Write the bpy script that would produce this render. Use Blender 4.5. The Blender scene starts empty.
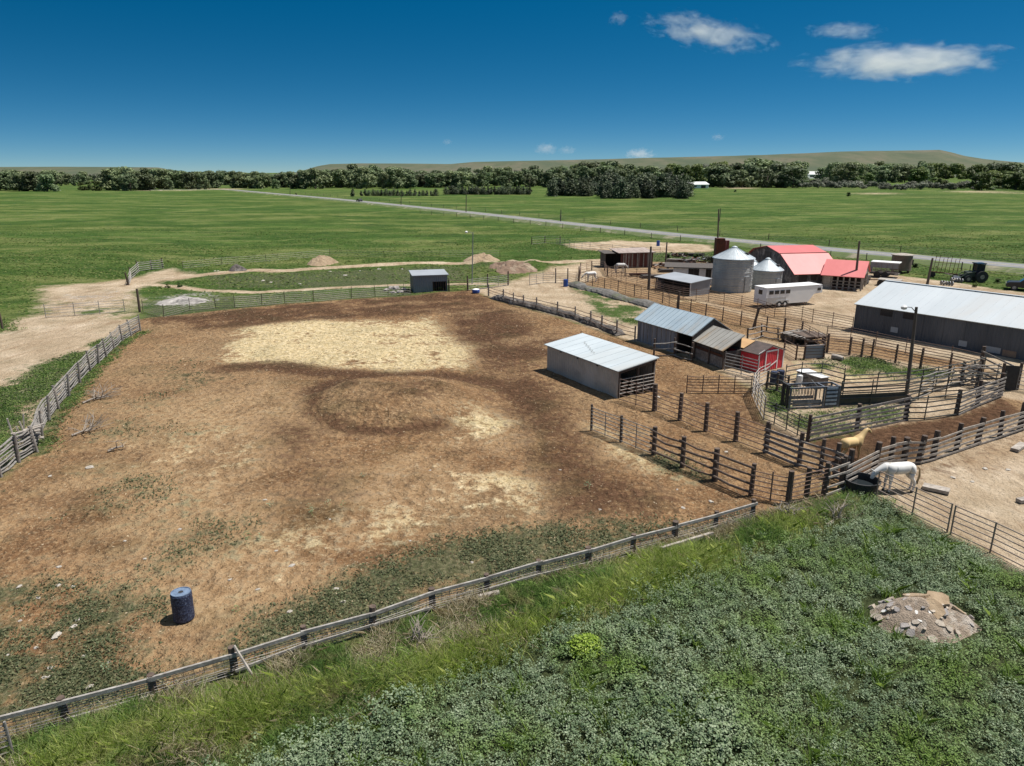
import bpy, bmesh, math, random
import numpy as np
from mathutils import Vector, Matrix, noise
R = random.Random(7)
NR = np.random.RandomState(11)
S = bpy.context.scene
COL = S.collection

# ------------------------------------------------------------------ camera
CAM_H, F = 15.0, 709.0
PITCH = math.atan2(383 - 172, F)
CP, SP = math.cos(PITCH), math.sin(PITCH)
cd = bpy.data.cameras.new('camera')
cam = bpy.data.objects.new('camera', cd)
COL.objects.link(cam)
cam.location = (0, 0, CAM_H)
cam.rotation_euler = (math.pi / 2 - PITCH, 0, 0)
cd.sensor_width = 36
cd.lens = 36 * F / 1024
cd.clip_start = 0.5
cd.clip_end = 30000
S.camera = cam
S.render.resolution_x, S.render.resolution_y = 1024, 766


def ray(px, py):
    x = (px - 512) / F
    y = (py - 383) / F
    return Vector((x, CP - SP * y, -(CP * y + SP)))


def G(px, py, z=0.0):
    """ground (or height z) point seen at a photo pixel"""
    r = ray(px, py)
    t = (z - CAM_H) / r.z
    return Vector((r.x * t, r.y * t, z))


def HT(px, pyb, pyt):
    """height of something standing at (px, pyb) whose top shows at row pyt"""
    b = G(px, pyb)
    r = ray(px, pyt)
    t = b.y / r.y
    return CAM_H + r.z * t


def AT(px, py, y):
    """point at forward distance y"""
    r = ray(px, py)
    t = y / r.y
    return Vector((r.x * t, y, CAM_H + r.z * t))


def VP(A, u, px, py):
    """point of the vertical plane through A along u that shows at the pixel -> (s, z)"""
    r = ray(px, py)
    # A.xy + s u = t r.xy
    det = u.x * (-r.y) + u.y * r.x
    s = (-A.x * (-r.y) + (-A.y) * r.x) / det
    t = (u.x * (-A.y) - u.y * (-A.x)) / det
    return s, CAM_H + t * r.z


# ------------------------------------------------------------------ meshes
class MB:
    def __init__(self):
        self.v = []
        self.f = []

    def add(self, vs, fs):
        b = len(self.v)
        self.v += [tuple(p) for p in vs]
        self.f += [tuple(i + b for i in f) for f in fs]
        return self

    def box(self, x0, x1, y0, y1, z0, z1):
        return self.add([(x0, y0, z0), (x1, y0, z0), (x1, y1, z0), (x0, y1, z0), (x0, y0, z1), (x1, y0, z1), (x1, y1, z1), (x0, y1, z1)],
                        [(0, 3, 2, 1), (4, 5, 6, 7), (0, 1, 5, 4), (1, 2, 6, 5), (2, 3, 7, 6), (3, 0, 4, 7)])

    def beam(self, p, q, w, h):
        p, q = Vector(p), Vector(q)
        d = (q - p)
        d = d.normalized()
        up = Vector((0, 0, 1)) if abs(d.z) < .95 else Vector((1, 0, 0))
        s = d.cross(up).normalized() * (w / 2)
        u = s.cross(d).normalized() * (h / 2)
        vs = [p - s - u, p + s - u, p + s + u, p - s + u, q - s - u, q + s - u, q + s + u, q - s + u]
        return self.add(vs, [(0, 1, 2, 3), (7, 6, 5, 4), (0, 4, 5, 1), (1, 5, 6, 2), (2, 6, 7, 3), (3, 7, 4, 0)])

    def tube(self, pts, r, n=8, r1=None):
        pts = [Vector(p) for p in pts]
        m = len(pts)
        if r1 is None:
            r1 = r
        vs, fs = [], []
        for i, p in enumerate(pts):
            d = (pts[min(i + 1, m - 1)] - pts[max(i - 1, 0)]).normalized()
            up = Vector((0, 0, 1)) if abs(d.z) < .95 else Vector((1, 0, 0))
            a = d.cross(up).normalized()
            b = a.cross(d)
            rr = r + (r1 - r) * i / max(1, m - 1)
            for k in range(n):
                t = 2 * math.pi * k / n
                vs.append(p + a * math.cos(t) * rr + b * math.sin(t) * rr)
        for i in range(m - 1):
            for k in range(n):
                k2 = (k + 1) % n
                fs.append((i * n + k, i * n + k2, (i + 1) * n + k2, (i + 1) * n + k))
        fs.append(tuple(range(n - 1, -1, -1)))
        fs.append(tuple((m - 1) * n + k for k in range(n)))
        return self.add(vs, fs)

    def lathe(self, prof, n=24, c=(0, 0, 0)):
        vs, fs = [], []
        for (r, z) in prof:
            for k in range(n):
                t = 2 * math.pi * k / n
                vs.append((c[0] + r * math.cos(t), c[1] + r * math.sin(t), c[2] + z))
        for i in range(len(prof) - 1):
            for k in range(n):
                k2 = (k + 1) % n
                fs.append((i * n + k, i * n + k2, (i + 1) * n + k2, (i + 1) * n + k))
        fs.append(tuple(range(n - 1, -1, -1)))
        fs.append(tuple((len(prof) - 1) * n + k for k in range(n)))
        return self.add(vs, fs)

    def prism(self, poly, off):
        """closed planar polygon extruded by a vector"""
        o = Vector(off)
        n = len(poly)
        vs = [Vector(p) for p in poly] + [Vector(p) + o for p in poly]
        fs = [tuple(range(n - 1, -1, -1)), tuple(range(n, 2 * n))]
        fs += [(i, (i + 1) % n, n + (i + 1) % n, n + i) for i in range(n)]
        return self.add(vs, fs)

    def build(self, name, mat, parent=None, smooth=False, loc=None, rz=0.0):
        me = bpy.data.meshes.new(name)
        me.from_pydata(self.v, [], self.f)
        bm = bmesh.new()
        bm.from_mesh(me)
        bmesh.ops.recalc_face_normals(bm, faces=bm.faces)
        bm.to_mesh(me)
        bm.free()
        if smooth:
            me.polygons.foreach_set('use_smooth', [True] * len(me.polygons))
        me.materials.append(mat)
        o = bpy.data.objects.new(name, me)
        COL.objects.link(o)
        if parent:
            o.parent = parent
        if loc is not None:
            o.location = loc
        o.rotation_euler.z = rz
        return o


def np_mesh(name, verts, nper, mat, parent=None, attrs=None, smooth=False):
    """verts (n*nper,3): n loose polygons of nper corners"""
    verts = np.asarray(verts, dtype=np.float32).reshape(-1, 3)
    n = len(verts) // nper
    me = bpy.data.meshes.new(name)
    me.vertices.add(len(verts))
    me.vertices.foreach_set('co', verts.ravel())
    me.loops.add(len(verts))
    me.loops.foreach_set('vertex_index', np.arange(len(verts), dtype=np.int32))
    me.polygons.add(n)
    me.polygons.foreach_set('loop_start', np.arange(0, len(verts), nper, dtype=np.int32))
    me.update(calc_edges=True)
    for k, a in (attrs or {}).items():
        at = me.attributes.new(k, 'FLOAT', 'POINT')
        at.data.foreach_set('value', np.repeat(np.asarray(a, dtype=np.float32), nper) if len(a) == n else np.asarray(a, dtype=np.float32))
    me.materials.append(mat)
    o = bpy.data.objects.new(name, me)
    COL.objects.link(o)
    if parent:
        o.parent = parent
    return o


def tag(o, label=None, cat=None, group=None, kind=None):
    if label:
        o['label'] = label
    if cat:
        o['category'] = cat
    if group:
        o['group'] = group
    if kind:
        o['kind'] = kind
    return o


def thing(name, label, cat, loc=(0, 0, 0), rz=0.0, group=None):
    o = bpy.data.objects.new(name, None)
    COL.objects.link(o)
    o.empty_display_size = .2
    o.location = loc
    o.rotation_euler.z = rz
    return tag(o, label, cat, group)


def dup(root, loc, rz=0.0, label=None, scale=None):
    r = root.copy()
    COL.objects.link(r)
    r.location = loc
    r.rotation_euler.z = rz
    if scale:
        r.scale = scale
    if label:
        r['label'] = label
    for ch in list(root.children):
        c = ch.copy()
        COL.objects.link(c)
        c.parent = r
        for g in list(ch.children):
            d = g.copy()
            COL.objects.link(d)
            d.parent = c
    return r


# ------------------------------------------------------------------ materials
def nodes_of(name):
    m = bpy.data.materials.new(name)
    m.use_nodes = True
    nt = m.node_tree
    return m, nt, nt.nodes['Principled BSDF']


def L(nt, a, b):
    nt.links.new(a, b)


def nd(nt, t, **kw):
    n = nt.nodes.new(t)
    for k, v in kw.items():
        if k in n.inputs:
            n.inputs[k].default_value = v
        else:
            setattr(n, k, v)
    return n


def ramp(nt, fac, stops):
    r = nt.nodes.new('ShaderNodeValToRGB')
    cr = r.color_ramp
    while len(cr.elements) < len(stops):
        cr.elements.new(.5)
    for e, (p, c) in zip(cr.elements, stops):
        e.position = p
        e.color = c if len(c) == 4 else (*c, 1)
    L(nt, fac, r.inputs[0])
    return r.outputs[0]


def mixc(nt, fac, a, b):
    m = nt.nodes.new('ShaderNodeMix')
    m.data_type = 'RGBA'
    for sock, val in ((m.inputs[0], fac), (m.inputs[6], a), (m.inputs[7], b)):
        if hasattr(val, 'links'):
            L(nt, val, sock)
        elif isinstance(val, (int, float)):
            sock.default_value = val
        else:
            sock.default_value = (*val, 1)
    return m.outputs[2]


def math_(nt, op, a, b=None, clamp=False):
    m = nt.nodes.new('ShaderNodeMath')
    m.operation = op
    m.use_clamp = clamp
    for i, v in enumerate((a, b)):
        if v is None:
            continue
        if hasattr(v, 'links'):
            L(nt, v, m.inputs[i])
        else:
            m.inputs[i].default_value = v
    return m.outputs[0]


def noise_n(nt, vec, scale, detail=4, rough=.6, dist=0.0):
    n = nt.nodes.new('ShaderNodeTexNoise')
    n.inputs['Scale'].default_value = scale
    n.inputs['Detail'].default_value = detail
    n.inputs['Roughness'].default_value = rough
    n.inputs['Distortion'].default_value = dist
    L(nt, vec, n.inputs['Vector'])
    return n.outputs['Fac']


def coords(nt, scale=(1, 1, 1), src='Object'):
    if src == 'Position':
        o = nt.nodes.new('ShaderNodeNewGeometry').outputs['Position']
    else:
        o = nt.nodes.new('ShaderNodeTexCoord').outputs[src]
    m = nt.nodes.new('ShaderNodeMapping')
    m.inputs['Scale'].default_value = scale
    L(nt, o, m.inputs['Vector'])
    return m.outputs['Vector']


def bump(nt, b, height, strength=.4, dist=.02):
    n = nt.nodes.new('ShaderNodeBump')
    n.inputs['Strength'].default_value = strength
    n.inputs['Distance'].default_value = dist
    L(nt, height, n.inputs['Height'])
    L(nt, n.outputs[0], b.inputs['Normal'])


def mat(name, c1, c2=None, scale=3.0, rough=.85, metal=0.0, bstr=.3, bdist=.01, stretch=(1, 1, 1), c3=None, ribs=None, spot=(.35, .65)):
    """two or three tones mottled by noise; ribs=(axis, pitch) adds corrugation"""
    m, nt, b = nodes_of(name)
    c2 = c2 or tuple(x * .75 for x in c1)
    vec = coords(nt, stretch)
    f = noise_n(nt, vec, scale, 6, .65)
    col = ramp(nt, f, [(spot[0], c1), (spot[1], c2)])
    if c3:
        f2 = noise_n(nt, coords(nt, stretch), scale * .37, 5, .7, .3)
        col = mixc(nt, ramp(nt, f2, [(.52, (0, 0, 0)), (.66, (1, 1, 1))]), col, c3)
    # each object a touch different
    L(nt, col, b.inputs['Base Color'])
    b.inputs['Roughness'].default_value = rough
    b.inputs['Metallic'].default_value = metal
    h = noise_n(nt, vec, scale * 6, 3, .6)
    if ribs:
        w = nt.nodes.new('ShaderNodeTexWave')
        w.wave_type = 'BANDS'
        w.bands_direction = ribs[0]
        w.inputs['Scale'].default_value = .314 / ribs[1]
        L(nt, coords(nt), w.inputs['Vector'])
        h = math_(nt, 'ADD', w.outputs['Fac'], math_(nt, 'MULTIPLY', h, .25))
        bdist = ribs[1] * .22
        bstr = max(bstr, .6)
    bump(nt, b, h, bstr, bdist)
    return m


M = {}
M['pipe'] = mat('rusty_pipe', (.115, .082, .066), (.19, .115, .08), 4, .7)
M['pipe_green'] = mat('dark_green_pipe', (.035, .05, .045), (.07, .06, .05), 4, .6)
M['pipe_tan'] = mat('pale_brown_pipe', (.30, .25, .21), (.22, .15, .11), 4, .6)  # lighter brown pipe for the gates by the horse yard
M['pipe_silver'] = mat('galvanised_pipe', (.33, .33, .33), (.2, .18, .16), 3, .5, .3)
M['pipe_pale'] = mat('worn_pale_pipe', (.42, .40, .37), (.2, .16, .13), 4, .6)
M['darkwood'] = mat('tarred_post_wood', (.055, .038, .030), (.13, .092, .068), 3, .9, bstr=.5, stretch=(1, 1, .2))
M['graywood'] = mat('weathered_plank', (.26, .235, .21), (.13, .11, .095), 5, .9, bstr=.5, c3=(.32, .30, .28))
M['palewood'] = mat('bleached_plank', (.40, .36, .315), (.22, .19, .16), 4, .9, bstr=.5)
M['polewood'] = mat('grey_pole_wood', (.36, .34, .31), (.19, .17, .15), 5, .9, bstr=.5)
M['rail'] = mat('old_rail_wood', (.27, .255, .235), (.14, .125, .11), 4, .9, bstr=.5)
M['wire'] = mat('rusty_wire', (.30, .28, .26), (.2, .18, .16), 8, .6, .4)
M['black'] = mat('black_rubber', (.018, .018, .02), (.035, .035, .035), 5, .7)
M['glass'] = mat('dark_glass', (.02, .024, .028), (.03, .03, .035), 2, .12, bstr=0)
M['white'] = mat('white_paint', (.78, .78, .77), (.66, .65, .63), 2, .45, bstr=.05)
M['steel'] = mat('grey_steel', (.30, .31, .33), (.2, .21, .22), 3, .45, .4)
M['chute'] = mat('worn_grey_chute_paint', (.17, .19, .22), (.07, .08, .10), 3, .55, .2, c3=(.26, .28, .31))
M['chute_blue'] = mat('pale_blue_steel_slats', (.44, .52, .62), (.32, .38, .46), 3, .5, .2)
M['rust'] = mat('deep_rust', (.10, .035, .015), (.05, .022, .014), 2, .9, bstr=.5)
M['tarp'] = mat('grey_block', (.30, .30, .30), (.2, .2, .2), 3, .9)
# ------------------------------------------------------------------ ground sheet
def axis(lo, hi, step, far, nfar, lo_far=None):
    a = list(np.arange(lo, hi + 1e-6, step))
    g = np.geomspace(1, far / max(step, 1), nfar)
    up = [hi + step + (far - hi) * ((k + 1) / nfar) ** 3 for k in range(nfar)]
    dn = [lo - step - ((lo_far or far) + lo) * ((k + 1) / nfar) ** 3 for k in range(nfar)]
    return np.array(dn[::-1] + a + up)


xs = axis(-66, 100, .55, 12000, 46)
ys1 = np.arange(-2, 44, .3)
ys2 = np.arange(44, 135, .6)
ys3 = np.arange(135, 330, 3.0)
ys4 = 330 + (14000 - 330) * (np.arange(1, 50) / 49.) ** 3
ys0 = -2 - 400 * (np.arange(1, 12) / 11.) ** 2
ys = np.concatenate([ys0[::-1], ys1, ys2, ys3, ys4])
X, Y = np.meshgrid(xs, ys)
SH = X.shape
X, Y = X.ravel(), Y.ravel()


def W(pts):
    return np.array([[p.x, p.y] for p in (G(*q) for q in pts)])


def seg_dist(P, closed):
    d = np.full(X.shape, 1e9)
    n = len(P)
    for i in range(n if closed else n - 1):
        a, b = P[i], P[(i + 1) % n]
        e = b - a
        t = np.clip(((X - a[0]) * e[0] + (Y - a[1]) * e[1]) / max(1e-9, e @ e), 0, 1)
        d = np.minimum(d, np.hypot(X - a[0] - t * e[0], Y - a[1] - t * e[1]))
    return d


def inside(P):
    r = np.zeros(X.shape, bool)
    n = len(P)
    for i in range(n):
        a, b = P[i], P[(i + 1) % n]
        if a[1] == b[1]:
            continue
        c = (a[1] > Y) != (b[1] > Y)
        r ^= c & (X < (b[0] - a[0]) * (Y - a[1]) / (b[1] - a[1]) + a[0])
    return r


def sstep(v):
    v = np.clip(v, 0, 1)
    return v * v * (3 - 2 * v)


def poly(pts, soft=1.0, hard=False):
    soft = soft if hard else soft * 1.9
    P = W(pts)
    d = seg_dist(P, True)
    return sstep(.5 + np.where(inside(P), d, -d) / (2 * soft))


def line(pts, width, soft=.6):
    soft = soft * 1.5
    d = seg_dist(W(pts), False)
    return sstep((width / 2 + soft - d) / (2 * soft))


def disc(cx, cy, rx, ry, soft=.6):
    """ellipse seen round (cx,cy) with pixel radii"""
    return poly([(cx + rx * math.cos(a), cy + ry * math.sin(a)) for a in np.linspace(0, 2 * math.pi, 22)[:-1]], soft)


# value noise for breaking patches up
def vnoise(scale, seed, octv=3):
    r = np.random.RandomState(seed)
    out = np.zeros(X.shape)
    amp, tot = 1., 0.
    for o in range(octv):
        T = r.rand(256, 256)
        u, v = X * scale * 2 ** o, Y * scale * 2 ** o
        i, j = np.floor(u).astype(int), np.floor(v).astype(int)
        fu, fv = u - i, v - j
        fu, fv = fu * fu * (3 - 2 * fu), fv * fv * (3 - 2 * fv)
        i0, j0, i1, j1 = i % 256, j % 256, (i + 1) % 256, (j + 1) % 256
        out += amp * ((T[i0, j0] * (1 - fu) + T[i1, j0] * fu) * (1 - fv) + (T[i0, j1] * (1 - fu) + T[i1, j1] * fu) * fv)
        tot += amp
        amp *= .55
    return out / tot


ARENA = [(140, 319), (300, 302), (420, 295), (470, 290), (490, 298), (560, 318), (636, 343), (700, 362), (757, 392), (764, 420),
         (845, 475), (845, 489), (790, 504), (756, 519), (634, 555), (489, 594), (306, 653), (155, 702), (0, 747), (-120, 780), (-120, 480), (0, 479),
         (36, 450), (68, 396), (106, 356)]
YARD = [(470, 291), (508, 283), (556, 269), (606, 261), (640, 262), (700, 262), (760, 262), (880, 273), (950, 282), (1100, 304), (1160, 600), (1024, 572),
        (948, 534), (876, 498), (845, 490), (764, 452), (757, 392), (700, 362), (636, 343), (560, 318)]
LEFTYARD = [(-90, 350), (-30, 325), (45, 316), (140, 319), (106, 357), (68, 397), (36, 450), (0, 478), (-90, 520)]
CROP = [(150, 800), (230, 780), (300, 748), (360, 715), (430, 687), (512, 646), (564, 632), (626, 606), (672, 582), (755, 552), (830, 530), (866, 503),
        (882, 508), (948, 544), (1030, 585), (1200, 655), (1400, 1100), (100, 1100)]
VERGE = [(-140, 790), (0, 748), (155, 703), (306, 654), (489, 595), (634, 557), (756, 520), (800, 509), (840, 499), (878, 503), (885, 504), (866, 506), (830, 535),
         (755, 556), (672, 586), (564, 636), (430, 691), (300, 754), (230, 790), (-100, 1000)]

A = {}
n1 = vnoise(.22, 1)
n2 = vnoise(.6, 2)
n3 = vnoise(.07, 3)
A['arena'] = poly(ARENA, 1.1, True)
yard = poly(YARD, .8)
lefty = poly(LEFTYARD, .9)
dirt = np.maximum.reduce([
    yard, lefty * np.clip(.75 + n1 * .6, 0, 1),
    poly([(-20, 326), (36, 314), (44, 286), (128, 280), (140, 300), (138, 318), (60, 324)], 1.5) * np.clip(.45 + n2 * .75, 0, 1),
    poly([(38, 288), (128, 279), (170, 268), (205, 276), (150, 284), (120, 300), (40, 303)], 1.5) * .9,
    line([(120, 284), (166, 279), (203, 275), (253, 270), (280, 271), (363, 265.5), (413, 262.8), (446, 263.3), (510, 264), (560, 262), (606, 260)], 3.6, .9),
    line([(150, 284), (208, 290.5), (253, 292.5), (290, 290.5), (351, 286.8), (388, 285.2), (448, 284), (508, 284)], 1.9, .7),
    poly([(504, 288), (508, 282), (540, 272), (560, 266), (600, 260), (620, 262), (560, 285), (540, 296)], 1.2),
    poly([(563, 244), (620, 240.5), (712, 245), (712, 252), (640, 253), (580, 250)], 1.5),
    line([(190, 190), (212, 189), (228, 188.4)], 20, 6),
    line([(705, 189.5), (730, 188.5), (748, 187)], 14, 5) * .8,
    poly([(900, 190), (990, 191), (1024, 193), (1024, 196), (985, 194)], 6) * .6,
    poly([(850, 192), (890, 191.5), (890, 194), (850, 194.5)], 4) * .6])
# old pens keep a greener strip between the tracks
A['dirt'] = dirt
# brown trampled manure-rich soil
A['brown'] = np.maximum.reduce([
    A['arena'],
    poly([(560, 318), (636, 343), (700, 362), (757, 392), (764, 420), (845, 470), (830, 499), (790, 504), (600, 420)], .8),
    poly([(583, 284), (600, 276), (660, 287), (700, 302), (765, 322), (840, 338), (980, 366), (1010, 380), (975, 372), (830, 352), (760, 340), (690, 320), (625, 300)], 1.) * .95,
    poly([(592, 266), (650, 270), (650, 288), (600, 280)], 1.) * .6,
    poly([(612, 262), (720, 258), (760, 296), (800, 312), (850, 332), (790, 330), (700, 303), (640, 296)], 1.5) * np.clip(.35 + n1 * .7, 0, 1) * .8,
    poly([(770, 345), (830, 345), (850, 352), (800, 356), (790, 400), (765, 420), (755, 385)], 1.) * .45,
    poly([(808, 442), (907, 422), (958, 416), (1002, 398), (1030, 402), (1024, 416), (905, 466), (846, 488), (815, 472)], .6),
    poly([(935, 462), (1040, 425), (1060, 450), (985, 470)], 1.) * .55,
    poly([(-10, 345), (60, 325), (100, 335), (60, 380)], 1.5) * .35])
def zp(*pts):
    """outline read off an enlarged view of the arena"""
    return [(80 + a / 1.7655, 290 + b / 1.7655) for a, b in pts]


A['tan'] = np.maximum.reduce([
    poly(zp((60, 250), (180, 180), (380, 170), (420, 260), (360, 330), (440, 480), (330, 583), (60, 583), (-60, 480)), 3) * np.clip(.15 + n1 * 1.3, 0, 1),
    poly(zp((360, 330), (520, 300), (700, 320), (800, 330), (790, 390), (640, 430), (480, 440), (380, 460)), 3) * np.clip(.1 + n1 * 1.1, 0, 1),
    poly(zp((700, 230), (780, 240), (760, 290), (660, 280)), 1.5) * .8,
    poly([(120, 632), (180, 588), (300, 560), (260, 622), (200, 652)], 1.5) * .9,
    poly(zp((880, 250), (960, 260), (1040, 330), (1024, 345), (900, 300)), 1) * .8])
A['straw'] = np.maximum.reduce([
    poly([(220, 361), (246, 326), (323, 315.5), (397, 323), (431, 318), (444, 332), (478, 347), (473, 368), (397, 375), (306, 365), (250, 367)], 1.3) * np.clip(.75 + (n2 - .5) * 1.4, 0, 1),
    poly([(222, 361), (250, 328), (330, 318), (392, 326), (372, 352), (300, 366), (250, 366)], 1.5) * np.clip(.95 + (n2 - .5) * 1.2, 0, 1),
    poly(zp((640, 235), (700, 215), (790, 225), (770, 265), (690, 262)), 1.2) * np.clip(n2 * 1.5, 0, 1),
    poly(zp((670, 340), (740, 315), (820, 340), (790, 385), (690, 388)), 1.6) * np.clip(n2 * 1.5, 0, 1),
    poly(zp((480, 390), (600, 350), (640, 400), (520, 460), (360, 480), (330, 440)), 2.) * np.clip(n2 * 1.5 - .25, 0, 1) * .8,
    poly(zp((180, 260), (300, 230), (330, 300), (200, 350)), 2.) * np.clip(n2 * 1.5 - .3, 0, 1) * .7,
    poly([(588, 424), (600, 428), (650, 456), (690, 480), (660, 478), (610, 452)], .9) * .8,
    poly([(790, 362), (862, 360), (945, 378), (925, 384), (840, 382), (785, 376)], .8) * np.clip(n2 * 2 - .3, 0, 1) * .9,
    poly([(655, 300), (700, 303), (760, 318), (740, 312), (690, 300)], .6) * .5])
A['dark'] = np.maximum.reduce([
    line(zp((260, 138), (340, 132), (420, 146), (520, 152), (620, 154), (720, 160), (780, 185), (810, 215)), 2.8, 1.1),
    line(zp((455, 172), (415, 190), (412, 220), (470, 245), (560, 250), (640, 240)), 1.3, .9) * .95,
    line(zp((420, 180), (450, 164), (540, 152), (640, 152), (710, 168)), 2.6, 1.1),
    poly(zp((700, 110), (800, 120), (880, 230), (900, 300), (1024, 370), (900, 400), (800, 320), (760, 240), (730, 180)), 2.) * np.clip(.85 + (n1 - .45) * 2.2, 0, 1),
    poly(zp((690, 8), (760, 30), (860, 90), (815, 140), (820, 190), (720, 150), (640, 60)), 1.6) * np.clip(.75 + (n1 - .45) * 2.2, 0, 1),
    poly([(140, 320), (300, 303), (470, 291), (490, 299), (470, 312), (300, 322), (200, 330)], 1.2) * np.clip(.8 + (n2 - .5) * 1.6, 0, 1),
    poly(zp((320, 230), (430, 240), (470, 330), (440, 420), (360, 400), (350, 300)), 2.) * np.clip(.55 + (n1 - .45) * 2.2, 0, 1) * .8,
    poly(zp((160, 130), (260, 130), (300, 200), (190, 180)), 2.) * np.clip(.3 + (n1 - .45) * 2.2, 0, 1) * .5,
    poly(zp((800, 330), (1040, 380), (1010, 405), (840, 405)), 1.5) * np.clip(.7 + (n1 - .45) * 2.2, 0, 1) * .85,
    disc(398, 401, 74, 22, 1.3) * np.clip(.25 + (n2 - .5) * 1.4, 0, 1),
    poly([(808, 442), (907, 422), (958, 416), (1000, 398), (1024, 412), (905, 460), (846, 486)], .6) * 1.1,
    poly([(686, 392), (750, 393), (762, 418), (764, 440), (720, 425), (680, 405)], .8) * .5,
    line([(590.5, 431), (652, 456), (680, 468), (713, 482), (749, 497)], .9, .5) * .6,
    line([(876, 478), (1024, 425)], 2.6, 1.0) * .35])
A['weed'] = np.maximum.reduce([
    poly([(-120, 600), (60, 585), (165, 598), (125, 640), (165, 680), (155, 702), (0, 747), (-120, 780)], 1.2) * np.clip(n2 * 1.6 + .1, 0, 1),
    poly([(225, 650), (262, 615), (380, 560), (470, 535), (600, 520), (690, 525), (640, 553), (489, 594), (306, 653), (230, 676)], .8) * np.clip(n2 * 1.4 + .25, 0, 1),
    line([(156, 702), (306, 653), (489, 594), (634, 555), (756, 519)], 1.6, .6) * .7,
    poly([(-60, 500), (30, 480), (120, 420), (180, 440), (150, 520), (60, 560), (-60, 590)], 3.) * np.clip(n1 * 2.2 - .75, 0, 1) * .8,
    poly([(180, 500), (250, 520), (200, 570), (140, 580)], 2.) * np.clip(n1 * 2.2 - .8, 0, 1) * .7,
    poly([(90, 395), (200, 350), (240, 360), (160, 410)], 2.) * np.clip(n1 * 2.2 - .9, 0, 1) * .6,
    poly([(648, 455), (690, 462), (700, 480), (660, 474)], .6) * .8,
    line([(140, 333), (122, 342), (106, 358), (91, 371), (70, 398), (50, 422), (39, 452)], .9, .5) * .8,
    poly([(10, 382), (50, 360), (70, 372), (50, 400), (20, 425), (-40, 445), (-40, 400)], .8) * np.clip(n2 * 1.6 + .1, 0, 1),
    poly([(50, 362), (70, 353), (98, 352), (80, 370), (60, 376)], .5),
    poly([(85, 345), (105, 338), (120, 340), (104, 350)], .5) * .8,
    poly([(800, 360), (862, 357), (945, 374), (915, 384), (845, 368)], .8) * np.clip(n2 * 1.8 - .1, 0, 1),
    poly([(765, 388), (786, 388), (784, 412), (770, 412)], .4),
    poly([(770, 418), (800, 412), (840, 410), (905, 406), (905, 420), (812, 441)], .5) * np.clip(n2 * 1.4, 0, 1) * .8,
    poly([(575, 288), (592, 290), (628, 304), (660, 316), (640, 326), (600, 315)], .8) * np.clip(n2 * 2. - .35, 0, 1),
    poly([(205, 276), (280, 273), (446, 266), (470, 268), (470, 281), (300, 288), (215, 288)], 1.) * .75,
    poly([(150, 300), (210, 296), (290, 294), (410, 288), (420, 295), (300, 302), (140, 319)], .8) * .75,
    poly([(430, 266), (530, 262), (540, 272), (505, 282), (470, 282)], 1.) * .4,
    poly([(600, 252), (712, 253), (716, 262), (640, 262)], 1.) * .6,
    poly([(905, 272), (1030, 288), (1030, 282), (940, 268), (905, 264)], 1.) * .9,
    poly([(240, 668), (870, 512), (850, 492), (640, 556), (300, 656)], .6) * .3])
A['lush'] = np.maximum.reduce([
    poly([(10, 382), (50, 360), (70, 372), (50, 400), (20, 425), (-40, 445), (-60, 420), (-40, 400)], 1.) * np.clip(n2 * 1.8 - .05, 0, 1),
    poly([(50, 366), (66, 354), (84, 353), (80, 364), (62, 374)], .7),
    poly([(-60, 440), (10, 425), (34, 440), (20, 458), (-60, 490)], 1.) * np.clip(n2 * 1.8, 0, 1),
    poly([(85, 345), (105, 338), (118, 338), (104, 350)], .6),
    line([(140, 333), (122, 342), (106, 358), (91, 371), (70, 398), (50, 422), (40, 452)], 1.0, .5) * np.clip(n2 * 1.8, 0, 1),
    poly([(800, 360), (862, 357), (950, 374), (915, 385), (845, 376), (800, 372)], .9) * np.clip(n2 * 2.0 - .45, 0, 1),
    poly([(764, 388), (788, 388), (786, 412), (769, 412)], .5),
    poly([(770, 418), (800, 412), (840, 410), (905, 406), (905, 420), (812, 441)], .6) * np.clip(n2 * 1.5, 0, 1) * .8,
    poly([(575, 288), (592, 290), (628, 304), (660, 316), (640, 326), (600, 315)], .9) * np.clip(n2 * 2. - .3, 0, 1),
    poly([(905, 272), (1030, 288), (1030, 282), (940, 268), (905, 264)], 1.) * .9,
    poly([(70, 314), (95, 306), (130, 303), (138, 312), (100, 318)], 1.) * np.clip(n2 * 2. - .5, 0, 1),
    poly([(-20, 322), (12, 318), (14, 330), (-20, 336)], 1.) * np.clip(n2 * 2. - .2, 0, 1)])
A['ash'] = np.maximum.reduce([
    poly([(152, 306), (160, 296), (205, 293), (222, 300), (190, 306)], .8) * np.clip(n2 * 1.4 - .1, 0, 1) * .8,
    poly([(45, 310), (70, 296), (118, 290), (122, 300), (80, 306)], 1.5) * np.clip(n2 * 1.6 - .3, 0, 1) * .5])
A['crop'] = np.clip(poly(CROP, 1.3, True) * 1.3 + (n2 - .55) * .9 * (poly(CROP, 1.6, True) < .98), 0, 1)
A['verge'] = poly(VERGE, .5, True) * (1 - A['crop'])
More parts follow.
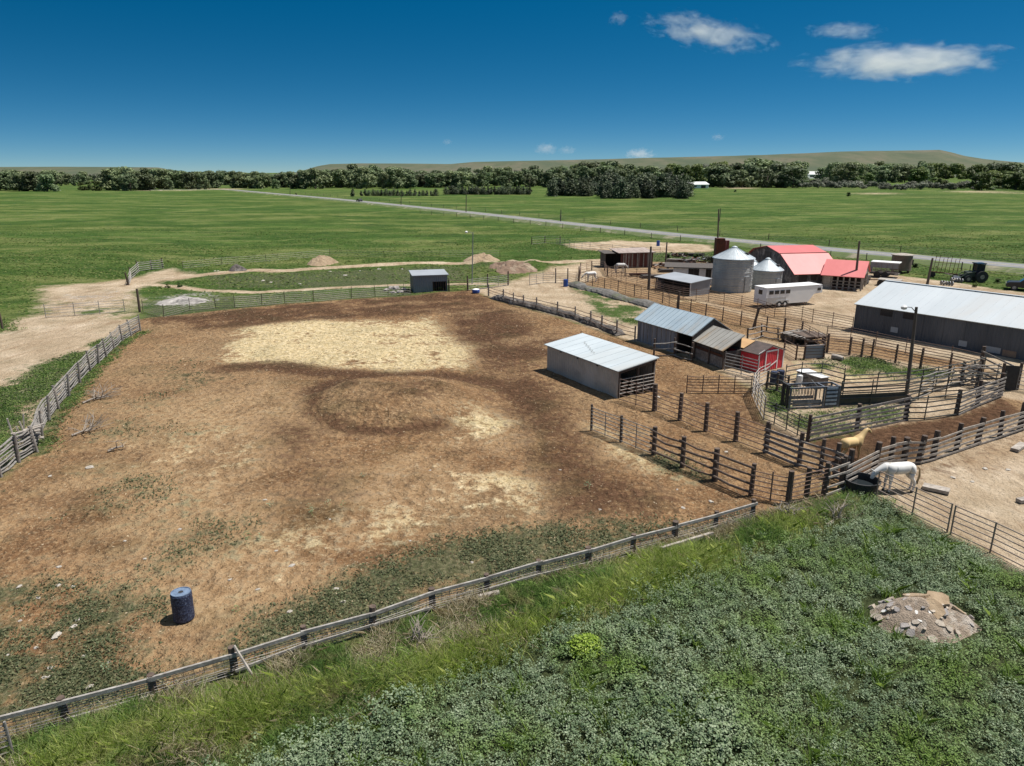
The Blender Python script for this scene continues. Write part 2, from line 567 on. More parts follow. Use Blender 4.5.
# the arena drains: swells and hollows, the old feeding mound, trodden clods
Z = np.zeros(X.shape)
near = np.clip((150 - Y) / 40, 0, 1)
mound = disc(402, 402, 78, 20, 1.3)
Z += .95 * mound * (.6 + .8 * n2)
build_free = np.clip(A['arena'], 0, 1)
Z += near * build_free * ((n1 - .5) * .16 + (n2 - .5) * .10)
Z += poly([(470, 262), (540, 262), (560, 268), (520, 272), (470, 276)], 1.) * .9 * n2
Z += A['verge'] * (n1 - .3) * .3 + A['crop'] * (n1 - .5) * .35
fine = NR.rand(len(X)) - .5
Z += near * np.clip(A['arena'] + .6 * A['dirt'], 0, 1) * fine * .045
Z += np.clip((Y - 60) / 60, 0, 1) * np.clip(1 - A['dirt'], 0, 1) * np.clip((330 - Y) / 60, 0, 1) * ((n2 - .5) * .25 + (n1 - .5) * .4)
Z = np.minimum(Z, 1.5)
GX, GY = X, Y
me = bpy.data.meshes.new('ground')
nx, ny = SH[1], SH[0]
me.vertices.add(nx * ny)
me.vertices.foreach_set('co', np.stack([X, Y, Z], 1).astype(np.float32).ravel())
ii, jj = np.meshgrid(np.arange(nx - 1), np.arange(ny - 1))
q = (jj * nx + ii).ravel()
quads = np.stack([q, q + 1, q + nx + 1, q + nx], 1).astype(np.int32)
me.loops.add(quads.size)
me.loops.foreach_set('vertex_index', quads.ravel())
me.polygons.add(len(quads))
me.polygons.foreach_set('loop_start', np.arange(0, quads.size, 4, dtype=np.int32))
me.update(calc_edges=True)
me.polygons.foreach_set('use_smooth', [True] * len(quads))
for k, a in A.items():
    at = me.attributes.new(k, 'FLOAT', 'POINT')
    at.data.foreach_set('value', a.astype(np.float32))


def gz(x, y):
    i = np.clip(np.searchsorted(xs, x) - 1, 0, nx - 2)
    j = np.clip(np.searchsorted(ys, y) - 1, 0, ny - 2)
    fx = (x - xs[i]) / (xs[i + 1] - xs[i])
    fy = (y - ys[j]) / (ys[j + 1] - ys[j])
    z = Z.reshape(SH)
    return (z[j, i] * (1 - fx) + z[j, i + 1] * fx) * (1 - fy) + (z[j + 1, i] * (1 - fx) + z[j + 1, i + 1] * fx) * fy


def ga(k, x, y):
    i = np.clip(np.searchsorted(xs, x) - 1, 0, nx - 2)
    j = np.clip(np.searchsorted(ys, y) - 1, 0, ny - 2)
    return A[k].reshape(SH)[j, i]


def ground_mat():
    m, nt, b = nodes_of('ranch_ground')
    pos = coords(nt, (1, 1, 1), 'Position')

    def stretchn(n, g):
        return math_(nt, 'ADD', math_(nt, 'MULTIPLY', math_(nt, 'SUBTRACT', n, .5), g), .5, True)
    nbig = stretchn(noise_n(nt, pos, .06, 5, .6), 2.2)
    nmid = stretchn(noise_n(nt, pos, .28, 6, .68), 2.0)
    nfin = stretchn(noise_n(nt, pos, 1.7, 5, .7), 1.9)
    nclod = stretchn(noise_n(nt, pos, 5.5, 4, .75), 1.9)
    streak = stretchn(noise_n(nt, coords(nt, (.5, 1.3, 1), 'Position'), .085, 8, .74, .5), 3.0)
    streak2 = stretchn(noise_n(nt, coords(nt, (.25, 1.0, 1), 'Position'), .022, 5, .65), 2.0)

    def att(k):
        a = nt.nodes.new('ShaderNodeAttribute')
        a.attribute_name = k
        return a.outputs['Fac']

    def edge(k, amt=.5, nz=None, gain=2.2):
        # break the border of a patch with noise
        a = att(k)
        n_ = math_(nt, 'ADD', math_(nt, 'MULTIPLY', nz or nmid, .6), math_(nt, 'MULTIPLY', nfin if nz is None else nmid, .4))
        s = math_(nt, 'MULTIPLY', math_(nt, 'SUBTRACT', n_, .5), amt * 2)
        v = math_(nt, 'ADD', a, s)
        v = math_(nt, 'ADD', math_(nt, 'MULTIPLY', math_(nt, 'SUBTRACT', v, .5), gain), .5, True)
        return math_(nt, 'MULTIPLY', v, math_(nt, 'GREATER_THAN', a, .004))
    # meadow
    gcol = ramp(nt, streak, [(.1, (.020, .054, .009)), (.36, (.050, .100, .015)), (.6, (.095, .132, .028)), (.88, (.18, .19, .068))])
    lush = ramp(nt, streak, [(.15, (.017, .050, .008)), (.5, (.040, .098, .013)), (.85, (.085, .15, .030))])
    gcol = mixc(nt, ramp(nt, streak2, [(.35, (0, 0, 0)), (.68, (1, 1, 1))]), gcol, lush)
    gcol = mixc(nt, ramp(nt, nfin, [(.35, (0, 0, 0)), (.95, (.55, .55, .55))]), gcol, (.13, .145, .055))
    gcol = mixc(nt, ramp(nt, nclod, [(.55, (0, 0, 0)), (.95, (.45, .45, .45))]), gcol, (.022, .048, .010))
    patchy = stretchn(noise_n(nt, coords(nt, (.6, 1.2, 1), 'Position'), .045, 7, .72, .8), 4.2)
    gcol = mixc(nt, ramp(nt, patchy, [(.5, (0, 0, 0)), (.8, (.85, .85, .85))]), gcol, ramp(nt, nmid, [(.2, (.024, .060, .010)), (.8, (.052, .100, .018))]))
    gcol = mixc(nt, ramp(nt, patchy, [(.12, (.8, .8, .8)), (.36, (0, 0, 0))]), gcol, ramp(nt, nmid, [(.2, (.11, .145, .035)), (.8, (.19, .20, .075))]))
    mott = stretchn(noise_n(nt, coords(nt, (.5, 1.2, 1), 'Position'), .42, 5, .7), 2.2)
    gcol = mixc(nt, ramp(nt, mott, [(.5, (0, 0, 0)), (.9, (.6, .6, .6))]), gcol, (.030, .058, .012))
    gcol = mixc(nt, ramp(nt, mott, [(.1, (.5, .5, .5)), (.42, (0, 0, 0))]), gcol, (.15, .165, .06))
    # dry tan dirt
    tan = ramp(nt, nmid, [(.15, (.34, .255, .165)), (.5, (.47, .37, .255)), (.85, (.60, .49, .36))])
    rut = stretchn(noise_n(nt, coords(nt, (1.3, .22, 1), 'Position'), .6, 5, .65, .8), 2.2)
    tan = mixc(nt, ramp(nt, rut, [(.5, (0, 0, 0)), (.85, (.6, .6, .6))]), tan, (.30, .205, .125))
    tan = mixc(nt, ramp(nt, nclod, [(.5, (0, 0, 0)), (.95, (.6, .6, .6))]), tan, (.24, .165, .10))
    tan = mixc(nt, ramp(nt, nbig, [(.5, (0, 0, 0)), (.9, (.55, .55, .55))]), tan, (.27, .175, .105))
    c = mixc(nt, edge('dirt', .5), gcol, tan)
    brown = ramp(nt, nmid, [(.1, (.125, .066, .031)), (.42, (.220, .123, .060)), (.65, (.310, .187, .094)), (.9, (.42, .28, .155))])
    brown = mixc(nt, ramp(nt, nbig, [(.35, (0, 0, 0)), (.75, (.75, .75, .75))]), brown, ramp(nt, nfin, [(.2, (.225, .142, .074)), (.8, (.43, .30, .17))]))
    brown = mixc(nt, ramp(nt, nfin, [(.46, (0, 0, 0)), (.8, (.85, .85, .85))]), brown, (.105, .062, .036))
    brown = mixc(nt, ramp(nt, nclod, [(.52, (0, 0, 0)), (.85, (.85, .85, .85))]), brown, (.46, .33, .19))
    c = mixc(nt, edge('brown', .3), c, brown)
    tanb = ramp(nt, nfin, [(.1, (.19, .115, .058)), (.45, (.37, .245, .132)), (.8, (.53, .38, .225))])
    c = mixc(nt, math_(nt, 'MULTIPLY', edge('tan', .8, nmid, 1.4), .9), c, tanb)
    straw = ramp(nt, nfin, [(.1, (.36, .26, .135)), (.4, (.62, .49, .27)), (.75, (.76, .63, .40))])
    straw = mixc(nt, ramp(nt, nclod, [(.5, (0, 0, 0)), (.9, (.6, .6, .6))]), straw, (.20, .13, .07))
    c = mixc(nt, math_(nt, 'MULTIPLY', edge('straw', .9, nfin, 2.2), .92), c, straw)
    dark = ramp(nt, nfin, [(.15, (.042, .022, .013)), (.55, (.095, .050, .028)), (.9, (.21, .12, .068))])
    c = mixc(nt, math_(nt, 'MULTIPLY', edge('dark', .95, nfin, 1.9), .95), c, dark)
    weed = ramp(nt, nclod, [(.15, (.028, .038, .018)), (.45, (.072, .086, .040)), (.8, (.17, .16, .095))])
    c = mixc(nt, math_(nt, 'MULTIPLY', edge('weed', .95, nfin, 1.7), .9), c, weed)
    lushc = ramp(nt, nclod, [(.15, (.022, .052, .010)), (.5, (.055, .105, .020)), (.85, (.12, .155, .045))])
    c = mixc(nt, math_(nt, 'MULTIPLY', edge('lush', .8, nfin, 2.0), .92), c, lushc)
    ash = ramp(nt, nfin, [(.25, (.14, .125, .11)), (.6, (.40, .37, .34)), (.9, (.58, .55, .52))])
    c = mixc(nt, edge('ash', .9, nfin, 1.6), c, ash)
    soil = ramp(nt, nfin, [(.25, (.030, .040, .016)), (.75, (.07, .085, .036))])
    c = mixc(nt, att('crop'), c, soil)
    vg = ramp(nt, nmid, [(.25, (.045, .060, .018)), (.55, (.11, .12, .042)), (.85, (.28, .22, .13))])
    c = mixc(nt, att('verge'), c, vg)
    L(nt, c, b.inputs['Base Color'])
    b.inputs['Roughness'].default_value = 1
    b.inputs['Specular IOR Level'].default_value = .1
    h = math_(nt, 'ADD', math_(nt, 'MULTIPLY', nclod, .3), math_(nt, 'MULTIPLY', nfin, .8))
    vo = nt.nodes.new('ShaderNodeTexVoronoi')      # trodden hoof pits
    vo.feature = 'F1'
    vo.inputs['Scale'].default_value = 2.6
    L(nt, pos, vo.inputs['Vector'])
    h = math_(nt, 'ADD', h, math_(nt, 'MULTIPLY', math_(nt, 'MULTIPLY', vo.outputs['Distance'], .7), att('brown')))
    bump(nt, b, h, 1.0, .3)
    return m


me.materials.append(ground_mat())
ground = bpy.data.objects.new('ground', me)
COL.objects.link(ground)
tag(ground, kind='structure')

# ------------------------------------------------------------------ county road, a low embankment with worn asphalt
rp = [G(x, y) for x, y in [(150, 190.6), (225, 189.6), (256, 192.6), (330, 199.2), (400, 206.3), (466, 213.3), (560, 224), (640, 233.2), (768, 246), (831, 252.2), (900, 258.8), (1024, 269.5), (1150, 281), (1400, 303)]]
fine_p = []
for a_, b_ in zip(rp, rp[1:]):
    n = max(1, int((b_ - a_).length / 12))
    fine_p += [a_.lerp(b_, k / n) for k in range(n)]
fine_p.append(rp[-1])
for _ in range(6):
    fine_p = [fine_p[0]] + [(fine_p[i - 1] + fine_p[i] * 2 + fine_p[i + 1]) / 4 for i in range(1, len(fine_p) - 1)] + [fine_p[-1]]


def strip(name, offs, m):
    mb = MB()
    n = len(offs)
    vs, fs = [], []
    for i, p in enumerate(fine_p):
        d = (fine_p[min(i + 1, len(fine_p) - 1)] - fine_p[max(i - 1, 0)]).normalized()
        s = Vector((-d.y, d.x, 0))
        for (o, z) in offs:
            vs.append(p + s * o + Vector((0, 0, z)))
    for i in range(len(fine_p) - 1):
        for k in range(n - 1):
            fs.append((i * n + k, i * n + k + 1, (i + 1) * n + k + 1, (i + 1) * n + k))
    mb.add(vs, fs)
    o = mb.build(name, m)
    for p in o.data.polygons:
        if p.normal.z < 0:
            p.flip()
    return tag(o, kind='structure')


M['road'] = mat('worn_asphalt', (.20, .20, .205), (.15, .15, .152), .6, .9, bstr=.1)
M['shoulder'] = mat('gravel_shoulder', (.10, .13, .04), (.07, .10, .03), .5, 1, c3=(.24, .21, .15))
M['line'] = mat('road_paint', (.6, .5, .2), (.5, .42, .2), 1, .8)
strip('road_shoulder', [(-7, -.3), (-4.6, .5), (4.6, .5), (7, -.3)], M['shoulder'])
strip('road', [(-3.1, .504), (3.1, .504)], M['road'])
strip('road_marking', [(-.09, .51), (.09, .51)], M['line'])

# ------------------------------------------------------------------ hills: mesas beyond the river
def hill(name, dist, ridge, run, m, seed, back=2500):
    """ridge: (px, py) skyline at forward distance dist, its face runs down towards the valley"""
    px = [r[0] for r in ridge]
    hz = [AT(r[0], r[1], dist) for r in ridge]
    X0, X1 = hz[0].x, hz[-1].x
    nxh, nyh = 260, 40
    vs = []
    for j in range(nyh):
        t = j / (nyh - 1)
        yv = dist - run + t * (run + back)
        f = min(1, max(0, (yv - (dist - run)) / run))
        prof = f * .35 + .65 * sstep(np.float64((f - .25) / .75)) if f < 1 else 1 - .04 * (yv - dist) / back
        for i in range(nxh):
            x = X0 + (X1 - X0) * i / (nxh - 1)
            h = float(np.interp(x, [p.x for p in hz], [p.z for p in hz]))
            n = noise.fractal(Vector((x * .004, yv * .002, seed)), .7, 2.0, 5)
            n2_ = noise.fractal(Vector((x * .0012, yv * .0008, seed + 9)), .7, 2.0, 4)
            z = h * prof + (n * 5 + n2_ * 10) * (f * (1 - f) * 4) * min(1, h / 40)
            # fan the rows out so the face follows the line of sight sideways
            vs.append((x * (yv / dist), yv, z - 2))
    fs = [(j * nxh + i, j * nxh + i + 1, (j + 1) * nxh + i + 1, (j + 1) * nxh + i) for j in range(nyh - 1) for i in range(nxh - 1)]
    o = MB().add(vs, fs).build(name, m, smooth=True)
    return tag(o, kind='structure')


def hill_mat():
    m, nt, b = nodes_of('mesa_grass')
    v = coords(nt, (1, .35, 2.5), 'Position')
    n = noise_n(nt, v, .006, 7, .68)
    n2_ = noise_n(nt, v, .03, 5, .7)
    c = ramp(nt, n, [(.36, (.048, .066, .032)), (.5, (.072, .082, .042)), (.63, (.105, .095, .058))])
    c = mixc(nt, ramp(nt, n2_, [(.55, (0, 0, 0)), (.66, (.8, .8, .8))]), c, (.045, .062, .026))
    L(nt, c, b.inputs['Base Color'])
    b.inputs['Roughness'].default_value = 1
    return m


HM = hill_mat()
hill('hills', 3600, [(286, 173.5), (300, 171), (318, 165.5), (330, 163.5), (360, 162.8), (410, 163), (450, 163.5), (475, 161.3), (520, 160.3), (600, 158.8), (680, 156.5), (720, 155.5), (760, 154.6),
              (800, 153), (840, 151.2), (880, 150.2), (925, 149.5), (940, 149.3), (952, 152), (965, 155.5), (985, 158.5), (1010, 161), (1060, 165), (1120, 172), (1180, 174)], 1500, HM, 3.1)
hill('hills', 4200, [(-260, 172), (-200, 168), (-120, 167), (0, 166.5), (60, 166.3), (120, 166.6), (158, 167), (166, 168.5), (176, 171.5), (196, 174)], 1200, HM, 8.7)
# ------------------------------------------------------------------ buildings
class Fr:
    """local frame: x from A to B, y away from the camera, z up"""
    def __init__(s, A, B):
        s.A, s.B = A, B
        d = B - A
        d.z = 0
        s.L = d.length
        s.u = d / s.L
        s.v = Vector((-s.u.y, s.u.x, 0))
        s.rz = math.atan2(s.u.y, s.u.x)

    def front(s, px, py, y=0.0):
        return VP(s.A + s.v * y, s.u, px, py)

    def side(s, px, py, x=None):
        return VP(s.A + s.u * (s.L if x is None else x), s.v, px, py)

    def w(s, x, y, z=0.0):
        return s.A + s.u * x + s.v * y + Vector((0, 0, z))

    def thing(s, name, label, cat, group=None):
        return thing(name, label, cat, s.A, s.rz, group)


M['beige_tin'] = mat('beige_ribbed_tin', (.46, .42, .36), (.35, .32, .28), .8, .6, .1, ribs=('X', .25), c3=(.52, .48, .42))
M['white_roof'] = mat('white_ribbed_roof', (.50, .55, .57), (.43, .48, .50), .5, .5, .1, bstr=.1, stretch=(1, .3, 1), c3=(.44, .46, .455))
M['blue_roof'] = mat('pale_blue_tin_roof', (.38, .46, .51), (.30, .37, .42), .7, .5, .1, bstr=.1, stretch=(1, .2, 1), c3=(.33, .35, .35))
M['rusty_roof'] = mat('rusting_grey_roof', (.33, .32, .29), (.25, .235, .21), .9, .6, .1, stretch=(1.2, .15, 1), c3=(.38, .27, .16))
M['barn_roof'] = mat('pale_grey_barn_roof', (.47, .505, .525), (.41, .445, .465), .25, .5, .1, bstr=.1, stretch=(1, .25, 1), c3=(.42, .42, .41))
M['barn_wall'] = mat('slate_grey_metal_wall', (.085, .095, .112), (.058, .065, .078), .5, .55, .1, ribs=('X', .3), c3=(.11, .118, .132), stretch=(1, 1, .3))
M['dark_board'] = mat('old_dark_boards', (.10, .085, .075), (.05, .042, .038), 3, .9, bstr=.5, stretch=(2, 2, .25))
M['gray_board'] = mat('bluish_weathered_boards', (.27, .29, .32), (.12, .13, .15), 2.2, .9, bstr=.5, stretch=(3, 3, .12), c3=(.36, .37, .39))
M['inside'] = mat('shed_inside_shade', (.05, .042, .036), (.03, .026, .024), 2, 1)  # interior shade put into the colour of bays and openings
M['patch'] = mat('bare_tin_patch', (.36, .39, .43), (.28, .31, .34), 1, .5, .2)
M['patch_rust'] = mat('rusty_tin_patch', (.30, .20, .13), (.22, .15, .11), 2, .8)
M['red'] = mat('red_painted_siding', (.62, .035, .055), (.54, .03, .045), 2, .6, ribs=('X', .2))
M['red_roof'] = mat('sunbleached_red_metal_roof', (.54, .145, .14), (.47, .115, .11), .35, .5, .05, bstr=.1, stretch=(1, .3, 1))
M['shingle'] = mat('dark_brown_shingles', (.10, .075, .068), (.06, .048, .045), 2.5, .95, bstr=.6)
M['plywood'] = mat('raw_plywood', (.52, .32, .15), (.42, .25, .12), 1.5, .8, stretch=(1, .2, 1))
M['stone'] = mat('rubble_stone_wall', (.16, .145, .135), (.05, .048, .05), 2.0, .95, bstr=.8, bdist=.08, c3=(.30, .27, .25))
M['redwood'] = mat('flaking_red_boards', (.15, .045, .035), (.09, .035, .03), 1.2, .9, bstr=.5, stretch=(4, 4, .15), c3=(.36, .31, .28))
M['gray_tin'] = mat('grey_ribbed_tin', (.24, .25, .27), (.19, .20, .22), .7, .55, .1, ribs=('X', .25))
M['gray_roof'] = mat('grey_shed_roof', (.34, .36, .385), (.29, .31, .33), .5, .5, .1, bstr=.1)
M['silo'] = mat('galvanised_bin_wall', (.36, .375, .37), (.26, .275, .275), .8, .55, .05, stretch=(1, 1, .35), c3=(.44, .445, .44), ribs=('Z', .22))
M['silo_roof'] = mat('galvanised_bin_roof', (.44, .485, .51), (.34, .38, .41), 1.2, .5, .15, bstr=.1)


def ribs(mb, L_, p0, p1, q0, q1, pitch, w=.05, h=.04):
    """standing ribs over a roof plane from edge p0-p1 (eave) to q0-q1 (ridge)"""
    n = max(2, int(L_ / pitch))
    p0, p1, q0, q1 = map(Vector, (p0, p1, q0, q1))
    for i in range(n + 1):
        a, b = p0.lerp(p1, i / n), q0.lerp(q1, i / n)
        up = (p1 - p0).cross(q0 - p0).normalized() * (h * .5)
        if up.z < 0:
            up = -up
        mb.beam(a + up, b + up, w, h)


def slab(mb, a, b, c, d, t):
    """roof sheet: quad a b c d (counter clockwise from above) thickened downwards"""
    a, b, c, d = map(Vector, (a, b, c, d))
    n = (b - a).cross(c - a).normalized()
    if n.z < 0:
        n = -n
    mb.prism([a, b, c, d], n * -t)


# --- loafing shed, white mono-pitch roof, open towards the alley
f = Fr(G(547, 369.5), G(617, 398.8))
D = f.side(654, 389.5)[0]
h0 = f.side(617, 371.2, f.L)[1]
hb = f.side(656.3, 358.8, f.L)[1]
h0, hb = h0 - .05, max(h0 + .12, hb)
t = f.thing('loafing_shed', 'low beige metal loafing shed with flat white roof at the edge of the brown arena', 'shed')
Lx = f.L
SHED = f
MB().box(0, Lx, 0, .06, 0, h0).build('wall', M['beige_tin'], t)
MB().prism([(0, .06, 0), (0, D, 0), (0, D, hb), (0, .06, h0)], (.06, 0, 0)).build('wall', M['beige_tin'], t)
MB().box(.06, Lx, D - .06, D, 0, hb).build('wall', M['beige_tin'], t)
mb = MB()
slab(mb, (-.18, -.2, h0 + .10), (Lx + .2, -.2, h0 + .10), (Lx + .2, D + .15, hb + .13), (-.18, D + .15, hb + .13), .06)
ribs(mb, Lx, (-.1, -.2, h0 + .10), (Lx + .12, -.2, h0 + .10), (-.1, D + .15, hb + .13), (Lx + .12, D + .15, hb + .13), .9, .03, .02)
mb.build('roof', M['white_roof'], t)
mb = MB()
mb.beam((-.05, .0, h0 + .0), (Lx + .15, .0, h0 + .0), .05, .10)
mb.beam((Lx + .1, .1, h0 - .05), (Lx + .1, D, hb - .05), .06, .16)
mb.build('fascia', M['darkwood'], t)
for yy in (.1, D * .52, D - .14):
    MB().box(Lx - .14, Lx - .01, yy, yy + .14, 0, h0 + (hb - h0) * yy / D).build('post', M['darkwood'], t)
for sx in (.2, .45, .72):
    MB().box(Lx * sx, Lx * sx + .22, -.012, .0, h0 - .16, h0 - .06).build('vent', M['black'], t)
for k in range(6):
    MB().beam((.1, D * (.1 + k * .16), h0 + (hb - h0) * (.1 + k * .16)), (Lx - .15, D * (.1 + k * .16), h0 + (hb - h0) * (.1 + k * .16)), .05, .14).build('purlin', M['dark_board'], t)
mb = MB()
for zz in (.35, .6, .85, 1.1, 1.35):
    mb.tube([(Lx + .05, .15, zz), (Lx + .05, D - .1, zz + .03)], .03, 6)
for yy in (.15, D * .35, D * .68, D - .1):
    mb.tube([(Lx + .05, yy, .05), (Lx + .05, yy, 1.38)], .03, 6)
g = mb.build('pipe_gate', M['pipe_pale'], t)
# hairline mark on its roof, added as a thin raised line
pts = []
for k in range(40):
    s_ = k / 39
    pts.append(f.w(Lx * (.22 + .32 * s_), D * (.62 - .34 * s_) + .10 * math.sin(k * .9) + .10 * R.random(), h0 + .125 + (hb - h0 + .03) * (.62 - .34 * s_) + .02 + .015))
tag(MB().tube(pts, .010, 5).build('cable', M['wire']), 'thin tangled hairline mark across the white shed roof', 'cable')

# --- hay shed, pale blue tin gable roof
f = Fr(G(637, 340.5), G(692, 358.8))
he = f.side(693, 335, f.L)[1]
Lx = f.L
rs, rh = f.side(713.3, 318.8, f.L)
t = f.thing('hay_shed', 'weathered board shed with pale blue tin roof and a dark open bay', 'shed')
HAY = f
D = rs * 2
bw = Lx * .72
MB().box(0, bw, 0, .08, 0, he).build('wall', M['gray_board'], t)
MB().prism([(0, .08, 0), (0, D, 0), (0, D, he), (0, rs, rh - .05), (0, .08, he)], (.08, 0, 0)).build('wall', M['gray_board'], t)
MB().box(.08, Lx, D - .08, D, 0, he).build('wall', M['dark_board'], t)
MB().prism([(Lx - .08, .1, 0), (Lx - .08, D - .08, 0), (Lx - .08, D - .08, he), (Lx - .08, rs, rh - .05), (Lx - .08, .1, he)], (.08, 0, 0)).build('wall', M['dark_board'], t)
MB().box(bw - .06, bw, .1, D - .1, 0, he - .1).build('partition', M['inside'], t)
mb = MB()
o_ = .25
sl_ = (rh - he) / rs
slab(mb, (-o_, -o_, he - o_ * sl_ + .08), (Lx + .1, -o_, he - o_ * sl_ + .08), (Lx + .1, rs, rh + .08), (-o_, rs, rh + .08), .05)
slab(mb, (-o_, rs, rh + .08), (Lx + .1, rs, rh + .08), (Lx + .1, D + o_, he - o_ * sl_ + .08), (-o_, D + o_, he - o_ * sl_ + .08), .05)
ribs(mb, Lx, (-o_ + .03, -o_, he - o_ * sl_ + .08), (Lx + .07, -o_, he - o_ * sl_ + .08), (-o_ + .03, rs, rh + .08), (Lx + .07, rs, rh + .08), .55, .05, .035)
mb.build('roof', M['blue_roof'], t)
for xx in (bw, Lx - .16):
    MB().box(xx + .01, xx + .15, -.02, .12, 0, he).build('post', M['darkwood'], t)
MB().beam((0, -.03, he - .08), (Lx, -.03, he - .08), .05, .16).build('fascia', M['graywood'], t)
for k in range(9):
    xx = .25 + k * (bw - .4) / 8
    MB().box(xx, xx + .06, -.03, -.002, .05, he - .18).build('batten', M['graywood'] if k % 3 else M['palewood'], t)

# --- low lean-to with rusty roof
f = Fr(G(694.6, 358.6), G(723, 369.6))
hf = f.side(725.2, 350.3, f.L)[1]
D, hb = f.side(744, 334.8, f.L)
Lx = f.L
t = f.thing('lean_to', 'low lean-to with rust streaked grey roof beside the blue roofed shed', 'shed')
mb = MB()
slab(mb, (-.12, -.3, hf), (Lx + .15, -.3, hf), (Lx + .15, D, hb), (-.12, D, hb), .05)
ribs(mb, Lx, (-.08, -.3, hf), (Lx + .1, -.3, hf), (-.08, D, hb), (Lx + .1, D, hb), .5, .04, .03)
mb.build('roof', M['rusty_roof'], t)
hw = hf - .12
MB().box(0, Lx, .0, .08, .05, hw * .62).build('lower_wall', M['graywood'], t)
MB().box(0, Lx, .02, .07, hw * .62, hw).build('upper_wall', M['dark_board'], t)
MB().box(-.02, Lx + .02, -.04, -.002, hw * .66, hw * .80).build('header_board', M['rust'], t)
MB().box(Lx - .08, Lx, .1, D - .1, 0, hw).build('wall', M['dark_board'], t)
MB().box(0, Lx - .1, D - .18, D - .1, 0, hb - .15).build('wall', M['dark_board'], t)
for xx in (-.06, Lx * .5, Lx - .06):
    MB().box(xx, xx + .12, -.10, -.045, 0, hw).build('post', M['darkwood'], t)

# --- little red shed with white trim, dark shingle roof and a sheet of raw plywood
f = Fr(G(757, 372.5), G(782.5, 367.2))
Lx = f.L
he = f.front(757, 354.5)[1]
rh = f.front(769.5, 346.2)[1]
t = f.thing('red_shed', 'small red barn style shed with white trim and dark shingle roof', 'shed')
D = max(3.0, min(6.5, (G(729, 353, he) - f.A).dot(f.v)))
k1 = Lx * .5
MB().prism([(0, 0, 0), (Lx, 0, 0), (Lx, 0, he), (k1, 0, rh), (0, 0, he)], (0, .08, 0)).build('front_wall', M['red'], t)
for xx in (0, Lx - .08):
    MB().box(xx, xx + .08, .08, D, 0, he).build('side_wall', M['red'], t)
MB().prism([(.08, D - .08, 0), (Lx - .08, D - .08, 0), (Lx - .08, D - .08, he), (k1, D - .08, rh), (.08, D - .08, he)], (0, .08, 0)).build('back_wall', M['red'], t)
mb = MB()
slab(mb, (-.12, -.12, he - .02), (k1, -.12, rh + .09), (k1, D + .1, rh + .09), (-.12, D + .1, he - .02), .06)
slab(mb, (k1, -.12, rh + .09), (Lx + .12, -.12, he - .02), (Lx + .12, D + .1, he - .02), (k1, D + .1, rh + .09), .06)
mb.build('roof', M['shingle'], t)
ply = MB()
n_ = Vector((-(rh - he), 0, k1)).normalized() * .03
P0, P1 = Vector((-.05, 0, he + .05)), Vector((k1, 0, rh + .10))
qa = [P0.lerp(P1, .08) + Vector((0, D * .52, 0)), P0.lerp(P1, .92) + Vector((0, D * .52, 0)), P0.lerp(P1, .92) + Vector((0, D * .98, 0)), P0.lerp(P1, .08) + Vector((0, D * .98, 0))]
ply.prism([q + n_ for q in qa], n_)
ply.build('roof_patch', M['plywood'], t)
mb = MB()
for (a_, b_) in (((.06, -.02, .02), (.06, -.02, he)), ((Lx - .06, -.02, .02), (Lx - .06, -.02, he)), ((0, -.02, he - .02), (k1, -.02, rh + .0)), ((k1, -.02, rh), (Lx, -.02, he - .02))):
    mb.beam(a_, b_, .03, .12) if a_[0] != b_[0] else mb.box(a_[0] - .06, a_[0] + .06, -.035, -.002, a_[2], b_[2])
mb.build('trim', M['white'], t)
dr = MB().box(Lx * .30, Lx * .72, -.03, -.002, .03, he * 1.02).build('door', M['red'], t)
mb = MB()
dx0, dx1, dz = Lx * .30, Lx * .72, he * 1.02
mb.box(dx0 - .1, dx0, -.05, -.003, .03, dz).box(dx1, dx1 + .1, -.05, -.003, .03, dz).box(dx0 - .1, dx1 + .1, -.052, -.004, dz, dz + .12)
mb.beam((dx0, -.045, .08), (dx1, -.045, dz * .45), .02, .09)
mb.build('door_frame', M['white'], dr)

# --- long metal barn
f = Fr(G(853.2, 330), G(1024, 360.5))
ext = 9.0
he = f.front(854, 303.2)[1]
s_r, _z = 0, 0
rs, rh = f.side(887, 281.2, 0)
Lx = f.L + ext
D = 2 * rs
t = f.thing('metal_barn', 'long slate grey metal barn with pale roof and tin patches along its wall', 'barn')
BARN = f
mb = MB()
MB().box(0, Lx, 0, .08, 0, he).build('front_wall', M['barn_wall'], t)
MB().prism([(0, .08, 0), (0, D, 0), (0, D, he), (0, rs, rh - .06), (0, .08, he)], (.08, 0, 0)).build('gable_wall', M['barn_wall'], t)
MB().prism([(Lx - .08, .08, 0), (Lx - .08, D, 0), (Lx - .08, D, he), (Lx - .08, rs, rh - .06), (Lx - .08, .08, he)], (.08, 0, 0)).build('gable_wall', M['barn_wall'], t)
MB().box(.08, Lx - .08, D - .08, D, 0, he).build('back_wall', M['barn_wall'], t)
mb = MB()
sl_ = (rh - he) / rs
slab(mb, (-.15, -.25, he - .25 * sl_ + .07), (Lx + .15, -.25, he - .25 * sl_ + .07), (Lx + .15, rs, rh + .07), (-.15, rs, rh + .07), .06)
slab(mb, (-.15, rs, rh + .07), (Lx + .15, rs, rh + .07), (Lx + .15, D + .25, he - .25 * sl_ + .07), (-.15, D + .25, he - .25 * sl_ + .07), .06)
ribs(mb, Lx, (-.1, -.25, he - .25 * sl_ + .07), (Lx + .1, -.25, he - .25 * sl_ + .07), (-.1, rs, rh + .07), (Lx + .1, rs, rh + .07), .8, .03, .014)
mb.build('roof', M['barn_roof'], t)
MB().beam((-.15, rs, rh + .09), (Lx + .15, rs, rh + .09), .35, .05).build('ridge_cap', M['barn_roof'], t)
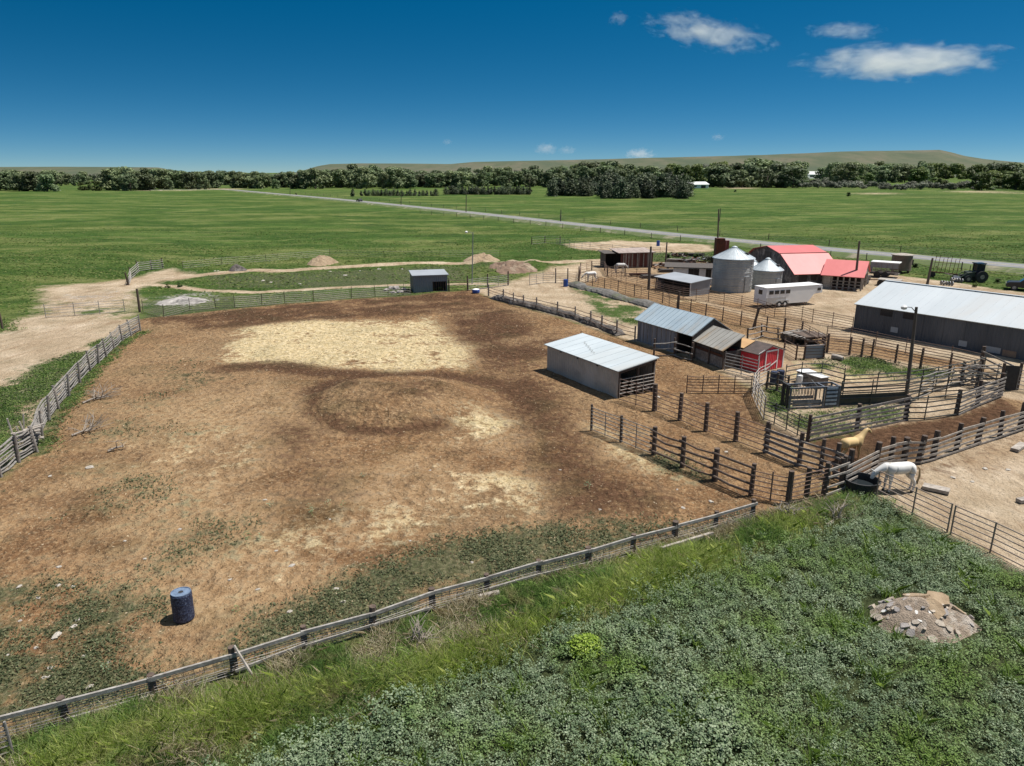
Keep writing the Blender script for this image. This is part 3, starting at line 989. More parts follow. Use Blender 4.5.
MB().box(-.03, .0, -.03, .09, 0, he).build('corner_trim', M['patch'], t)
def barn_px(px, py):
    return f.front(px, py)
for (pa, pb, nm, mm) in (((881, 309), (892, 317), 'window', 'glass'), ((904, 311), (914, 320), 'window', 'glass'), ((891, 327.5), (897.5, 333), 'wall_patch', 'patch'),
                     ((959, 341), (966.5, 347), 'wall_patch', 'patch'), ((985.5, 347), (1000, 354), 'wall_patch', 'patch'), ((1003, 349.5), (1015.5, 358), 'wall_patch', 'patch_rust')):
    a_, b_ = f.front(*pa), f.front(*pb)
    z0 = max(.03, min(b_[1], a_[1]))
    MB().box(a_[0], b_[0], -.03, -.003, z0, max(a_[1], b_[1], z0 + .5)).build(nm, M[mm], t)
for k in range(14):
    xx = 1.1 + k * 1.75
    MB().box(xx, xx + .06, -.025, -.002, .05, he - .1).build('wall_seam', M['barn_wall'], t)

# --- grey run-in shed by the bins
f = Fr(G(655, 289), G(690.2, 296.2))
Lx = f.L
hf = f.side(690.3, 282.9, Lx)[1]
D = f.side(709.5, 293.3, Lx)[0]
hb = f.side(710.2, 278.2, Lx)[1]
hl = f.front(655, 275.8)[1]
t = f.thing('run_in_shed', 'dark fronted grey metal run in shed beside the largest grain bin', 'shed')
MB().prism([(Lx - .07, 0, 0), (Lx - .07, D, 0), (Lx - .07, D, hb - .1), (Lx - .07, 0, hf - .1)], (.07, 0, 0)).build('side_wall', M['gray_tin'], t)
MB().prism([(0, .3, 0), (0, D, 0), (0, D, hb - .1), (0, .3, hf - .1)], (.07, 0, 0)).build('side_wall', M['gray_tin'], t)
MB().box(.07, Lx - .07, D - .07, D, 0, hb - .1).build('back_wall', M['gray_tin'], t)
MB().box(.07, Lx - .07, 1.5, 1.56, 0, hf - .1).build('front_panel', M['inside'], t)  # dark sheet put in for the shade of the open front
mb = MB()
slab(mb, (-.15, -.2, hf), (Lx + .15, -.2, hf), (Lx + .15, D + .15, hb), (-.15, D + .15, hb), .08)
mb.build('roof', M['gray_roof'], t)
MB().box(Lx - .1, Lx + .02, -.06, -.002, 0, hf - .1).build('corner_trim', M['white'], t)
for xx in (0.02, Lx * .5):
    MB().box(xx, xx + .12, .0, .12, 0, hf - .1).build('post', M['darkwood'], t)
mb = MB()
for zz in (.4, .7, 1.0, 1.3):
    mb.tube([(.1, -.1, zz), (Lx - .1, -.1, zz)], .03, 6)
mb.build('pipe_gate', M['pipe'], t)

# --- small grey shed at the back of the arena
f = Fr(G(413.7, 292.8), G(447.8, 291.4))
Lx = f.L
h = f.front(414, 276.2)[1]
D = 3.4
t = f.thing('feed_shed', 'small grey flat roofed shed with barred opening at the arena back fence', 'shed')
mb = MB()
o0, o1 = Lx * .56, Lx * .97
mb.box(0, o0, 0, .08, 0, h).box(o1, Lx, 0, .08, 0, h).box(o0, o1, 0, .08, h * .62, h).box(o0, o1, 0, .08, 0, .12)
mb.build('front_wall', M['gray_tin'], t)
MB().box(-.003, .08, .08, D, 0, h).build('side_wall', M['barn_wall'], t)
MB().box(Lx - .08, Lx, .08, D, 0, h).build('side_wall', M['barn_wall'], t)
MB().box(.08, Lx - .08, D - .08, D, 0, h).build('back_wall', M['barn_wall'], t)
mb = MB()
slab(mb, (-.15, -.2, h + .1), (Lx + .15, -.2, h + .1), (Lx + .15, D + .2, h + .32), (-.15, D + .2, h + .32), .12)
mb.build('roof', M['gray_roof'], t)
for k in range(6):
    xx = o0 + (o1 - o0) * (k + .5) / 6
    MB().tube([(xx, -.03, .1), (xx, -.03, h * .66)], .03, 6).build('bar', M['pipe'], t)

# --- long white stable behind the run-in shed
f = Fr(G(672, 285), G(716, 286.5))
f = Fr(f.A + f.v * 1.5, f.B + f.v * 1.5)
Lx = f.L
h = f.front(700, 267.8)[1]
t = f.thing('stable', 'white walled stable with dark openings and brown roof behind grey shed', 'stable')
mb = MB().box(0, Lx, 0, .1, 0, h)
mb.build('front_wall', M['white'], t)
MB().box(0, .1, .1, 4, 0, h).build('side_wall', M['dark_board'], t)
MB().box(Lx - .1, Lx, .1, 4, 0, h).build('side_wall', M['dark_board'], t)
MB().box(.1, Lx - .1, 3.9, 4, 0, h).build('back_wall', M['dark_board'], t)
mb = MB()
slab(mb, (-1.2, -.4, h + .05), (Lx + .3, -.4, h + .05), (Lx + .3, 3.0, h + .3), (-1.2, 3.0, h + .3), .12)
mb.build('roof', M['dark_board'], t)
for (a_, b_) in ((688.5, 699.3), (706, 711.5)):
    x0, x1 = f.front(a_, 270)[0], f.front(b_, 270)[0]
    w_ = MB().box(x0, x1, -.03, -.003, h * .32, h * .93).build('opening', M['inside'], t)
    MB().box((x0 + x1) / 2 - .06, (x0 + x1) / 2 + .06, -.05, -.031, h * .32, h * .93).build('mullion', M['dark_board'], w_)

# --- old red and white board loafing shed
f = Fr(G(620.3, 268.3), G(652.5, 267.3))
Lx = f.L
h = f.front(622, 253.0)[1]
D = 3.9
t = f.thing('board_shed', 'old open ended shed with flaking red and white boards and dark mouth', 'shed')
mb = MB()
n = 26
for k in range(n):
    x0 = Lx * k / n
    mb.box(x0 + .01, x0 + Lx / n - .02, 0, .05, .05 + R.random() * .15, h - R.random() * .08)
mb.build('front_wall', M['redwood'], t)
for k in (2, 6, 9, 13, 18, 22):
    x0 = Lx * k / n
    MB().box(x0 + .02, x0 + Lx / n * .8, -.03, -.003, .1, h - .1).build('pale_board', M['palewood'], t)
MB().box(-.0, Lx, D - .06, D, 0, h).build('back_wall', M['dark_board'], t)
MB().box(Lx - .06, Lx, .06, D - .06, 0, h).build('end_wall', M['redwood'], t)
mb = MB().box(Lx * .35, Lx * .35 + .05, .06, D - .1, 0, h)
mb.build('partition', M['inside'], t)
mb = MB()
slab(mb, (-.5, -.35, h + .05), (Lx + .3, -.35, h + .05), (Lx + .3, D + .3, h + .35), (-.5, D + .3, h + .35), .1)
mb.build('roof', mat('old_board_roof', (.36, .30, .27), (.22, .17, .15), 1.4, .9, stretch=(3, .3, 1)), t)
# its dark lower wing
MB().box(-2.3, -.02, 3.2, 3.3, 0, h * .92).build('side_bay', M['inside'], t)  # near-black back sheet carries the shade of the open mouth
MB().box(-2.3, -2.2, 1.0, 3.19, 0, h * .92).build('side_bay', M['dark_board'], t)
mb = MB()
slab(mb, (-2.5, .9, h * .95), (-.52, .9, h * .95), (-.52, D + .2, h * .95 + .2), (-2.5, D + .2, h * .95 + .2), .08)
mb.build('side_roof', M['dark_board'], t)


# --- grain bins
def grain_bin(label, pxc, pyb, pw, pye, pya, group='grain bins beside the yard'):
    c = G(pxc, pyb)
    depth = c.y * CP + CAM_H * SP      # along the lens axis
    r = pw / 2 * depth / F
    h = HT(pxc, pyb, pye)
    ha = HT(pxc, pyb, pya)
    t = thing('grain_bin', label, 'silo', c, 0, group)
    mb = MB()
    mb.lathe([(r, 0), (r, h)], 40)
    mb.build('wall', M['silo'], t, smooth=False)
    nb = 5
    for k in range(1, nb):
        MB().lathe([(r + .002, h * k / nb - .03), (r + .03, h * k / nb - .03), (r + .03, h * k / nb + .03), (r + .002, h * k / nb + .03)], 40).build('band', M['silo'], t)
    rf = MB().lathe([(r + .18, h - .02), (r + .16, h + .06), (.32, ha - .1)], 32).build('roof', M['silo_roof'], t)
    mb = MB()
    for k in range(20):
        a = 2 * math.pi * k / 20
        mb.beam(((r + .12) * math.cos(a), (r + .12) * math.sin(a), h + .07), (.34 * math.cos(a), .34 * math.sin(a), ha - .09), .04, .05)
    mb.build('roof_rib', M['silo_roof'], rf)
    MB().lathe([(.36, ha - .14), (.36, ha + .02), (.12, ha + .14)], 16).build('cap', M['silo_roof'], t)
    a = -.62
    p = Vector((math.cos(a), math.sin(a), 0))
    q_ = p * (r * .62)
    zz = h + (ha - h) * .38
    hh = MB().box(-.3, .3, -.3, .3, zz - .1, zz + .22).build('roof_hatch', M['black'], t, loc=(q_.x, q_.y, 0), rz=a)
    a = -1.05
    p = Vector((math.cos(a), math.sin(a), 0))
    MB().box(-.05, .09, -.42, .42, .15, min(2.1, h * .6)).build('door', M['steel'], t, loc=p * r, rz=a)
    a = -.75
    mb = MB()
    for s_ in (-.2, .2):
        mb.beam((.1, s_, .2), (.1, s_, h), .04, .04)
    for k in range(12):
        mb.beam((.1, -.2, .4 + k * (h - .5) / 12), (.1, .2, .4 + k * (h - .5) / 12), .03, .03)
    p = Vector((math.cos(a), math.sin(a), 0))
    mb.build('ladder', M['steel'], t, loc=p * r, rz=a)
    return t, c, r, h


gb, BINC, BINR, BINH = grain_bin('largest galvanised grain bin with conical roof beside the grey shed', 731, 290.0, 38.6, 257.8, 247)
grain_bin('shorter galvanised grain bin with conical roof next to the white trailer', 765.3, 287.5, 29.4, 269.5, 258.6)
grain_bin('grain bin mostly hidden behind and between the two others', 752, 281, 18, 267.5, 260.5)

# --- red roofed gambrel barn with a lower wing
A0 = G(793.6, 287.4)
B0 = G(838, 286.8)
f = Fr(A0, B0)
f = Fr(A0, A0 + Vector((.985, .17, 0)) * 1.06 * f.L)
Lx = f.L
he = f.front(794, 272.6)[1]
# gable runs away to the left: depth from the far corner of the end wall
fv = f.v
db, hbk = f.side(782.4, 253.6, 0)
dr_, hr = f.side(768.7, 245.6, 0)
hbk, hr = max(hbk, he + 1.2), max(hr, he + 2.2)
D = 2 * dr_
t = f.thing('gambrel_barn', 'old stone barn with bright red gambrel metal roof and lower red wing', 'barn')
prof = [(0, he), (db, hbk), (dr_, hr), (D - db, hbk), (D, he)]
MB().box(0, Lx, 0, .25, 0, he).build('front_wall', M['stone'], t)
MB().prism([(0, .25, 0), (0, D, 0)] + [(0, y, z - .12) for (y, z) in prof[::-1]][:-1] + [(0, .25, he - .05)], (.25, 0, 0)).build('gable_wall', M['stone'], t)
MB().prism([(Lx - .25, .25, 0), (Lx - .25, D, 0)] + [(Lx - .25, y, z - .12) for (y, z) in prof[::-1]][:-1] + [(Lx - .25, .25, he - .05)], (.25, 0, 0)).build('gable_wall', M['dark_board'], t)
MB().box(.25, Lx - .25, D - .25, D, 0, he).build('back_wall', M['stone'], t)
mb = MB()
for (y0, z0), (y1, z1) in zip(prof, prof[1:]):
    if y0 == 0:
        y0, z0 = -.35, z0 - .35 * (z1 - z0) / (y1 - y0)
    if y1 == D:
        y1, z1 = D + .35, z1 + .35 * (z1 - z0) / (y1 - y0)
    slab(mb, (-.3, y0, z0), (Lx + .3, y0, z0), (Lx + .3, y1, z1), (-.3, y1, z1), .08)
mb.build('roof', M['red_roof'], t)
MB().beam((-.3, db, hbk + .04), (Lx + .3, db, hbk + .04), .1, .06).build('roof_break', M['rust'], t)
for (x0, x1, z0, z1) in ((.6, 1.8, .2, 1.9), (2.4, 3.2, .9, 1.9)):
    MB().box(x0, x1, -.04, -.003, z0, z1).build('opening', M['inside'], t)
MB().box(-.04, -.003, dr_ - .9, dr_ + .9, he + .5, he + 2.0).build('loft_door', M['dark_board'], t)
MB().box(-.04, -.003, dr_ - 2.2, dr_ - .4, .05, 2.2).build('barn_door', M['dark_board'], t)
# wing
fw = Fr(G(821, 288.3), G(851, 290.6))
hwe = fw.front(821, 273.8)[1]
wx = fw.L * 1.3
s1 = 3.3
_p = fw.w(wx, s1)
_r = ray(867, 261.9)
wr = max(CAM_H + _r.z * (_p.y / _r.y), hwe + .9)

wing = MB()
wing.box(0, .2, 0, s1 * 2, 0, hwe)
wing.box(0, wx * .22, .0, .2, 0, hwe)
rel = Matrix.Rotation(-f.rz, 4, 'Z') @ Matrix.Translation(fw.A - f.A) @ Matrix.Rotation(fw.rz, 4, 'Z')


def wing_part(name, mb, m):
    o = mb.build(name, m, t)
    o.matrix_local = rel
    return o


wg = wing_part('wing_wall', wing, M['palewood'])
wing_part('wing_back_wall', MB().box(0, wx, s1 * 2 - .2, s1 * 2, 0, hwe), M['stone'])
mb = MB()
sl_ = (wr - hwe) / s1
slab(mb, (-.2, -.4, hwe - .4 * sl_ + .1), (wx + .3, -.4, hwe - .4 * sl_ + .1), (wx + .3, s1, wr + .1), (-.2, s1, wr + .1), .08)
slab(mb, (-.2, s1, wr + .1), (wx + .3, s1, wr + .1), (wx + .3, 2 * s1 + .4, hwe - .4 * sl_ + .1), (-.2, 2 * s1 + .4, hwe - .4 * sl_ + .1), .08)
wing_part('wing_roof', mb, M['red_roof'])
wing_part('wing_gable', MB().prism([(wx, 0, hwe - .05), (wx, 2 * s1, hwe - .05), (wx, s1, wr)], (.1, 0, 0)), M['palewood'])
for k in range(6):
    xx = wx * (.25 + .75 * k / 5) - .1
    wing_part('post', MB().box(xx, xx + .18, 0, .18, 0, hwe), M['palewood'])
for yy in (.0, s1 * .55, s1 * 1.45, 2 * s1 - .3):
    wing_part('post', MB().box(wx - .1, wx + .1, yy + .02, yy + .22, 0, hwe), M['palewood'])
wing_part('inner_wall', MB().box(wx * .25, wx - .3, s1 * .8, s1 * .8 + .1, 0, hwe), M['inside'])
mb = MB()
for zz in (.35, .75, 1.15):
    mb.beam((wx * .25, -.05, zz), (wx, -.05, zz), .05, .12)
wing_part('pen_rails', mb, M['graywood'])

# --- far farm buildings among the trees
def far_house(name, label, pxa, pya, pxb, pyb, hpx, roofpx, wall, roof, D=9):
    f = Fr(G(pxa, pya), G(pxb, pyb))
    h = HT(pxa, pya, pya - hpx)
    rh = HT(pxa, pya, pya - hpx - roofpx) + .5
    Lx = f.L
    t = f.thing(name, label, 'house')
    MB().box(0, Lx, 0, .3, 0, h).build('front_wall', wall, t)
    for xx in (0, Lx - .3):
        MB().prism([(xx, .3, 0), (xx, D, 0), (xx, D, h), (xx, D / 2, rh), (xx, .3, h)], (.3, 0, 0)).build('gable_wall', wall, t)
    MB().box(.3, Lx - .3, D - .3, D, 0, h).build('back_wall', wall, t)
    mb = MB()
    slab(mb, (-.6, -.6, h), (Lx + .6, -.6, h), (Lx + .6, D / 2, rh + .3), (-.6, D / 2, rh + .3), .2)
    slab(mb, (-.6, D / 2, rh + .3), (Lx + .6, D / 2, rh + .3), (Lx + .6, D + .6, h), (-.6, D + .6, h), .2)
    mb.build('roof', roof, t)
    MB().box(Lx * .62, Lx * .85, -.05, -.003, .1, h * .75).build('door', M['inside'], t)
    MB().box(Lx * .15, Lx * .4, -.05, -.003, h * .35, h * .75).build('window', M['glass'], t)


M['tinwhite'] = mat('white_tin_roof', (.74, .74, .72), (.66, .66, .66), .2, .5)
far_house('farm_shed', 'white roofed farm shed at the edge of the far trees', 688.5, 188.4, 708.5, 188.2, 3.9, 1.8, M['white'], M['tinwhite'], 12)
far_house('farmhouse', 'farmhouse with white roof peeping out of the far right trees', 807, 178.6, 824, 178.4, 4.2, 2.6, M['white'], M['tinwhite'], 16)
far_house('farmhouse', 'low pale roofed house half hidden at right of far trees', 836, 178.2, 846, 178.0, 2.6, 1.8, M['gray_tin'], M['tinwhite'], 12)
# ------------------------------------------------------------------ fences
def gpos(q):
    p = G(*q)
    p.z = float(gz(p.x, p.y))
    return p


def resample(pts, step):
    out = []
    for a, b in zip(pts, pts[1:]):
        n = max(1, round((b - a).length / step))
        out += [a.lerp(b, k / n) for k in range(n)]
    return out + [pts[-1]]


def fence(name, label, pts, h, style='panel', post='wood', nr=6, rail=None, postm=None, mid=1.9, r=.026, pw=.19, step=None, ph=None, group=None, lean=.03, low=.12, cat='fence', world=False, first=True):
    P = [p.copy() for p in pts] if world else [gpos(q) for q in pts]
    if step:
        P = resample(P, step)
        for p in P:
            p.z = float(gz(p.x, p.y))
    o = P[0].copy()
    t = thing(name, label, cat, o, 0, group)
    Q = [p - o for p in P]
    ph = ph or h + .12
    postm = postm or M['darkwood']
    rail = rail or M['pipe']
    for i, q in enumerate(Q):
        d = (Q[min(i + 1, len(Q) - 1)] - Q[max(i - 1, 0)]).normalized()
        s = Vector((-d.y, d.x, 0))
        top = q + Vector((R.uniform(-lean, lean), R.uniform(-lean, lean), ph + R.uniform(-.05, .06)))
        if i == 0 and not first:
            continue
        if post == 'wood':
            rr = pw * .5 * R.uniform(.85, 1.15)
            MB().tube([q - Vector((0, 0, .15)), (q + top) / 2, top], rr * 1.05, 8, rr * .92).build('post', postm, t, loc=s * (pw * .45), smooth=False)
        elif post == 'pipe':
            MB().tube([q - Vector((0, 0, .1)), top], .035, 6).build('post', postm if postm is not M['darkwood'] else rail, t)
        elif post == 'steel':
            MB().beam(q - Vector((0, 0, .1)), top, .05, .05).build('post', postm, t)
    for a, b in zip(Q, Q[1:]):
        d = b - a
        ln = d.length
        if ln < .2:
            continue
        dn = d / ln
        s = Vector((-dn.y, dn.x, 0)).normalized()
        mb = MB()
        U = Vector((0, 0, 1))
        if style == 'panel':
            a2, b2 = a, b
            for k in range(nr):
                z = low + (h - low) * (k / (nr - 1)) ** .9
                mb.tube([a2 + U * z, (a2 + b2) / 2 + U * (z + R.uniform(-.012, .012)), b2 + U * z], r, 6)
            m_ = max(1, round(ln / mid))
            for k in range(1, m_):
                p = a2.lerp(b2, k / m_)
                mb.tube([p + U * .04, p + U * (h + .01)], r * 1.1, 6)
            mb.build('pipe_panel', rail, t)
        elif style == 'board':
            for k in range(nr):
                z = low + (h - low) * k / (nr - 1)
                e0, e1 = R.uniform(-.065, .065), R.uniform(-.065, .065)
                mb.beam(a - dn * .08 + U * (z + e0) - s * .05, b + dn * .08 + U * (z + e1) - s * .05, .04, R.uniform(.09, .16))
            mb.build('board_section', rail, t)
        elif style == 'pole':
            for k in range(nr):
                z = low + (h - low) * k / max(1, nr - 1)
                m1 = (a + b) / 2 + U * (z + R.uniform(-.10, .02)) + s * R.uniform(-.05, .05)
                mb.tube([a - dn * .15 + U * (z + R.uniform(-.05, .05)) - s * .06, m1 - s * .06, b + dn * .15 + U * (z + R.uniform(-.05, .05)) - s * .06], R.uniform(.8, 1.2) * r, 6)
            mb.build('rail_section', rail, t)
        elif style == 'farm':      # top pole, low rail and sheep wire
            mb.beam(a - dn * .1 + U * (h + R.uniform(-.04, .04)), b + dn * .1 + U * (h + R.uniform(-.04, .04)), .07, .12)
            mb.build('top_rail', rail, t)
            if R.random() < .6:
                MB().beam(a + U * (h * .36 + R.uniform(-.1, .08)) - s * .03, b + U * (h * .34 + R.uniform(-.1, .1)) - s * .03, .04, .09).build('low_rail', M['polewood'], t)
            wm = MB()
            for k in range(7):
                z = h * (.10 + .125 * k)
                m1 = (a + b) / 2 + U * (z + R.uniform(-.05, .02))
                wm.tube([a + U * z, m1, b + U * (z + R.uniform(-.03, .03))], .012, 4)
            n = int(ln / .28)
            for k in range(1, n):
                p = a.lerp(b, k / n)
                wm.tube([p + U * .1, p + U * h * .86], .008, 4)
            wm.build('mesh_wire', M['wire'], t)
        elif style == 'wire':
            for k in range(nr):
                z = low + (h - low) * k / (nr - 1)
                mb.tube([a + U * z, (a + b) / 2 + U * (z - .03), b + U * z], r * .5, 4)
            mb.build('wire_section', rail, t)
    return t


# foreground wood and wire fence along the arena
fence('wood_and_wire_fence', 'long fence of dark posts, grey top rail and mesh wire along the near arena edge',
      [(-120, 784), (-30, 752), (67, 726), (155, 702), (236, 677), (306, 653), (374, 634), (434, 612), (489, 595), (540, 580), (590, 568), (634, 555), (676, 543), (717, 531), (754, 520)],
      .74, 'farm', pw=.24, rail=M['polewood'], ph=.90, lean=.05)
# bottom-left corner panel
fence('panel_fence', 'short battered wire panel leaning in the grass at the bottom left corner', [(-40, 775), (14, 757)], .95, 'panel', 'pipe', nr=6, rail=M['rail'], r=.02, mid=.7)
# left slab fence
fence('slab_fence', 'crooked slab rail fence curving along the left edge of the arena',
      [(140, 331), (131, 335.5), (122, 341), (114, 349), (106, 357), (98, 364), (90, 371), (79, 383), (68, 397), (58, 409), (48, 421), (41, 436), (36, 452), (18, 463), (0, 477), (-30, 496), (-70, 516)],
      1.4, 'pole', pw=.15, nr=8, r=.05, rail=M['rail'], postm=M['graywood'], lean=.2, ph=1.6, low=.12)
# loose poles leaning on it
for (a_, b_, h1) in (((94, 358), (108, 349), 1.7), ((52, 396), (74, 376), 1.75), ((26, 447), (38, 414), 1.9)):
    p, q_ = gpos(a_), gpos(b_)
    tag(MB().tube([p + Vector((0, 0, .12)), (p + q_) / 2 + Vector((0, 0, .2)), q_ + Vector((0, 0, .14))], .06, 6, .045).build('loose_pole', M['palewood']),
        {94: 'pale loose pole lying on the ground near the far end of the slab fence', 52: 'long pale pole lying in the grass beside the middle of slab fence', 26: 'pale pole lying near the slab fence bend'}[a_[0]], 'pole', 'loose poles by the slab fence')
# back fence of the arena
fence('wire_fence', 'thin wire fence along the back of the arena with dark steel posts',
      [(143, 312), (164, 318), (190, 310.5), (216, 308.5), (235, 308), (262, 305.5), (285, 303.5), (314, 301.5), (351.5, 298.3), (375.5, 296.8), (388, 295.8), (404, 295), (411, 294.6)],
      1.25, 'wire', 'steel', nr=6, rail=M['wire'], ph=1.45, lean=.08, r=.03)
p = gpos((143, 312))
tag(MB().tube([p - Vector((0, 0, .1)), p + Vector((.05, 0, 2.6))], .14, 8, .12).build('gate_post', M['darkwood'], loc=(-.3, -.1, 0)), 'tall dark wood post at the far left arena corner', 'post')
fence('corral_gate', 'pale open pipe gates across the left dirt yard', [(46, 318), (75, 316), (100, 314), (125, 312)], 1.35, 'panel', 'pipe', nr=5, rail=M['pipe_silver'], mid=2.4, r=.022)
fence('wire_fence', 'broken wire fence with dark post at the far left edge', [(2.5, 329), (-60, 338), (-130, 348)], 1.2, 'wire', 'wood', nr=4, rail=M['wire'], ph=1.75)
fence('old_pen', 'rickety grey pen of rails in the grass at left of the dirt track', [(129, 285), (131, 279), (139, 270.5), (152, 269), (163, 268)], 1.4, 'pole', nr=5, r=.05, rail=M['polewood'], ph=1.7, lean=.15)
fence('wire_fence', 'field boundary wire fence along the far dirt track', [(183, 268), (222, 264.5), (266, 261), (330, 256), (384, 257.5), (440, 257), (500, 257)], 1.1, 'wire', 'steel', nr=4, rail=M['wire'], step=12, ph=1.25, r=.03)
fence('corral_gate', 'pipe gate between grey feed shed and the arena corner posts', [(449, 291.5), (468, 291.2)], 1.4, 'panel', 'wood', nr=5, rail=M['pipe'])
fence('corral_gate', 'open pipe gate at the far corner of the arena', [(468, 291), (488, 288.5), (508.5, 285.5)], 1.45, 'panel', 'wood', nr=6, rail=M['pipe_silver'], ph=1.95)
# arena right back fence with a low bank behind
fence('cable_fence', 'post and cable fence along the far right arena edge with low dark bank',
      [(488, 296), (503, 301), (513, 304.5), (523, 307), (536, 309.8), (557, 315.5), (574.6, 320), (590, 325.5), (601, 329.5), (616, 335), (634, 341.5)],
      1.2, 'pole', pw=.17, nr=3, r=.028, rail=M['pipe'], low=.5, postm=M['rail'], ph=1.45)


def bank(name, label, pts, h, wd, m, seed, cat):
    P = resample([gpos(q) for q in pts], .45)
    o = P[0].copy()
    t = []
    vs, fs = [], []
    n = 9
    for i, p in enumerate(P):
        d = (P[min(i + 1, len(P) - 1)] - P[max(i - 1, 0)]).normalized()
        s = Vector((-d.y, d.x, 0))
        e = min(1, i / 3, (len(P) - 1 - i) / 3)
        for k in range(n):
            a = math.pi * k / (n - 1)
            j = 1 + .35 * noise.noise(Vector((p.x * .6, p.y * .6, seed))) + .16 * noise.noise(Vector((p.x * 3, p.y * 3, k * 1.7 + seed)))
            vs.append(p - o + s * (math.cos(a) * wd * .5 * j) + Vector((0, 0, math.sin(a) * h * j * (.25 + .75 * e) - .05)))
    for i in range(len(P) - 1):
        for k in range(n - 1):
            fs.append((i * n + k, i * n + k + 1, (i + 1) * n + k + 1, (i + 1) * n + k))
    ob = MB().add(vs, fs).build(name, m, loc=o)
    return tag(ob, label, cat)


M['bank'] = mat('dark_manure_bank', (.11, .095, .085), (.055, .048, .043), 1.5, 1, bstr=.8, bdist=.1, c3=(.22, .20, .18))
M['bank2'] = mat('grey_rubble_bank', (.17, .16, .15), (.085, .08, .07), 1.2, 1, bstr=.8, bdist=.1, c3=(.09, .10, .05))
bank('earth_bank', 'low dark bank of manure and tyres along the arena cable fence', [(492, 297.5), (513, 303), (536, 308.3), (574.6, 318.5), (601, 327.5), (622, 335.5)], .62, 1.3, M['bank'], 1, 'bank')
bank('earth_bank', 'low grey rubble bank running from the blue barrel past the driveway', [(570, 284), (585, 289), (604, 293), (620, 299), (640, 303.5), (660, 309)], .6, 2.0, M['bank2'], 5, 'bank')
fence('corral_gate', 'pale swung open gate beside the driveway post', [(529.5, 285.2), (543, 283.4), (555.5, 283)], 1.45, 'panel', 'pipe', nr=6, rail=M['pipe_silver'], mid=1.6)
fence('corral_gate', 'short dark gate between driveway post and horse pen', [(555.5, 283), (568, 283.5), (579, 281.5)], 1.35, 'panel', 'wood', nr=6, rail=M['pipe'], ph=2.1)
fence('pipe_fence', 'long rusty pipe fence on the near side of the horse pens',
      [(579, 281.3), (592, 286), (604, 289), (617.5, 292), (634, 296), (648, 299.5), (662, 303), (676.4, 309.5), (690, 313), (705, 317.5), (722, 321), (740, 325.5), (755, 329), (766, 331.5), (783, 334)],
      1.4, 'panel', 'wood', nr=6, rail=M['pipe'], pw=.12, ph=1.5)
tag(MB().tube([gpos((678, 310.5)) - Vector((0, 0, .1)), gpos((678, 310.5)) + Vector((0, 0, 2.2))], .13, 8).build('corner_post', M['darkwood']), 'tall dark corner post beside the blue roofed shed', 'post')
p = gpos((752.5, 329.5))
tag(MB().tube([p - Vector((0, 0, .1)), p + Vector((.45, 0, 2.2))], .13, 8).build('corner_post', M['darkwood']), 'leaning dark post at the bend of the horse pen fence', 'post')
fence('pipe_fence', 'pipe fence round the far side of the white horse pen', [(579, 281.3), (581, 273), (592, 270.5), (604, 270.8), (607, 276), (625, 276.5), (648, 276.8)], 1.4, 'panel', 'wood', nr=5, rail=M['pipe'], pw=.16)
fence('pipe_fence', 'middle pipe fence between horse pens below the tall pole', [(607, 276), (626, 283), (648, 287.5), (660, 292)], 1.35, 'panel', 'pipe', nr=6, rail=M['pipe'])
fence('pipe_fence', 'rusty pipe fence in front of the grain bins and white trailer',
      [(655, 293), (683, 299.5), (696, 300.5), (708.4, 301.5), (723.6, 304.5), (740.8, 308), (757, 311.5), (774, 317.6), (785, 317.4), (801.6, 320), (812, 322.8), (832, 326.6), (852, 331)],
      1.35, 'panel', 'pipe', nr=6, rail=M['pipe'], mid=2.2)
fence('pipe_fence', 'brown pipe fence behind the green pen below the metal barn',
      [(783, 334.5), (800, 338), (826, 352.5), (849, 355), (861, 357), (871, 358), (894.5, 363), (919.5, 368.8), (948, 374), (978.5, 381)],
      1.5, 'panel', 'wood', nr=7, rail=M['pipe'], pw=.2, mid=2.0)
fence('pipe_fence', 'brown pipe fence along the dirt lane left of the metal barn', [(826, 340), (850, 341.5), (875, 347), (905, 354), (950, 363), (979, 370)], 1.3, 'panel', 'pipe', nr=6, rail=M['pipe'], mid=2.5)
fence('plank_fence', 'grey plank loading fence at the dark gateway by the metal barn', [(978.5, 371), (1015, 389.6)], 1.6, 'board', nr=4, rail=M['graywood'], ph=1.95, pw=.26)
p, q_ = gpos((1001, 390)), gpos((1014.5, 391))
t = thing('loading_gate', 'solid black sheeted gate standing between grey plank fences', 'gate', p)
MB().beam(Vector((0, 0, .95)), q_ - p + Vector((0, 0, .95)), .06, 1.8).build('sheet', M['black'], t)
MB().tube([(0, 0, 0), (0, 0, 2.0)], .1, 8).build('post', M['darkwood'], t, loc=(-.12, 0, 0))
fence('corral_gate', 'silver pipe gate at the right edge beside the black gate', [(1016, 390), (1045, 396), (1085, 405)], 1.5, 'panel', 'pipe', nr=6, rail=M['pipe_silver'])
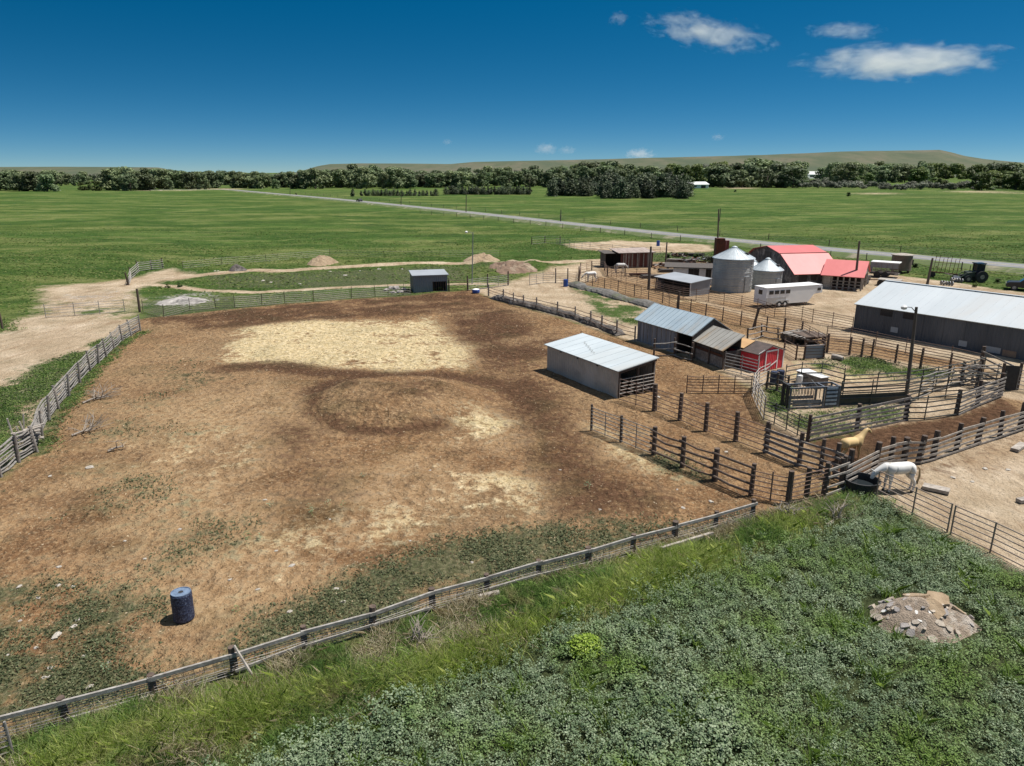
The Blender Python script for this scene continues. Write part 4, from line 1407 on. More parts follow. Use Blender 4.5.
# right-hand corrals
PA = dict(style='panel', post='wood', nr=6, rail=M['pipe'])
fence('pipe_fence', 'pipe panel fence with thick dark posts from the white roofed shed along the alley',
      [(619, 401), (653, 412), (678, 421), (704, 431), (734, 441.5), (764, 453)], 1.55, 'panel', 'wood', nr=6, rail=M['pipe'], pw=.3, ph=1.8, mid=1.7, first=False)
fence('plank_fence', 'dark plank fence at the end of the alley near the palomino horse', [(764, 453), (797.5, 465.5), (819, 472.5), (833, 478), (846, 483)], 1.45, 'board', 'wood', nr=5, rail=M['graywood'], pw=.26, ph=1.85)
fence('pipe_fence', 'pale wire panel fence at the arena end of the alley', [(590.5, 430.5), (620, 442.5), (652, 455.5)], 1.5, 'panel', 'wood', nr=7, rail=M['rail'], pw=.16, ph=1.65, mid=1.1)
fence('pole_fence', 'dark pole rail fence with four thick posts above the foreground fence', [(652, 455.5), (680.5, 468), (713, 482), (749, 496.5)], 1.5, 'pole', 'wood', nr=4, r=.055, rail=M['darkwood'], pw=.28, ph=1.7, low=.3)
fence('corral_gate', 'rusty pipe gate between two thick posts at the alley mouth', [(749, 496.5), (770, 501.5), (788, 504.5)], 1.35, 'panel', 'pipe', nr=6, rail=M['pipe'], mid=1.6)
fence('pipe_fence', 'rusty pipe panels with a bowed bottom beside the plank fence', [(790, 504.5), (808, 500), (826, 496)], 1.45, 'panel', 'wood', nr=7, rail=M['pipe'], pw=.28, ph=1.65)
fence('plank_fence', 'stub of pale planks between dark posts left of the water tank', [(826, 496), (844, 489.5)], 1.35, 'board', 'wood', nr=4, rail=M['palewood'], pw=.24, ph=1.75)
fence('plank_fence', 'long weathered plank fence with leaning dark posts behind the white horse',
      [(844, 489.5), (876, 472.5), (892, 467.5), (905, 465.5), (920, 464.5), (935, 460), (958, 452), (979, 445), (1002, 438), (1022, 431)],
      1.3, 'board', 'wood', nr=5, rail=M['palewood'], pw=.3, ph=1.65, lean=.14)
fence('pipe_fence', 'pipe panels carrying on from the plank fence at the right edge', [(1022, 431), (1050, 424), (1090, 414)], 1.4, 'panel', 'wood', nr=6, rail=M['pipe'], pw=.3, ph=1.75)
fence('plank_fence', 'grey plank fence across the middle of the corrals below the chute', [(809, 441.5), (858, 431), (906.5, 420.5)], 1.45, 'board', 'wood', nr=6, rail=M['graywood'], pw=.24, ph=1.65)
fence('corral_gate', 'green steel rail gate set in the grey plank fence', [(907, 420.5), (924, 420.5), (956, 416)], 1.5, 'panel', 'pipe', nr=5, rail=M['pipe_green'], mid=3, r=.04)
fence('plank_fence', 'plank fence rising towards the black gate at right of the corrals', [(958, 415.5), (979, 406), (1001, 397.5)], 1.45, 'board', 'wood', nr=6, rail=M['graywood'], pw=.28, ph=1.75)
# working alley
AL = [(839, 407), (870, 405.5), (905, 403.5), (918, 400), (945, 398.5), (975, 397.3), (1002, 396)]
fence('alley_fence', 'dark green steel cattle alley leading from the squeeze chute', AL, 1.65, 'panel', 'pipe', nr=5, rail=M['pipe_green'], mid=1.8, r=.04)
fence('alley_fence', 'far dark green rail fence of the curved cattle alley', [(842, 398), (875, 396.5), (905, 393.5), (935, 389), (960, 384), (982, 378)], 1.6, 'panel', 'pipe', nr=6, rail=M['pipe_green'], mid=1.8, r=.04)
fence('alley_fence', 'inner sweep of grey rails in the crowding pen', [(918, 398), (932, 392), (950, 387.5), (972, 384), (995, 384)], 1.5, 'pole', 'pipe', nr=6, rail=M['rail'], r=.04)
P_ = [gpos(q) for q in AL[:3]]
t = thing('solid_alley_fence', 'low solid dark green sheeting along the bottom of cattle alley', 'fence', P_[0])
for a_, b_ in zip(P_, P_[1:]):
    n_ = (b_ - a_).normalized()
    s_ = Vector((-n_.y, n_.x, 0)) * .1
    MB().beam(a_ - P_[0] + s_ + Vector((0, 0, .42)), b_ - P_[0] + s_ + Vector((0, 0, .42)), .03, .78).build('sheet', M['pipe_green'], t)
fence('panel_fence', 'silver pipe panel standing in front of the red shed', [(724, 371), (741, 375), (757, 379.5)], 1.45, 'panel', 'pipe', nr=6, rail=M['pipe_silver'], r=.032)
fence('panel_fence', 'curved run of pale pipe panels left of the bright grass patch', [(768, 383), (758, 388), (752, 396), (757, 408), (763.5, 420)], 1.5, 'panel', 'pipe', nr=6, rail=M['pipe_pale'], r=.032, mid=1.3)
fence('panel_fence', 'rusty pipe panels standing across the bare pen by the sheds', [(686.4, 392.5), (702, 393), (718, 393), (734, 393.2), (750.5, 393.5)], 1.2, 'panel', 'pipe', nr=6, rail=M['pipe'], mid=5)
fence('panel_fence', 'dark green pipe panels in front of the squeeze chute', [(763.5, 420), (774, 424), (786, 430), (797, 436), (809, 441.5)], 1.3, 'panel', 'pipe', nr=6, rail=M['pipe_green'], mid=5)
fence('pole_fence', 'rail fence with a slanting top pole in front of the blue roofed shed', [(654, 357), (674, 356.5), (691, 361)], 1.2, 'pole', 'wood', nr=3, r=.05, rail=M['rail'], ph=1.6)
fence('panel_fence', 'rickety pipe panel beside the grey board by the feed bunk', [(783, 353), (795, 360), (804, 360), (824, 359)], 1.2, 'panel', 'wood', nr=5, rail=M['pipe'], pw=.16)
# pipe gates by the white horse
fence('corral_gate', 'rounded brown pipe gate beside the white horse', [(876, 497), (912, 515), (947, 532.5)], 1.35, 'panel', 'pipe', nr=6, rail=M['pipe_tan'], mid=2.2, r=.026, ph=1.37, lean=.01)
fence('corral_gate', 'brown pipe gate running off the right edge below the horse pen', [(950.5, 534.5), (990, 552.5), (1030, 573), (1080, 598)], 1.35, 'panel', 'pipe', nr=6, rail=M['pipe_tan'], mid=2.2, r=.026, ph=1.37, lean=.01)
# sandy pen by the road
fence('pipe_fence', 'low pale fence round the near side of the sandy riding pen', [(556, 244), (574, 247.5), (590, 249), (612, 251.5), (632, 253.5), (660, 255)], 1.25, 'panel', 'steel', nr=4, rail=M['pipe_silver'], mid=2.5, step=5, r=.03)
fence('wire_fence', 'wire fence along the near side of the county road', [(420, 213.5), (470, 218), (530, 224.6), (600, 233), (680, 241.2), (760, 249.8), (830, 257), (905, 265), (1024, 276.5)], 1.2, 'wire', 'wood', nr=4, rail=M['wire'], step=9, pw=.16, r=.03)
fence('wire_fence', 'wire fence along the far side of the county road', [(300, 193.8), (400, 203.2), (470, 210.5), (560, 219.5), (640, 228), (768, 240.5), (900, 252.5), (1024, 263)], 1.2, 'wire', 'wood', nr=4, rail=M['wire'], step=14, pw=.16, r=.03)
fence('old_pen', 'grey rail corner of an old pen in the meadow left of the sandy pen', [(532, 244.5), (545, 243), (560, 243.5)], 1.5, 'pole', 'wood', nr=4, rail=M['polewood'], step=4)

fence('alley_fence', 'dark steel rails on the far side of the squeeze chute', [(784, 388), (800, 385), (820, 384.5), (842, 391)], 1.6, 'panel', 'pipe', nr=5, rail=M['pipe_green'], mid=1.3, r=.04)
fence('alley_fence', 'short dark rail wing beside the navy drums', [(766, 390), (776, 392), (786, 396)], 1.3, 'panel', 'wood', nr=4, rail=M['pipe_green'], mid=1.3, r=.045, pw=.16)
fence('alley_fence', 'dark cross rails closing the far end of the crowding pen', [(960, 384), (976, 388), (1001, 389)], 1.55, 'pole', 'wood', nr=5, rail=M['rail'], r=.05, pw=.2)
fence('pole_fence', 'broken grey rails between the feed bunks and the sheds', [(748, 341), (762, 337), (778, 340)], 1.1, 'pole', 'wood', nr=3, rail=M['graywood'], r=.05, pw=.16, lean=.15)
# ------------------------------------------------------------------ poles
def pole(label, base, top, r=.14, arm=False, lamp=False, m=None, group='poles standing round the ranch', far=None):
    b = gpos(base)
    rr = ray(*top)
    tt = b.y / rr.y
    tp = Vector((rr.x * tt, rr.y * tt, CAM_H + rr.z * tt)) - b
    t = thing('utility_pole' if not lamp else 'light_pole', label, 'pole', b, 0, group)
    MB().tube([(0, 0, -.2), tp * .5, tp], r * 1.15, 10, r * .75).build('shaft', m or M['polepost'], t)
    if arm:
        MB().beam(tp + Vector((-.9, 0, -.5)), tp + Vector((.9, 0, -.5)), .1, .12).build('crossarm', M['darkwood'], t)
        for s_ in (-.8, 0, .8):
            MB().tube([tp + Vector((s_, 0, -.44)), tp + Vector((s_, 0, -.26))], .04, 6).build('insulator', M['white'], t)
    if lamp:
        e = tp + Vector((-.9, -.15, .05))
        MB().tube([tp + Vector((0, 0, -.35)), tp + Vector((-.35, -.06, -.02)), e], .03, 6).build('lamp_arm', M['steel'], t)
        MB().lathe([(.08, .1), (.2, 0), (.17, -.16), (.05, -.2)], 12).build('lamp', M['white'], t, loc=e)
    return t


M['polepost'] = mat('tall_pole_wood', (.13, .105, .085), (.075, .06, .05), 2, .9, bstr=.4, stretch=(1, 1, .15))
pole('leaning wooden light pole with lamp arm in the corrals before the metal barn', (906, 400), (916.5, 307), .12, lamp=True)
pole('tall dark utility pole in front of the red barn wing', (854.5, 289.5), (859.5, 241), .16)
pole('dark utility pole rising behind the metal barn roof', (926, 290), (932.7, 258), .16)
pole('thin utility pole beside the rusty hopper tower', (717, 263), (718.8, 209), .14)
pole('dark pole standing between the run in shed and the board shed', (648.5, 289.5), (651, 246.5), .17)
pole('short pole behind the junk rows near the board shed', (665.5, 264), (667, 242), .14)
pole('slender grey metal light pole behind the arena corner', (472, 284), (473, 232), .07, lamp=True, m=M['steel'])
for i, (bx, by, tx, ty) in enumerate([(401, 206, 401.3, 195), (466, 213.5, 466.3, 192), (560.5, 223, 561, 209.5), (290, 195.5, 290.2, 186)]):
    pole(['short utility pole beyond the road left of the conifer row', 'utility pole beyond the road below the conifer row', 'utility pole beyond the road in the middle meadow', 'farthest utility pole beside the road bend'][i], (bx, by), (tx, ty), .16, arm=(i < 2))
tag(MB().tube([gpos((719.5, 221.5)), gpos((719.5, 221.5)) + Vector((0, 0, 4))], .12, 6).build('field_post', M['polepost']), 'lone post in the meadow beyond the grain bins', 'post')


# ------------------------------------------------------------------ barrels
def barrel(label, base, dia, h, m, top=None, hole=False, rz=0.0, lean=0.0, group=None):
    b = gpos(base)
    t = thing('barrel', label, 'barrel', b, rz, group)
    t.rotation_euler.x = lean
    r = dia / 2
    MB().lathe([(r * .93, 0), (r, .04), (r, h * .32), (r * 1.012, h * .335), (r * 1.012, h * .36), (r, h * .375), (r, h * .64), (r * 1.012, h * .655), (r * 1.012, h * .68), (r, h * .695), (r, h - .04), (r * .95, h)], 32).build('drum', m, t)
    mb = MB().lathe([(r * .93, h + .002), (r * .93, h + .03), (r * .88, h + .03), (r * .87, h + .006)], 32)
    mb.build('lid', top or m, t)
    if hole:
        MB().lathe([(r * .24, h + .010), (r * .24, h + .022)], 16).build('hole', M['black'], t)
        MB().lathe([(r * .33, h + .008), (r * .33, h + .016)], 16).build('rim', top or m, t)
    return t


def speckled_blue():
    m, nt, b = nodes_of('scuffed_blue_plastic')
    v = coords(nt)
    n = noise_n(nt, v, 22, 4, .8)
    c = ramp(nt, n, [(.42, (.009, .014, .036)), (.55, (.018, .030, .075)), (.64, (.17, .21, .29))])
    L(nt, c, b.inputs['Base Color'])
    b.inputs['Roughness'].default_value = .6
    bump(nt, b, n, .4, .02)
    return m


M['blue'] = speckled_blue()
M['blue_top'] = mat('faded_blue_lid', (.17, .23, .32), (.09, .13, .2), 9, .6)
M['brightblue'] = mat('bright_blue_plastic', (.02, .08, .34), (.02, .06, .25), 3, .4)
b0 = G(184.5, 622)
dep = b0.y * CP + CAM_H * SP
dia = 20 * dep / F
barrel('big scuffed blue barrel standing alone on the arena dirt', (184.5, 620), dia, HT(184.5, 620, 594.5), M['blue'], M['blue_top'], hole=True, lean=-.03)
barrel('bright blue barrel beside the driveway gate', (565.5, 286.5), .62, .95, M['brightblue'])
barrel('small blue barrel on the sandy riding pen', (658, 246), .7, 1.1, M['brightblue'])
barrel('dark navy drum beside the squeeze chute', (773.5, 384), .58, .95, M['blue'], group='navy drums by the squeeze chute')
barrel('second navy drum next to red shed door', (779.5, 383), .58, .95, M['blue'], group='navy drums by the squeeze chute')
barrel('white plastic bucket barrel behind the squeeze chute', (798.5, 386), .45, .8, M['white'])
# blue and white ball float near the arena corner
p = gpos((476, 293.5))
t = thing('salt_tub', 'low blue tub with white lid at the arena corner', 'tub', p)
MB().lathe([(.42, 0), (.5, .12), (.5, .38), (.44, .48)], 20).build('tub', M['brightblue'], t)
MB().lathe([(.46, .484), (.3, .56), (.08, .6)], 20).build('lid', M['white'], t)

# ------------------------------------------------------------------ stock tank under the white horse's nose
p = gpos((860.5, 490))
t = thing('stock_tank', 'round black rubber stock tank full of water by the white horse', 'tank', p)
r_ = .80
MB().lathe([(r_ * .9, 0), (r_, .55), (r_ + .05, .56), (r_ + .05, .62), (r_ - .02, .62), (r_ - .05, .5), (r_ * .93, .1)], 36).build('tub', M['black'], t)
wm, wnt, wb = nodes_of('tank_water')
wb.inputs['Base Color'].default_value = (.02, .025, .028, 1)
wb.inputs['Roughness'].default_value = .06
MB().lathe([(r_ * .915, .27), (r_ * .915, .28)], 36).build('water', wm, t)

# ------------------------------------------------------------------ squeeze chute
f = Fr(G(788, 409.5), G(838, 407.2))
Lx = f.L
hc = f.front(788, 388)[1]
t = f.thing('squeeze_chute', 'grey steel cattle squeeze chute with barred sides and pale blue slatted end', 'cattle chute')
D = .95
mb = MB()
for (x, y) in ((.06, 0), (.06, D), (Lx * .68, 0), (Lx * .68, D), (Lx - .06, 0), (Lx - .06, D)):
    mb.beam((x, y, 0), (x, y, hc), .1, .1)
for y in (0, D):
    for z in (.08, hc - .05):
        mb.beam((0, y, z), (Lx, y, z), .08, .1)
for x in (.06, Lx * .68, Lx - .06):
    mb.beam((x, 0, hc - .05), (x, D, hc - .05), .1, .1)
mb.build('frame', M['chute'], t)
for y in (0, D):
    mb = MB()
    for k in range(9):
        x = Lx * (.10 + .062 * k)
        mb.tube([(x, y, hc * .45), (x, y, hc - .08)], .025, 6)
    mb.build('side_bars', M['pipe_silver'], t)
    mb = MB()
    mb.box(Lx * .08, Lx * .64, y - .02, y + .02, .18, hc * .20)
    mb.box(Lx * .08, Lx * .64, y - .02, y + .02, hc * .25, hc * .40)
    mb.build('drop_panel', M['chute'], t)
mb = MB()
mb.beam((-.05, .12, 0), (-.05, .12, hc + .12), .12, .1)
mb.beam((-.05, D - .12, 0), (-.05, D - .12, hc + .12), .12, .1)
mb.beam((-.05, 0, hc + .1), (-.05, D, hc + .1), .12, .12)
mb.beam((-.05, D * .4, .1), (-.05, D * .36, hc), .08, .06)
mb.beam((-.05, D * .6, .1), (-.05, D * .64, hc), .08, .06)
mb.build('head_gate', M['black'], t)
mb = MB()
mb.box(Lx * .70, Lx * .96, -.06, -.03, .1, hc)
g_ = mb.build('end_panel', M['barn_wall'], t)
mb = MB()
for k in range(5):
    z = hc * (.14 + .18 * k)
    mb.box(Lx * .72, Lx * .94, -.085, -.061, z, z + .14)
mb.build('slat', M['chute_blue'], g_)
mb = MB()
mb.tube([(Lx * .2, .1, hc), (Lx * .25, .2, hc + .35)], .025, 6)
mb.tube([(Lx * .55, .1, hc), (Lx * .45, .3, hc + .4)], .025, 6)
mb.build('lever', M['pipe_silver'], t)

# white lidded feed box and grey board
def flat_box(name, label, cat, quad, h, m, mlid, group=None):
    P = [G(*q, h) for q in quad]
    o = P[0].copy()
    o.z = 0
    t = thing(name, label, cat, o)
    poly_ = [Vector((p.x - o.x, p.y - o.y, h)) for p in P]
    c = sum(poly_, Vector()) / len(poly_)
    body = [c + (p - c) * .92 for p in poly_]
    MB().prism(body, (0, 0, -h + .03)).build('box', m, t)
    MB().prism([p + Vector((0, 0, .003)) for p in poly_], (0, 0, .05)).build('lid', mlid, t)
    return t


flat_box('feed_box', 'long white lidded feed box behind the squeeze chute', 'feed box', [(796, 371), (821, 378.5), (830, 377.5), (806, 368.5)], .8, M['graywood'], M['white'])
f = Fr(G(805, 359.5), G(824, 358.5))
t = f.thing('board_fence', 'grey board panel propped in the weedy pen left of the metal barn', 'fence')
MB().box(0, f.L, 0, .06, .05, 1.2).build('board', M['patch'], t)
MB().box(-.06, .06, .07, .17, 0, 1.35).build('post', M['darkwood'], t)
MB().box(f.L - .06, f.L + .06, .07, .17, 0, 1.35).build('post', M['darkwood'], t)
p, q_ = gpos((832, 359)), gpos((842.5, 361))
tag(MB().tube([p + Vector((0, 0, .22)), (p + q_) / 2 + Vector((0, 0, .25)), q_ + Vector((0, 0, .2))], .24, 10, .18).build('log', M['palewood']), 'short pale log lying in the weedy pen', 'log')

# feed bunk: rough timber platform
f = Fr(G(781.5, 341), G(806, 346.5))
Lx = f.L
t = f.thing('feed_bunk', 'rough dark timber feed bunk heaped with boards in the small pen', 'feed bunk')
D = 2.6
for (x, y) in ((.1, 0), (Lx * .5, 0), (Lx - .1, 0), (.1, D), (Lx * .5, D), (Lx - .1, D)):
    MB().tube([(x, y, -.1), (x, y, .8)], .12, 8).build('leg', M['darkwood'], t)
MB().box(-.1, Lx + .1, -.1, D + .1, .55, .66).build('deck', M['dark_board'], t)
mb = MB()
for k in range(11):
    x = -.1 + k * (Lx + .2) / 11
    mb.beam((x + R.uniform(0, .2), -.2, .70 + R.random() * .10), (x + R.uniform(-.2, .3), D + .2, .70 + R.random() * .12), .2, .05)
mb.build('loose_boards', M['graywood'], t)
MB().box(-.08, Lx * .45, -.14, -.105, .25, .54).build('skirt', M['dark_board'], t)
f2 = Fr(G(806, 346), G(824, 345))
t = f2.thing('feed_bunk', 'open sided dark timber bunk next to the heaped one', 'feed bunk')
for (x, y) in ((0, 0), (f2.L, 0), (0, 2), (f2.L, 2)):
    MB().tube([(x, y, -.1), (x, y, .85)], .11, 8).build('leg', M['darkwood'], t)
MB().box(-.15, f2.L + .15, -.15, 2.15, .72, .84).build('deck', M['darkwood'], t)
MB().beam((0, -.05, .45), (f2.L, -.05, .45), .06, .16).build('rail', M['graywood'], t)

# ------------------------------------------------------------------ hopper tower behind the big bin
p = gpos((720.5, 268))
yy = p.y
r0, r1 = AT(716, 252, yy), AT(725.5, 238.5, yy)
wd = r1.x - r0.x
t = thing('hopper_tower', 'rusty square hopper tower rising behind the largest grain bin', 'hopper', (r0.x, yy, 0))
zt, zb = r1.z, AT(716, 252.5, yy).z
MB().box(0, wd, 0, wd, zb - 1.0, zt).build('hopper', M['rust'], t)
MB().prism([(0, 0, zb - 1.003), (wd, 0, zb - 1.003), (wd * .6, wd * .0 + .01, zb - 2.2), (wd * .4, .01, zb - 2.2)], (0, wd * .9, 0)).build('funnel', M['rust'], t)
for (x, y) in ((.08, .08), (wd - .08, .08), (.08, wd - .08), (wd - .08, wd - .08)):
    MB().beam((x, y, 0), (x, y, zb - 1.0), .14, .14).build('leg', M['rust'], t)
MB().box(wd + .02, wd + .75, .2, wd * .8, zb + .2, zt - .35).build('side_hopper', M['redwood'], t)

# ------------------------------------------------------------------ horse trailer
A_, B_ = G(765, 308.6), G(808.7, 305.2)
f = Fr(A_, B_)
Lb = f.L
Wd = 2.1
zt = f.front(765, 290.4)[1]
ls, lz = f.front(823.3, 283.2)
zt = (zt + lz) / 2
t = f.thing('horse_trailer', 'white gooseneck horse trailer with dark windows parked in the dirt yard', 'trailer')
M['trailer'] = mat('white_trailer_skin', (.84, .84, .83), (.77, .77, .77), .6, .35, bstr=.05)
M['diamond'] = mat('diamond_plate', (.52, .53, .55), (.44, .45, .47), 8, .4, .4)
ground_z = .42
side = [(0, ground_z), (Lb * .97, ground_z), (Lb * 1.04, ground_z + .5), (Lb * 1.10, zt - .95), (ls - .03, zt - .9), (ls, zt - .75), (ls - .05, zt - .1), (Lb * 1.0, zt), (0, zt)]
MB().prism([(x, 0, z) for x, z in side], (0, Wd, 0)).build('body', M['trailer'], t)
MB().box(-.06, ls - .1, -.03, Wd + .03, zt + .003, zt + .06).build('roof', M['white'], t)
MB().box(.05, Lb * .45, -.02, -.003, ground_z + .02, ground_z + (zt - ground_z) * .42).build('lower_panel', M['diamond'], t)
for k in range(4):
    x = Lb * (.06 + .125 * k)
    wdw = MB().box(x, x + Lb * .095, -.03, -.003, ground_z + (zt - ground_z) * .62, ground_z + (zt - ground_z) * .84).build('window', M['glass'], t)
MB().box(ls - .75, ls - .25, -.03, -.003, zt - .62, zt - .3).build('window', M['glass'], t)
bd = MB().box(-.03, -.003, .15, Wd - .15, ground_z + .1, zt - .15).build('rear_door', M['trailer'], t)
MB().box(-.05, -.031, Wd * .32, Wd * .62, ground_z + (zt - ground_z) * .58, ground_z + (zt - ground_z) * .85).build('window', M['glass'], bd)
for y_, s_ in ((.02, -1), (Wd - .24, 1)):
    for k in (0, 1):
        x = Lb * .30 + k * .82
        w_ = MB().tube([(x, y_ - .10 * (s_ < 0), .38), (x, y_ + .22 + .1 * (s_ > 0), .38)], .38, 20).build('wheel', M['black'], t)
        MB().tube([(x, y_ - .12, .38), (x, y_ - .103, .38)] if s_ < 0 else [(x, y_ + .323, .38), (x, y_ + .335, .38)], .17, 14).build('hub', M['white'], w_)
MB().prism([(Lb * .30 - .6, -.06, .60), (Lb * .30 + 1.42, -.06, .60), (Lb * .30 + 1.25, -.06, .86), (Lb * .30 - .4, -.06, .86)], (0, .055, 0)).build('fender', M['diamond'], t)
MB().tube([(ls - .6, Wd / 2, .75), (ls - .6, Wd / 2, zt - .9)], .06, 8).build('hitch', M['black'], t)
MB().tube([(Lb * .98, .25, .02), (Lb * .98, .25, ground_z + .1)], .05, 8).build('jack', M['steel'], t)

# ------------------------------------------------------------------ stock trailer by the barn and flatbed
f = Fr(G(868.5, 276.8), G(897, 279.0))
Lx = f.L
h = f.front(870, 261.3)[1]
t = f.thing('stock_trailer', 'pale roofed stock trailer with open sides beyond the red barn', 'trailer')
MB().box(0, Lx, 0, 2.2, h - .12, h).build('roof', M['tinwhite'], t)
MB().box(0, Lx, 0, 2.2, .5, .62).build('floor', M['dark_board'], t)
MB().box(0, Lx, .0, .05, h * .62, h - .123).build('upper_panel', M['gray_tin'], t)
MB().box(0, .05, .06, 2.2, .63, h - .123).build('front_panel', M['gray_tin'], t)
mb = MB()
for k in range(4):
    z = .75 + k * (h * .62 - .75) / 4
    mb.beam((0, .0, z), (Lx, .0, z), .04, .1)
for k in range(6):
    mb.beam((.05 + k * (Lx - .1) / 5, .02, .6), (.05 + k * (Lx - .1) / 5, .02, h - .13), .07, .07)
mb.build('side_rails', M['graywood'], t)
for x in (Lx * .28, Lx * .55):
    for y in (-.1, 2.1):
        MB().tube([(x, y, .45), (x, y + .22, .45)], .45, 18).build('wheel', M['black'], t)
f = Fr(G(876, 285.5), G(899, 287.5))
t = f.thing('hay_wagon', 'low flat wagon with dark wheels between the barns', 'wagon')
Lx = f.L
MB().box(0, Lx, 0, 2.0, .75, .88).build('deck', M['palewood'], t)
for x in (.5, Lx - .6):
    for y in (-.12, 1.92):
        MB().tube([(x, y, .42), (x, y + .2, .42)], .42, 16).build('wheel', M['black'], t)
MB().beam((-1.4, 1, .6), (0, 1, .7), .1, .1).build('tongue', M['rust'], t)
# dark vehicle in the barn wing's open end
def car_profile(name, label, cat, f, Ln, Wd, body, prof, wheels, wr, paint, win, group=None, extra=None):
    t = f.thing(name, label, cat, group)
    MB().prism([(x * Ln, 0, z) for x, z in prof], (0, Wd, 0)).build('body', paint, t)
    if win:
        for y0, y1 in ((-.012, -.003), (Wd + .003, Wd + .012)):
            for wpoly in win:
                MB().prism([(x * Ln, y0, z) for x, z in wpoly], (0, y1 - y0, 0)).build('window', M['glass'], t)
    for x in wheels:
        for y in (-.04, Wd - .2):
            w_ = MB().tube([(x * Ln, y, wr), (x * Ln, y + .24, wr)], wr, 20).build('wheel', M['black'], t)
            yy = y - .012 if y < 0 else y + .242
            MB().tube([(x * Ln, yy, wr), (x * Ln, yy + .01, wr)], wr * .55, 14).build('rim', M['steel'], w_)
    return t


M['blackpaint'] = mat('black_car_paint', (.012, .013, .016), (.016, .017, .02), 2, .4, bstr=0)
M['bluepaint'] = mat('dark_blue_car_paint', (.015, .02, .035), (.02, .025, .04), 2, .25, bstr=0)
truck = [(0, .5), (.02, .95), (.05, 1.08), (.26, 1.14), (.36, 1.62), (.42, 1.72), (.64, 1.72), (.67, 1.15), (.99, 1.12), (1, .6), (.98, .45), (.02, .42)]
f = Fr(G(1005, 290.0), G(1040, 292.5))
t = car_profile('pickup_truck', 'black pickup truck parked at the right edge beyond the metal barn', 'truck', f, 5.6, 1.9, None, truck, (.17, .79), .4, M['blackpaint'],
            [[(.30, 1.18), (.37, 1.58), (.46, 1.62), (.46, 1.18)], [(.475, 1.18), (.475, 1.62), (.63, 1.62), (.64, 1.18)]])
MB().box(-.03, .0, .1, .4, .78, .96).build('headlight', M['white'], t)
MB().box(-.03, .0, 1.5, 1.8, .78, .96).build('headlight', M['white'], t)
MB().prism([(.265 * 5.6, .12, 1.15), (.355 * 5.6, .12, 1.6), (.355 * 5.6, 1.78, 1.6), (.265 * 5.6, 1.78, 1.15)], (-.015, 0, .006)).build('windscreen', M['glass'], t)
f = Fr(G(857.5, 287.0), G(868, 284.0))
car_profile('parked_truck', 'dark truck parked under the open end of the red wing', 'truck', f, 4.6, 1.85, None, truck, (.17, .79), .4, M['bluepaint'], [[(.30, 1.18), (.37, 1.58), (.62, 1.6), (.64, 1.18)]])
# car on the county road
carp = [(0, .4), (.01, .75), (.22, .9), (.34, 1.4), (.75, 1.42), (.92, .95), (1, .85), (1, .4)]
p = min(fine_p, key=lambda v: abs((v.x / (v.y * CP + (CAM_H) * SP)) * F + 512 - 365))
i_ = fine_p.index(p)
d_ = (fine_p[i_ + 1] - p).normalized()
p = p + Vector((0, 0, .51)) + Vector((d_.y, -d_.x, 0)) * 2.6
f = Fr(p, p + d_ * 3)
t = car_profile('car', 'dark car driving along the county road in the meadow', 'car', f, 4.7, 1.85, None, carp, (.18, .80), .34, M['blackpaint'], [[(.26, .95), (.36, 1.34), (.54, 1.36), (.54, .95)], [(.56, .95), (.56, 1.36), (.73, 1.36), (.86, .97)]])

# ------------------------------------------------------------------ brown tank
p = gpos((900, 272.5))
dep = p.y * CP + CAM_H * SP
r_ = 9.3 * dep / F
h = HT(900, 271.5, 254.5)
t = thing('water_tank', 'brown round water tank with pale lid beyond the red barn', 'tank', p)
M['tankbrown'] = mat('brown_steel_tank', (.20, .145, .115), (.14, .095, .075), 1, .7, c3=(.26, .20, .165))
MB().lathe([(r_, .4), (r_, h)], 32).build('shell', M['tankbrown'], t)
MB().lathe([(r_ + .12, h + .003), (r_ + .12, h + .12), (r_ * .4, h + .3)], 32).build('lid', M['palewood'], t)
for k in range(6):
    a = k * math.pi / 3
    MB().beam((r_ * .85 * math.cos(a), r_ * .85 * math.sin(a), 0), (r_ * .85 * math.cos(a), r_ * .85 * math.sin(a), .4), .25, .25).build('leg', M['darkwood'], t)
MB().box(r_ - .02, r_ + .25, -.3, .3, h * .45, h * .75).build('outlet', M['black'], t)

# ------------------------------------------------------------------ tractor
f = Fr(G(961, 282.5), G(987, 282.8))
t = f.thing('tractor', 'old dark cabbed tractor with front loader standing beyond the metal barn', 'tractor')
TG = mat('faded_green_tractor_paint', (.05, .085, .06), (.09, .09, .075), 2, .5)
Lt = f.L
MB().box(Lt * .22, Lt * .62, .65, 1.25, .75, 1.5).build('hood', TG, t)
cb = MB().box(Lt * .58, Lt * .88, .35, 1.55, 1.1, 1.62).build('cab', M['bluepaint'], t)
mb = MB()
for (x, y) in ((Lt * .58, .35), (Lt * .58, 1.5), (Lt * .86, .35), (Lt * .86, 1.5)):
    mb.box(x, x + .08, y, y + .08, 1.62, 2.55)
mb.build('pillar', M['bluepaint'], cb)
MB().box(Lt * .54, Lt * .91, .25, 1.65, 2.55, 2.68).build('roof', M['bluepaint'], cb)
MB().box(Lt * .6, Lt * .86, .39, 1.48, 1.63, 2.5).build('window', M['glass'], cb)
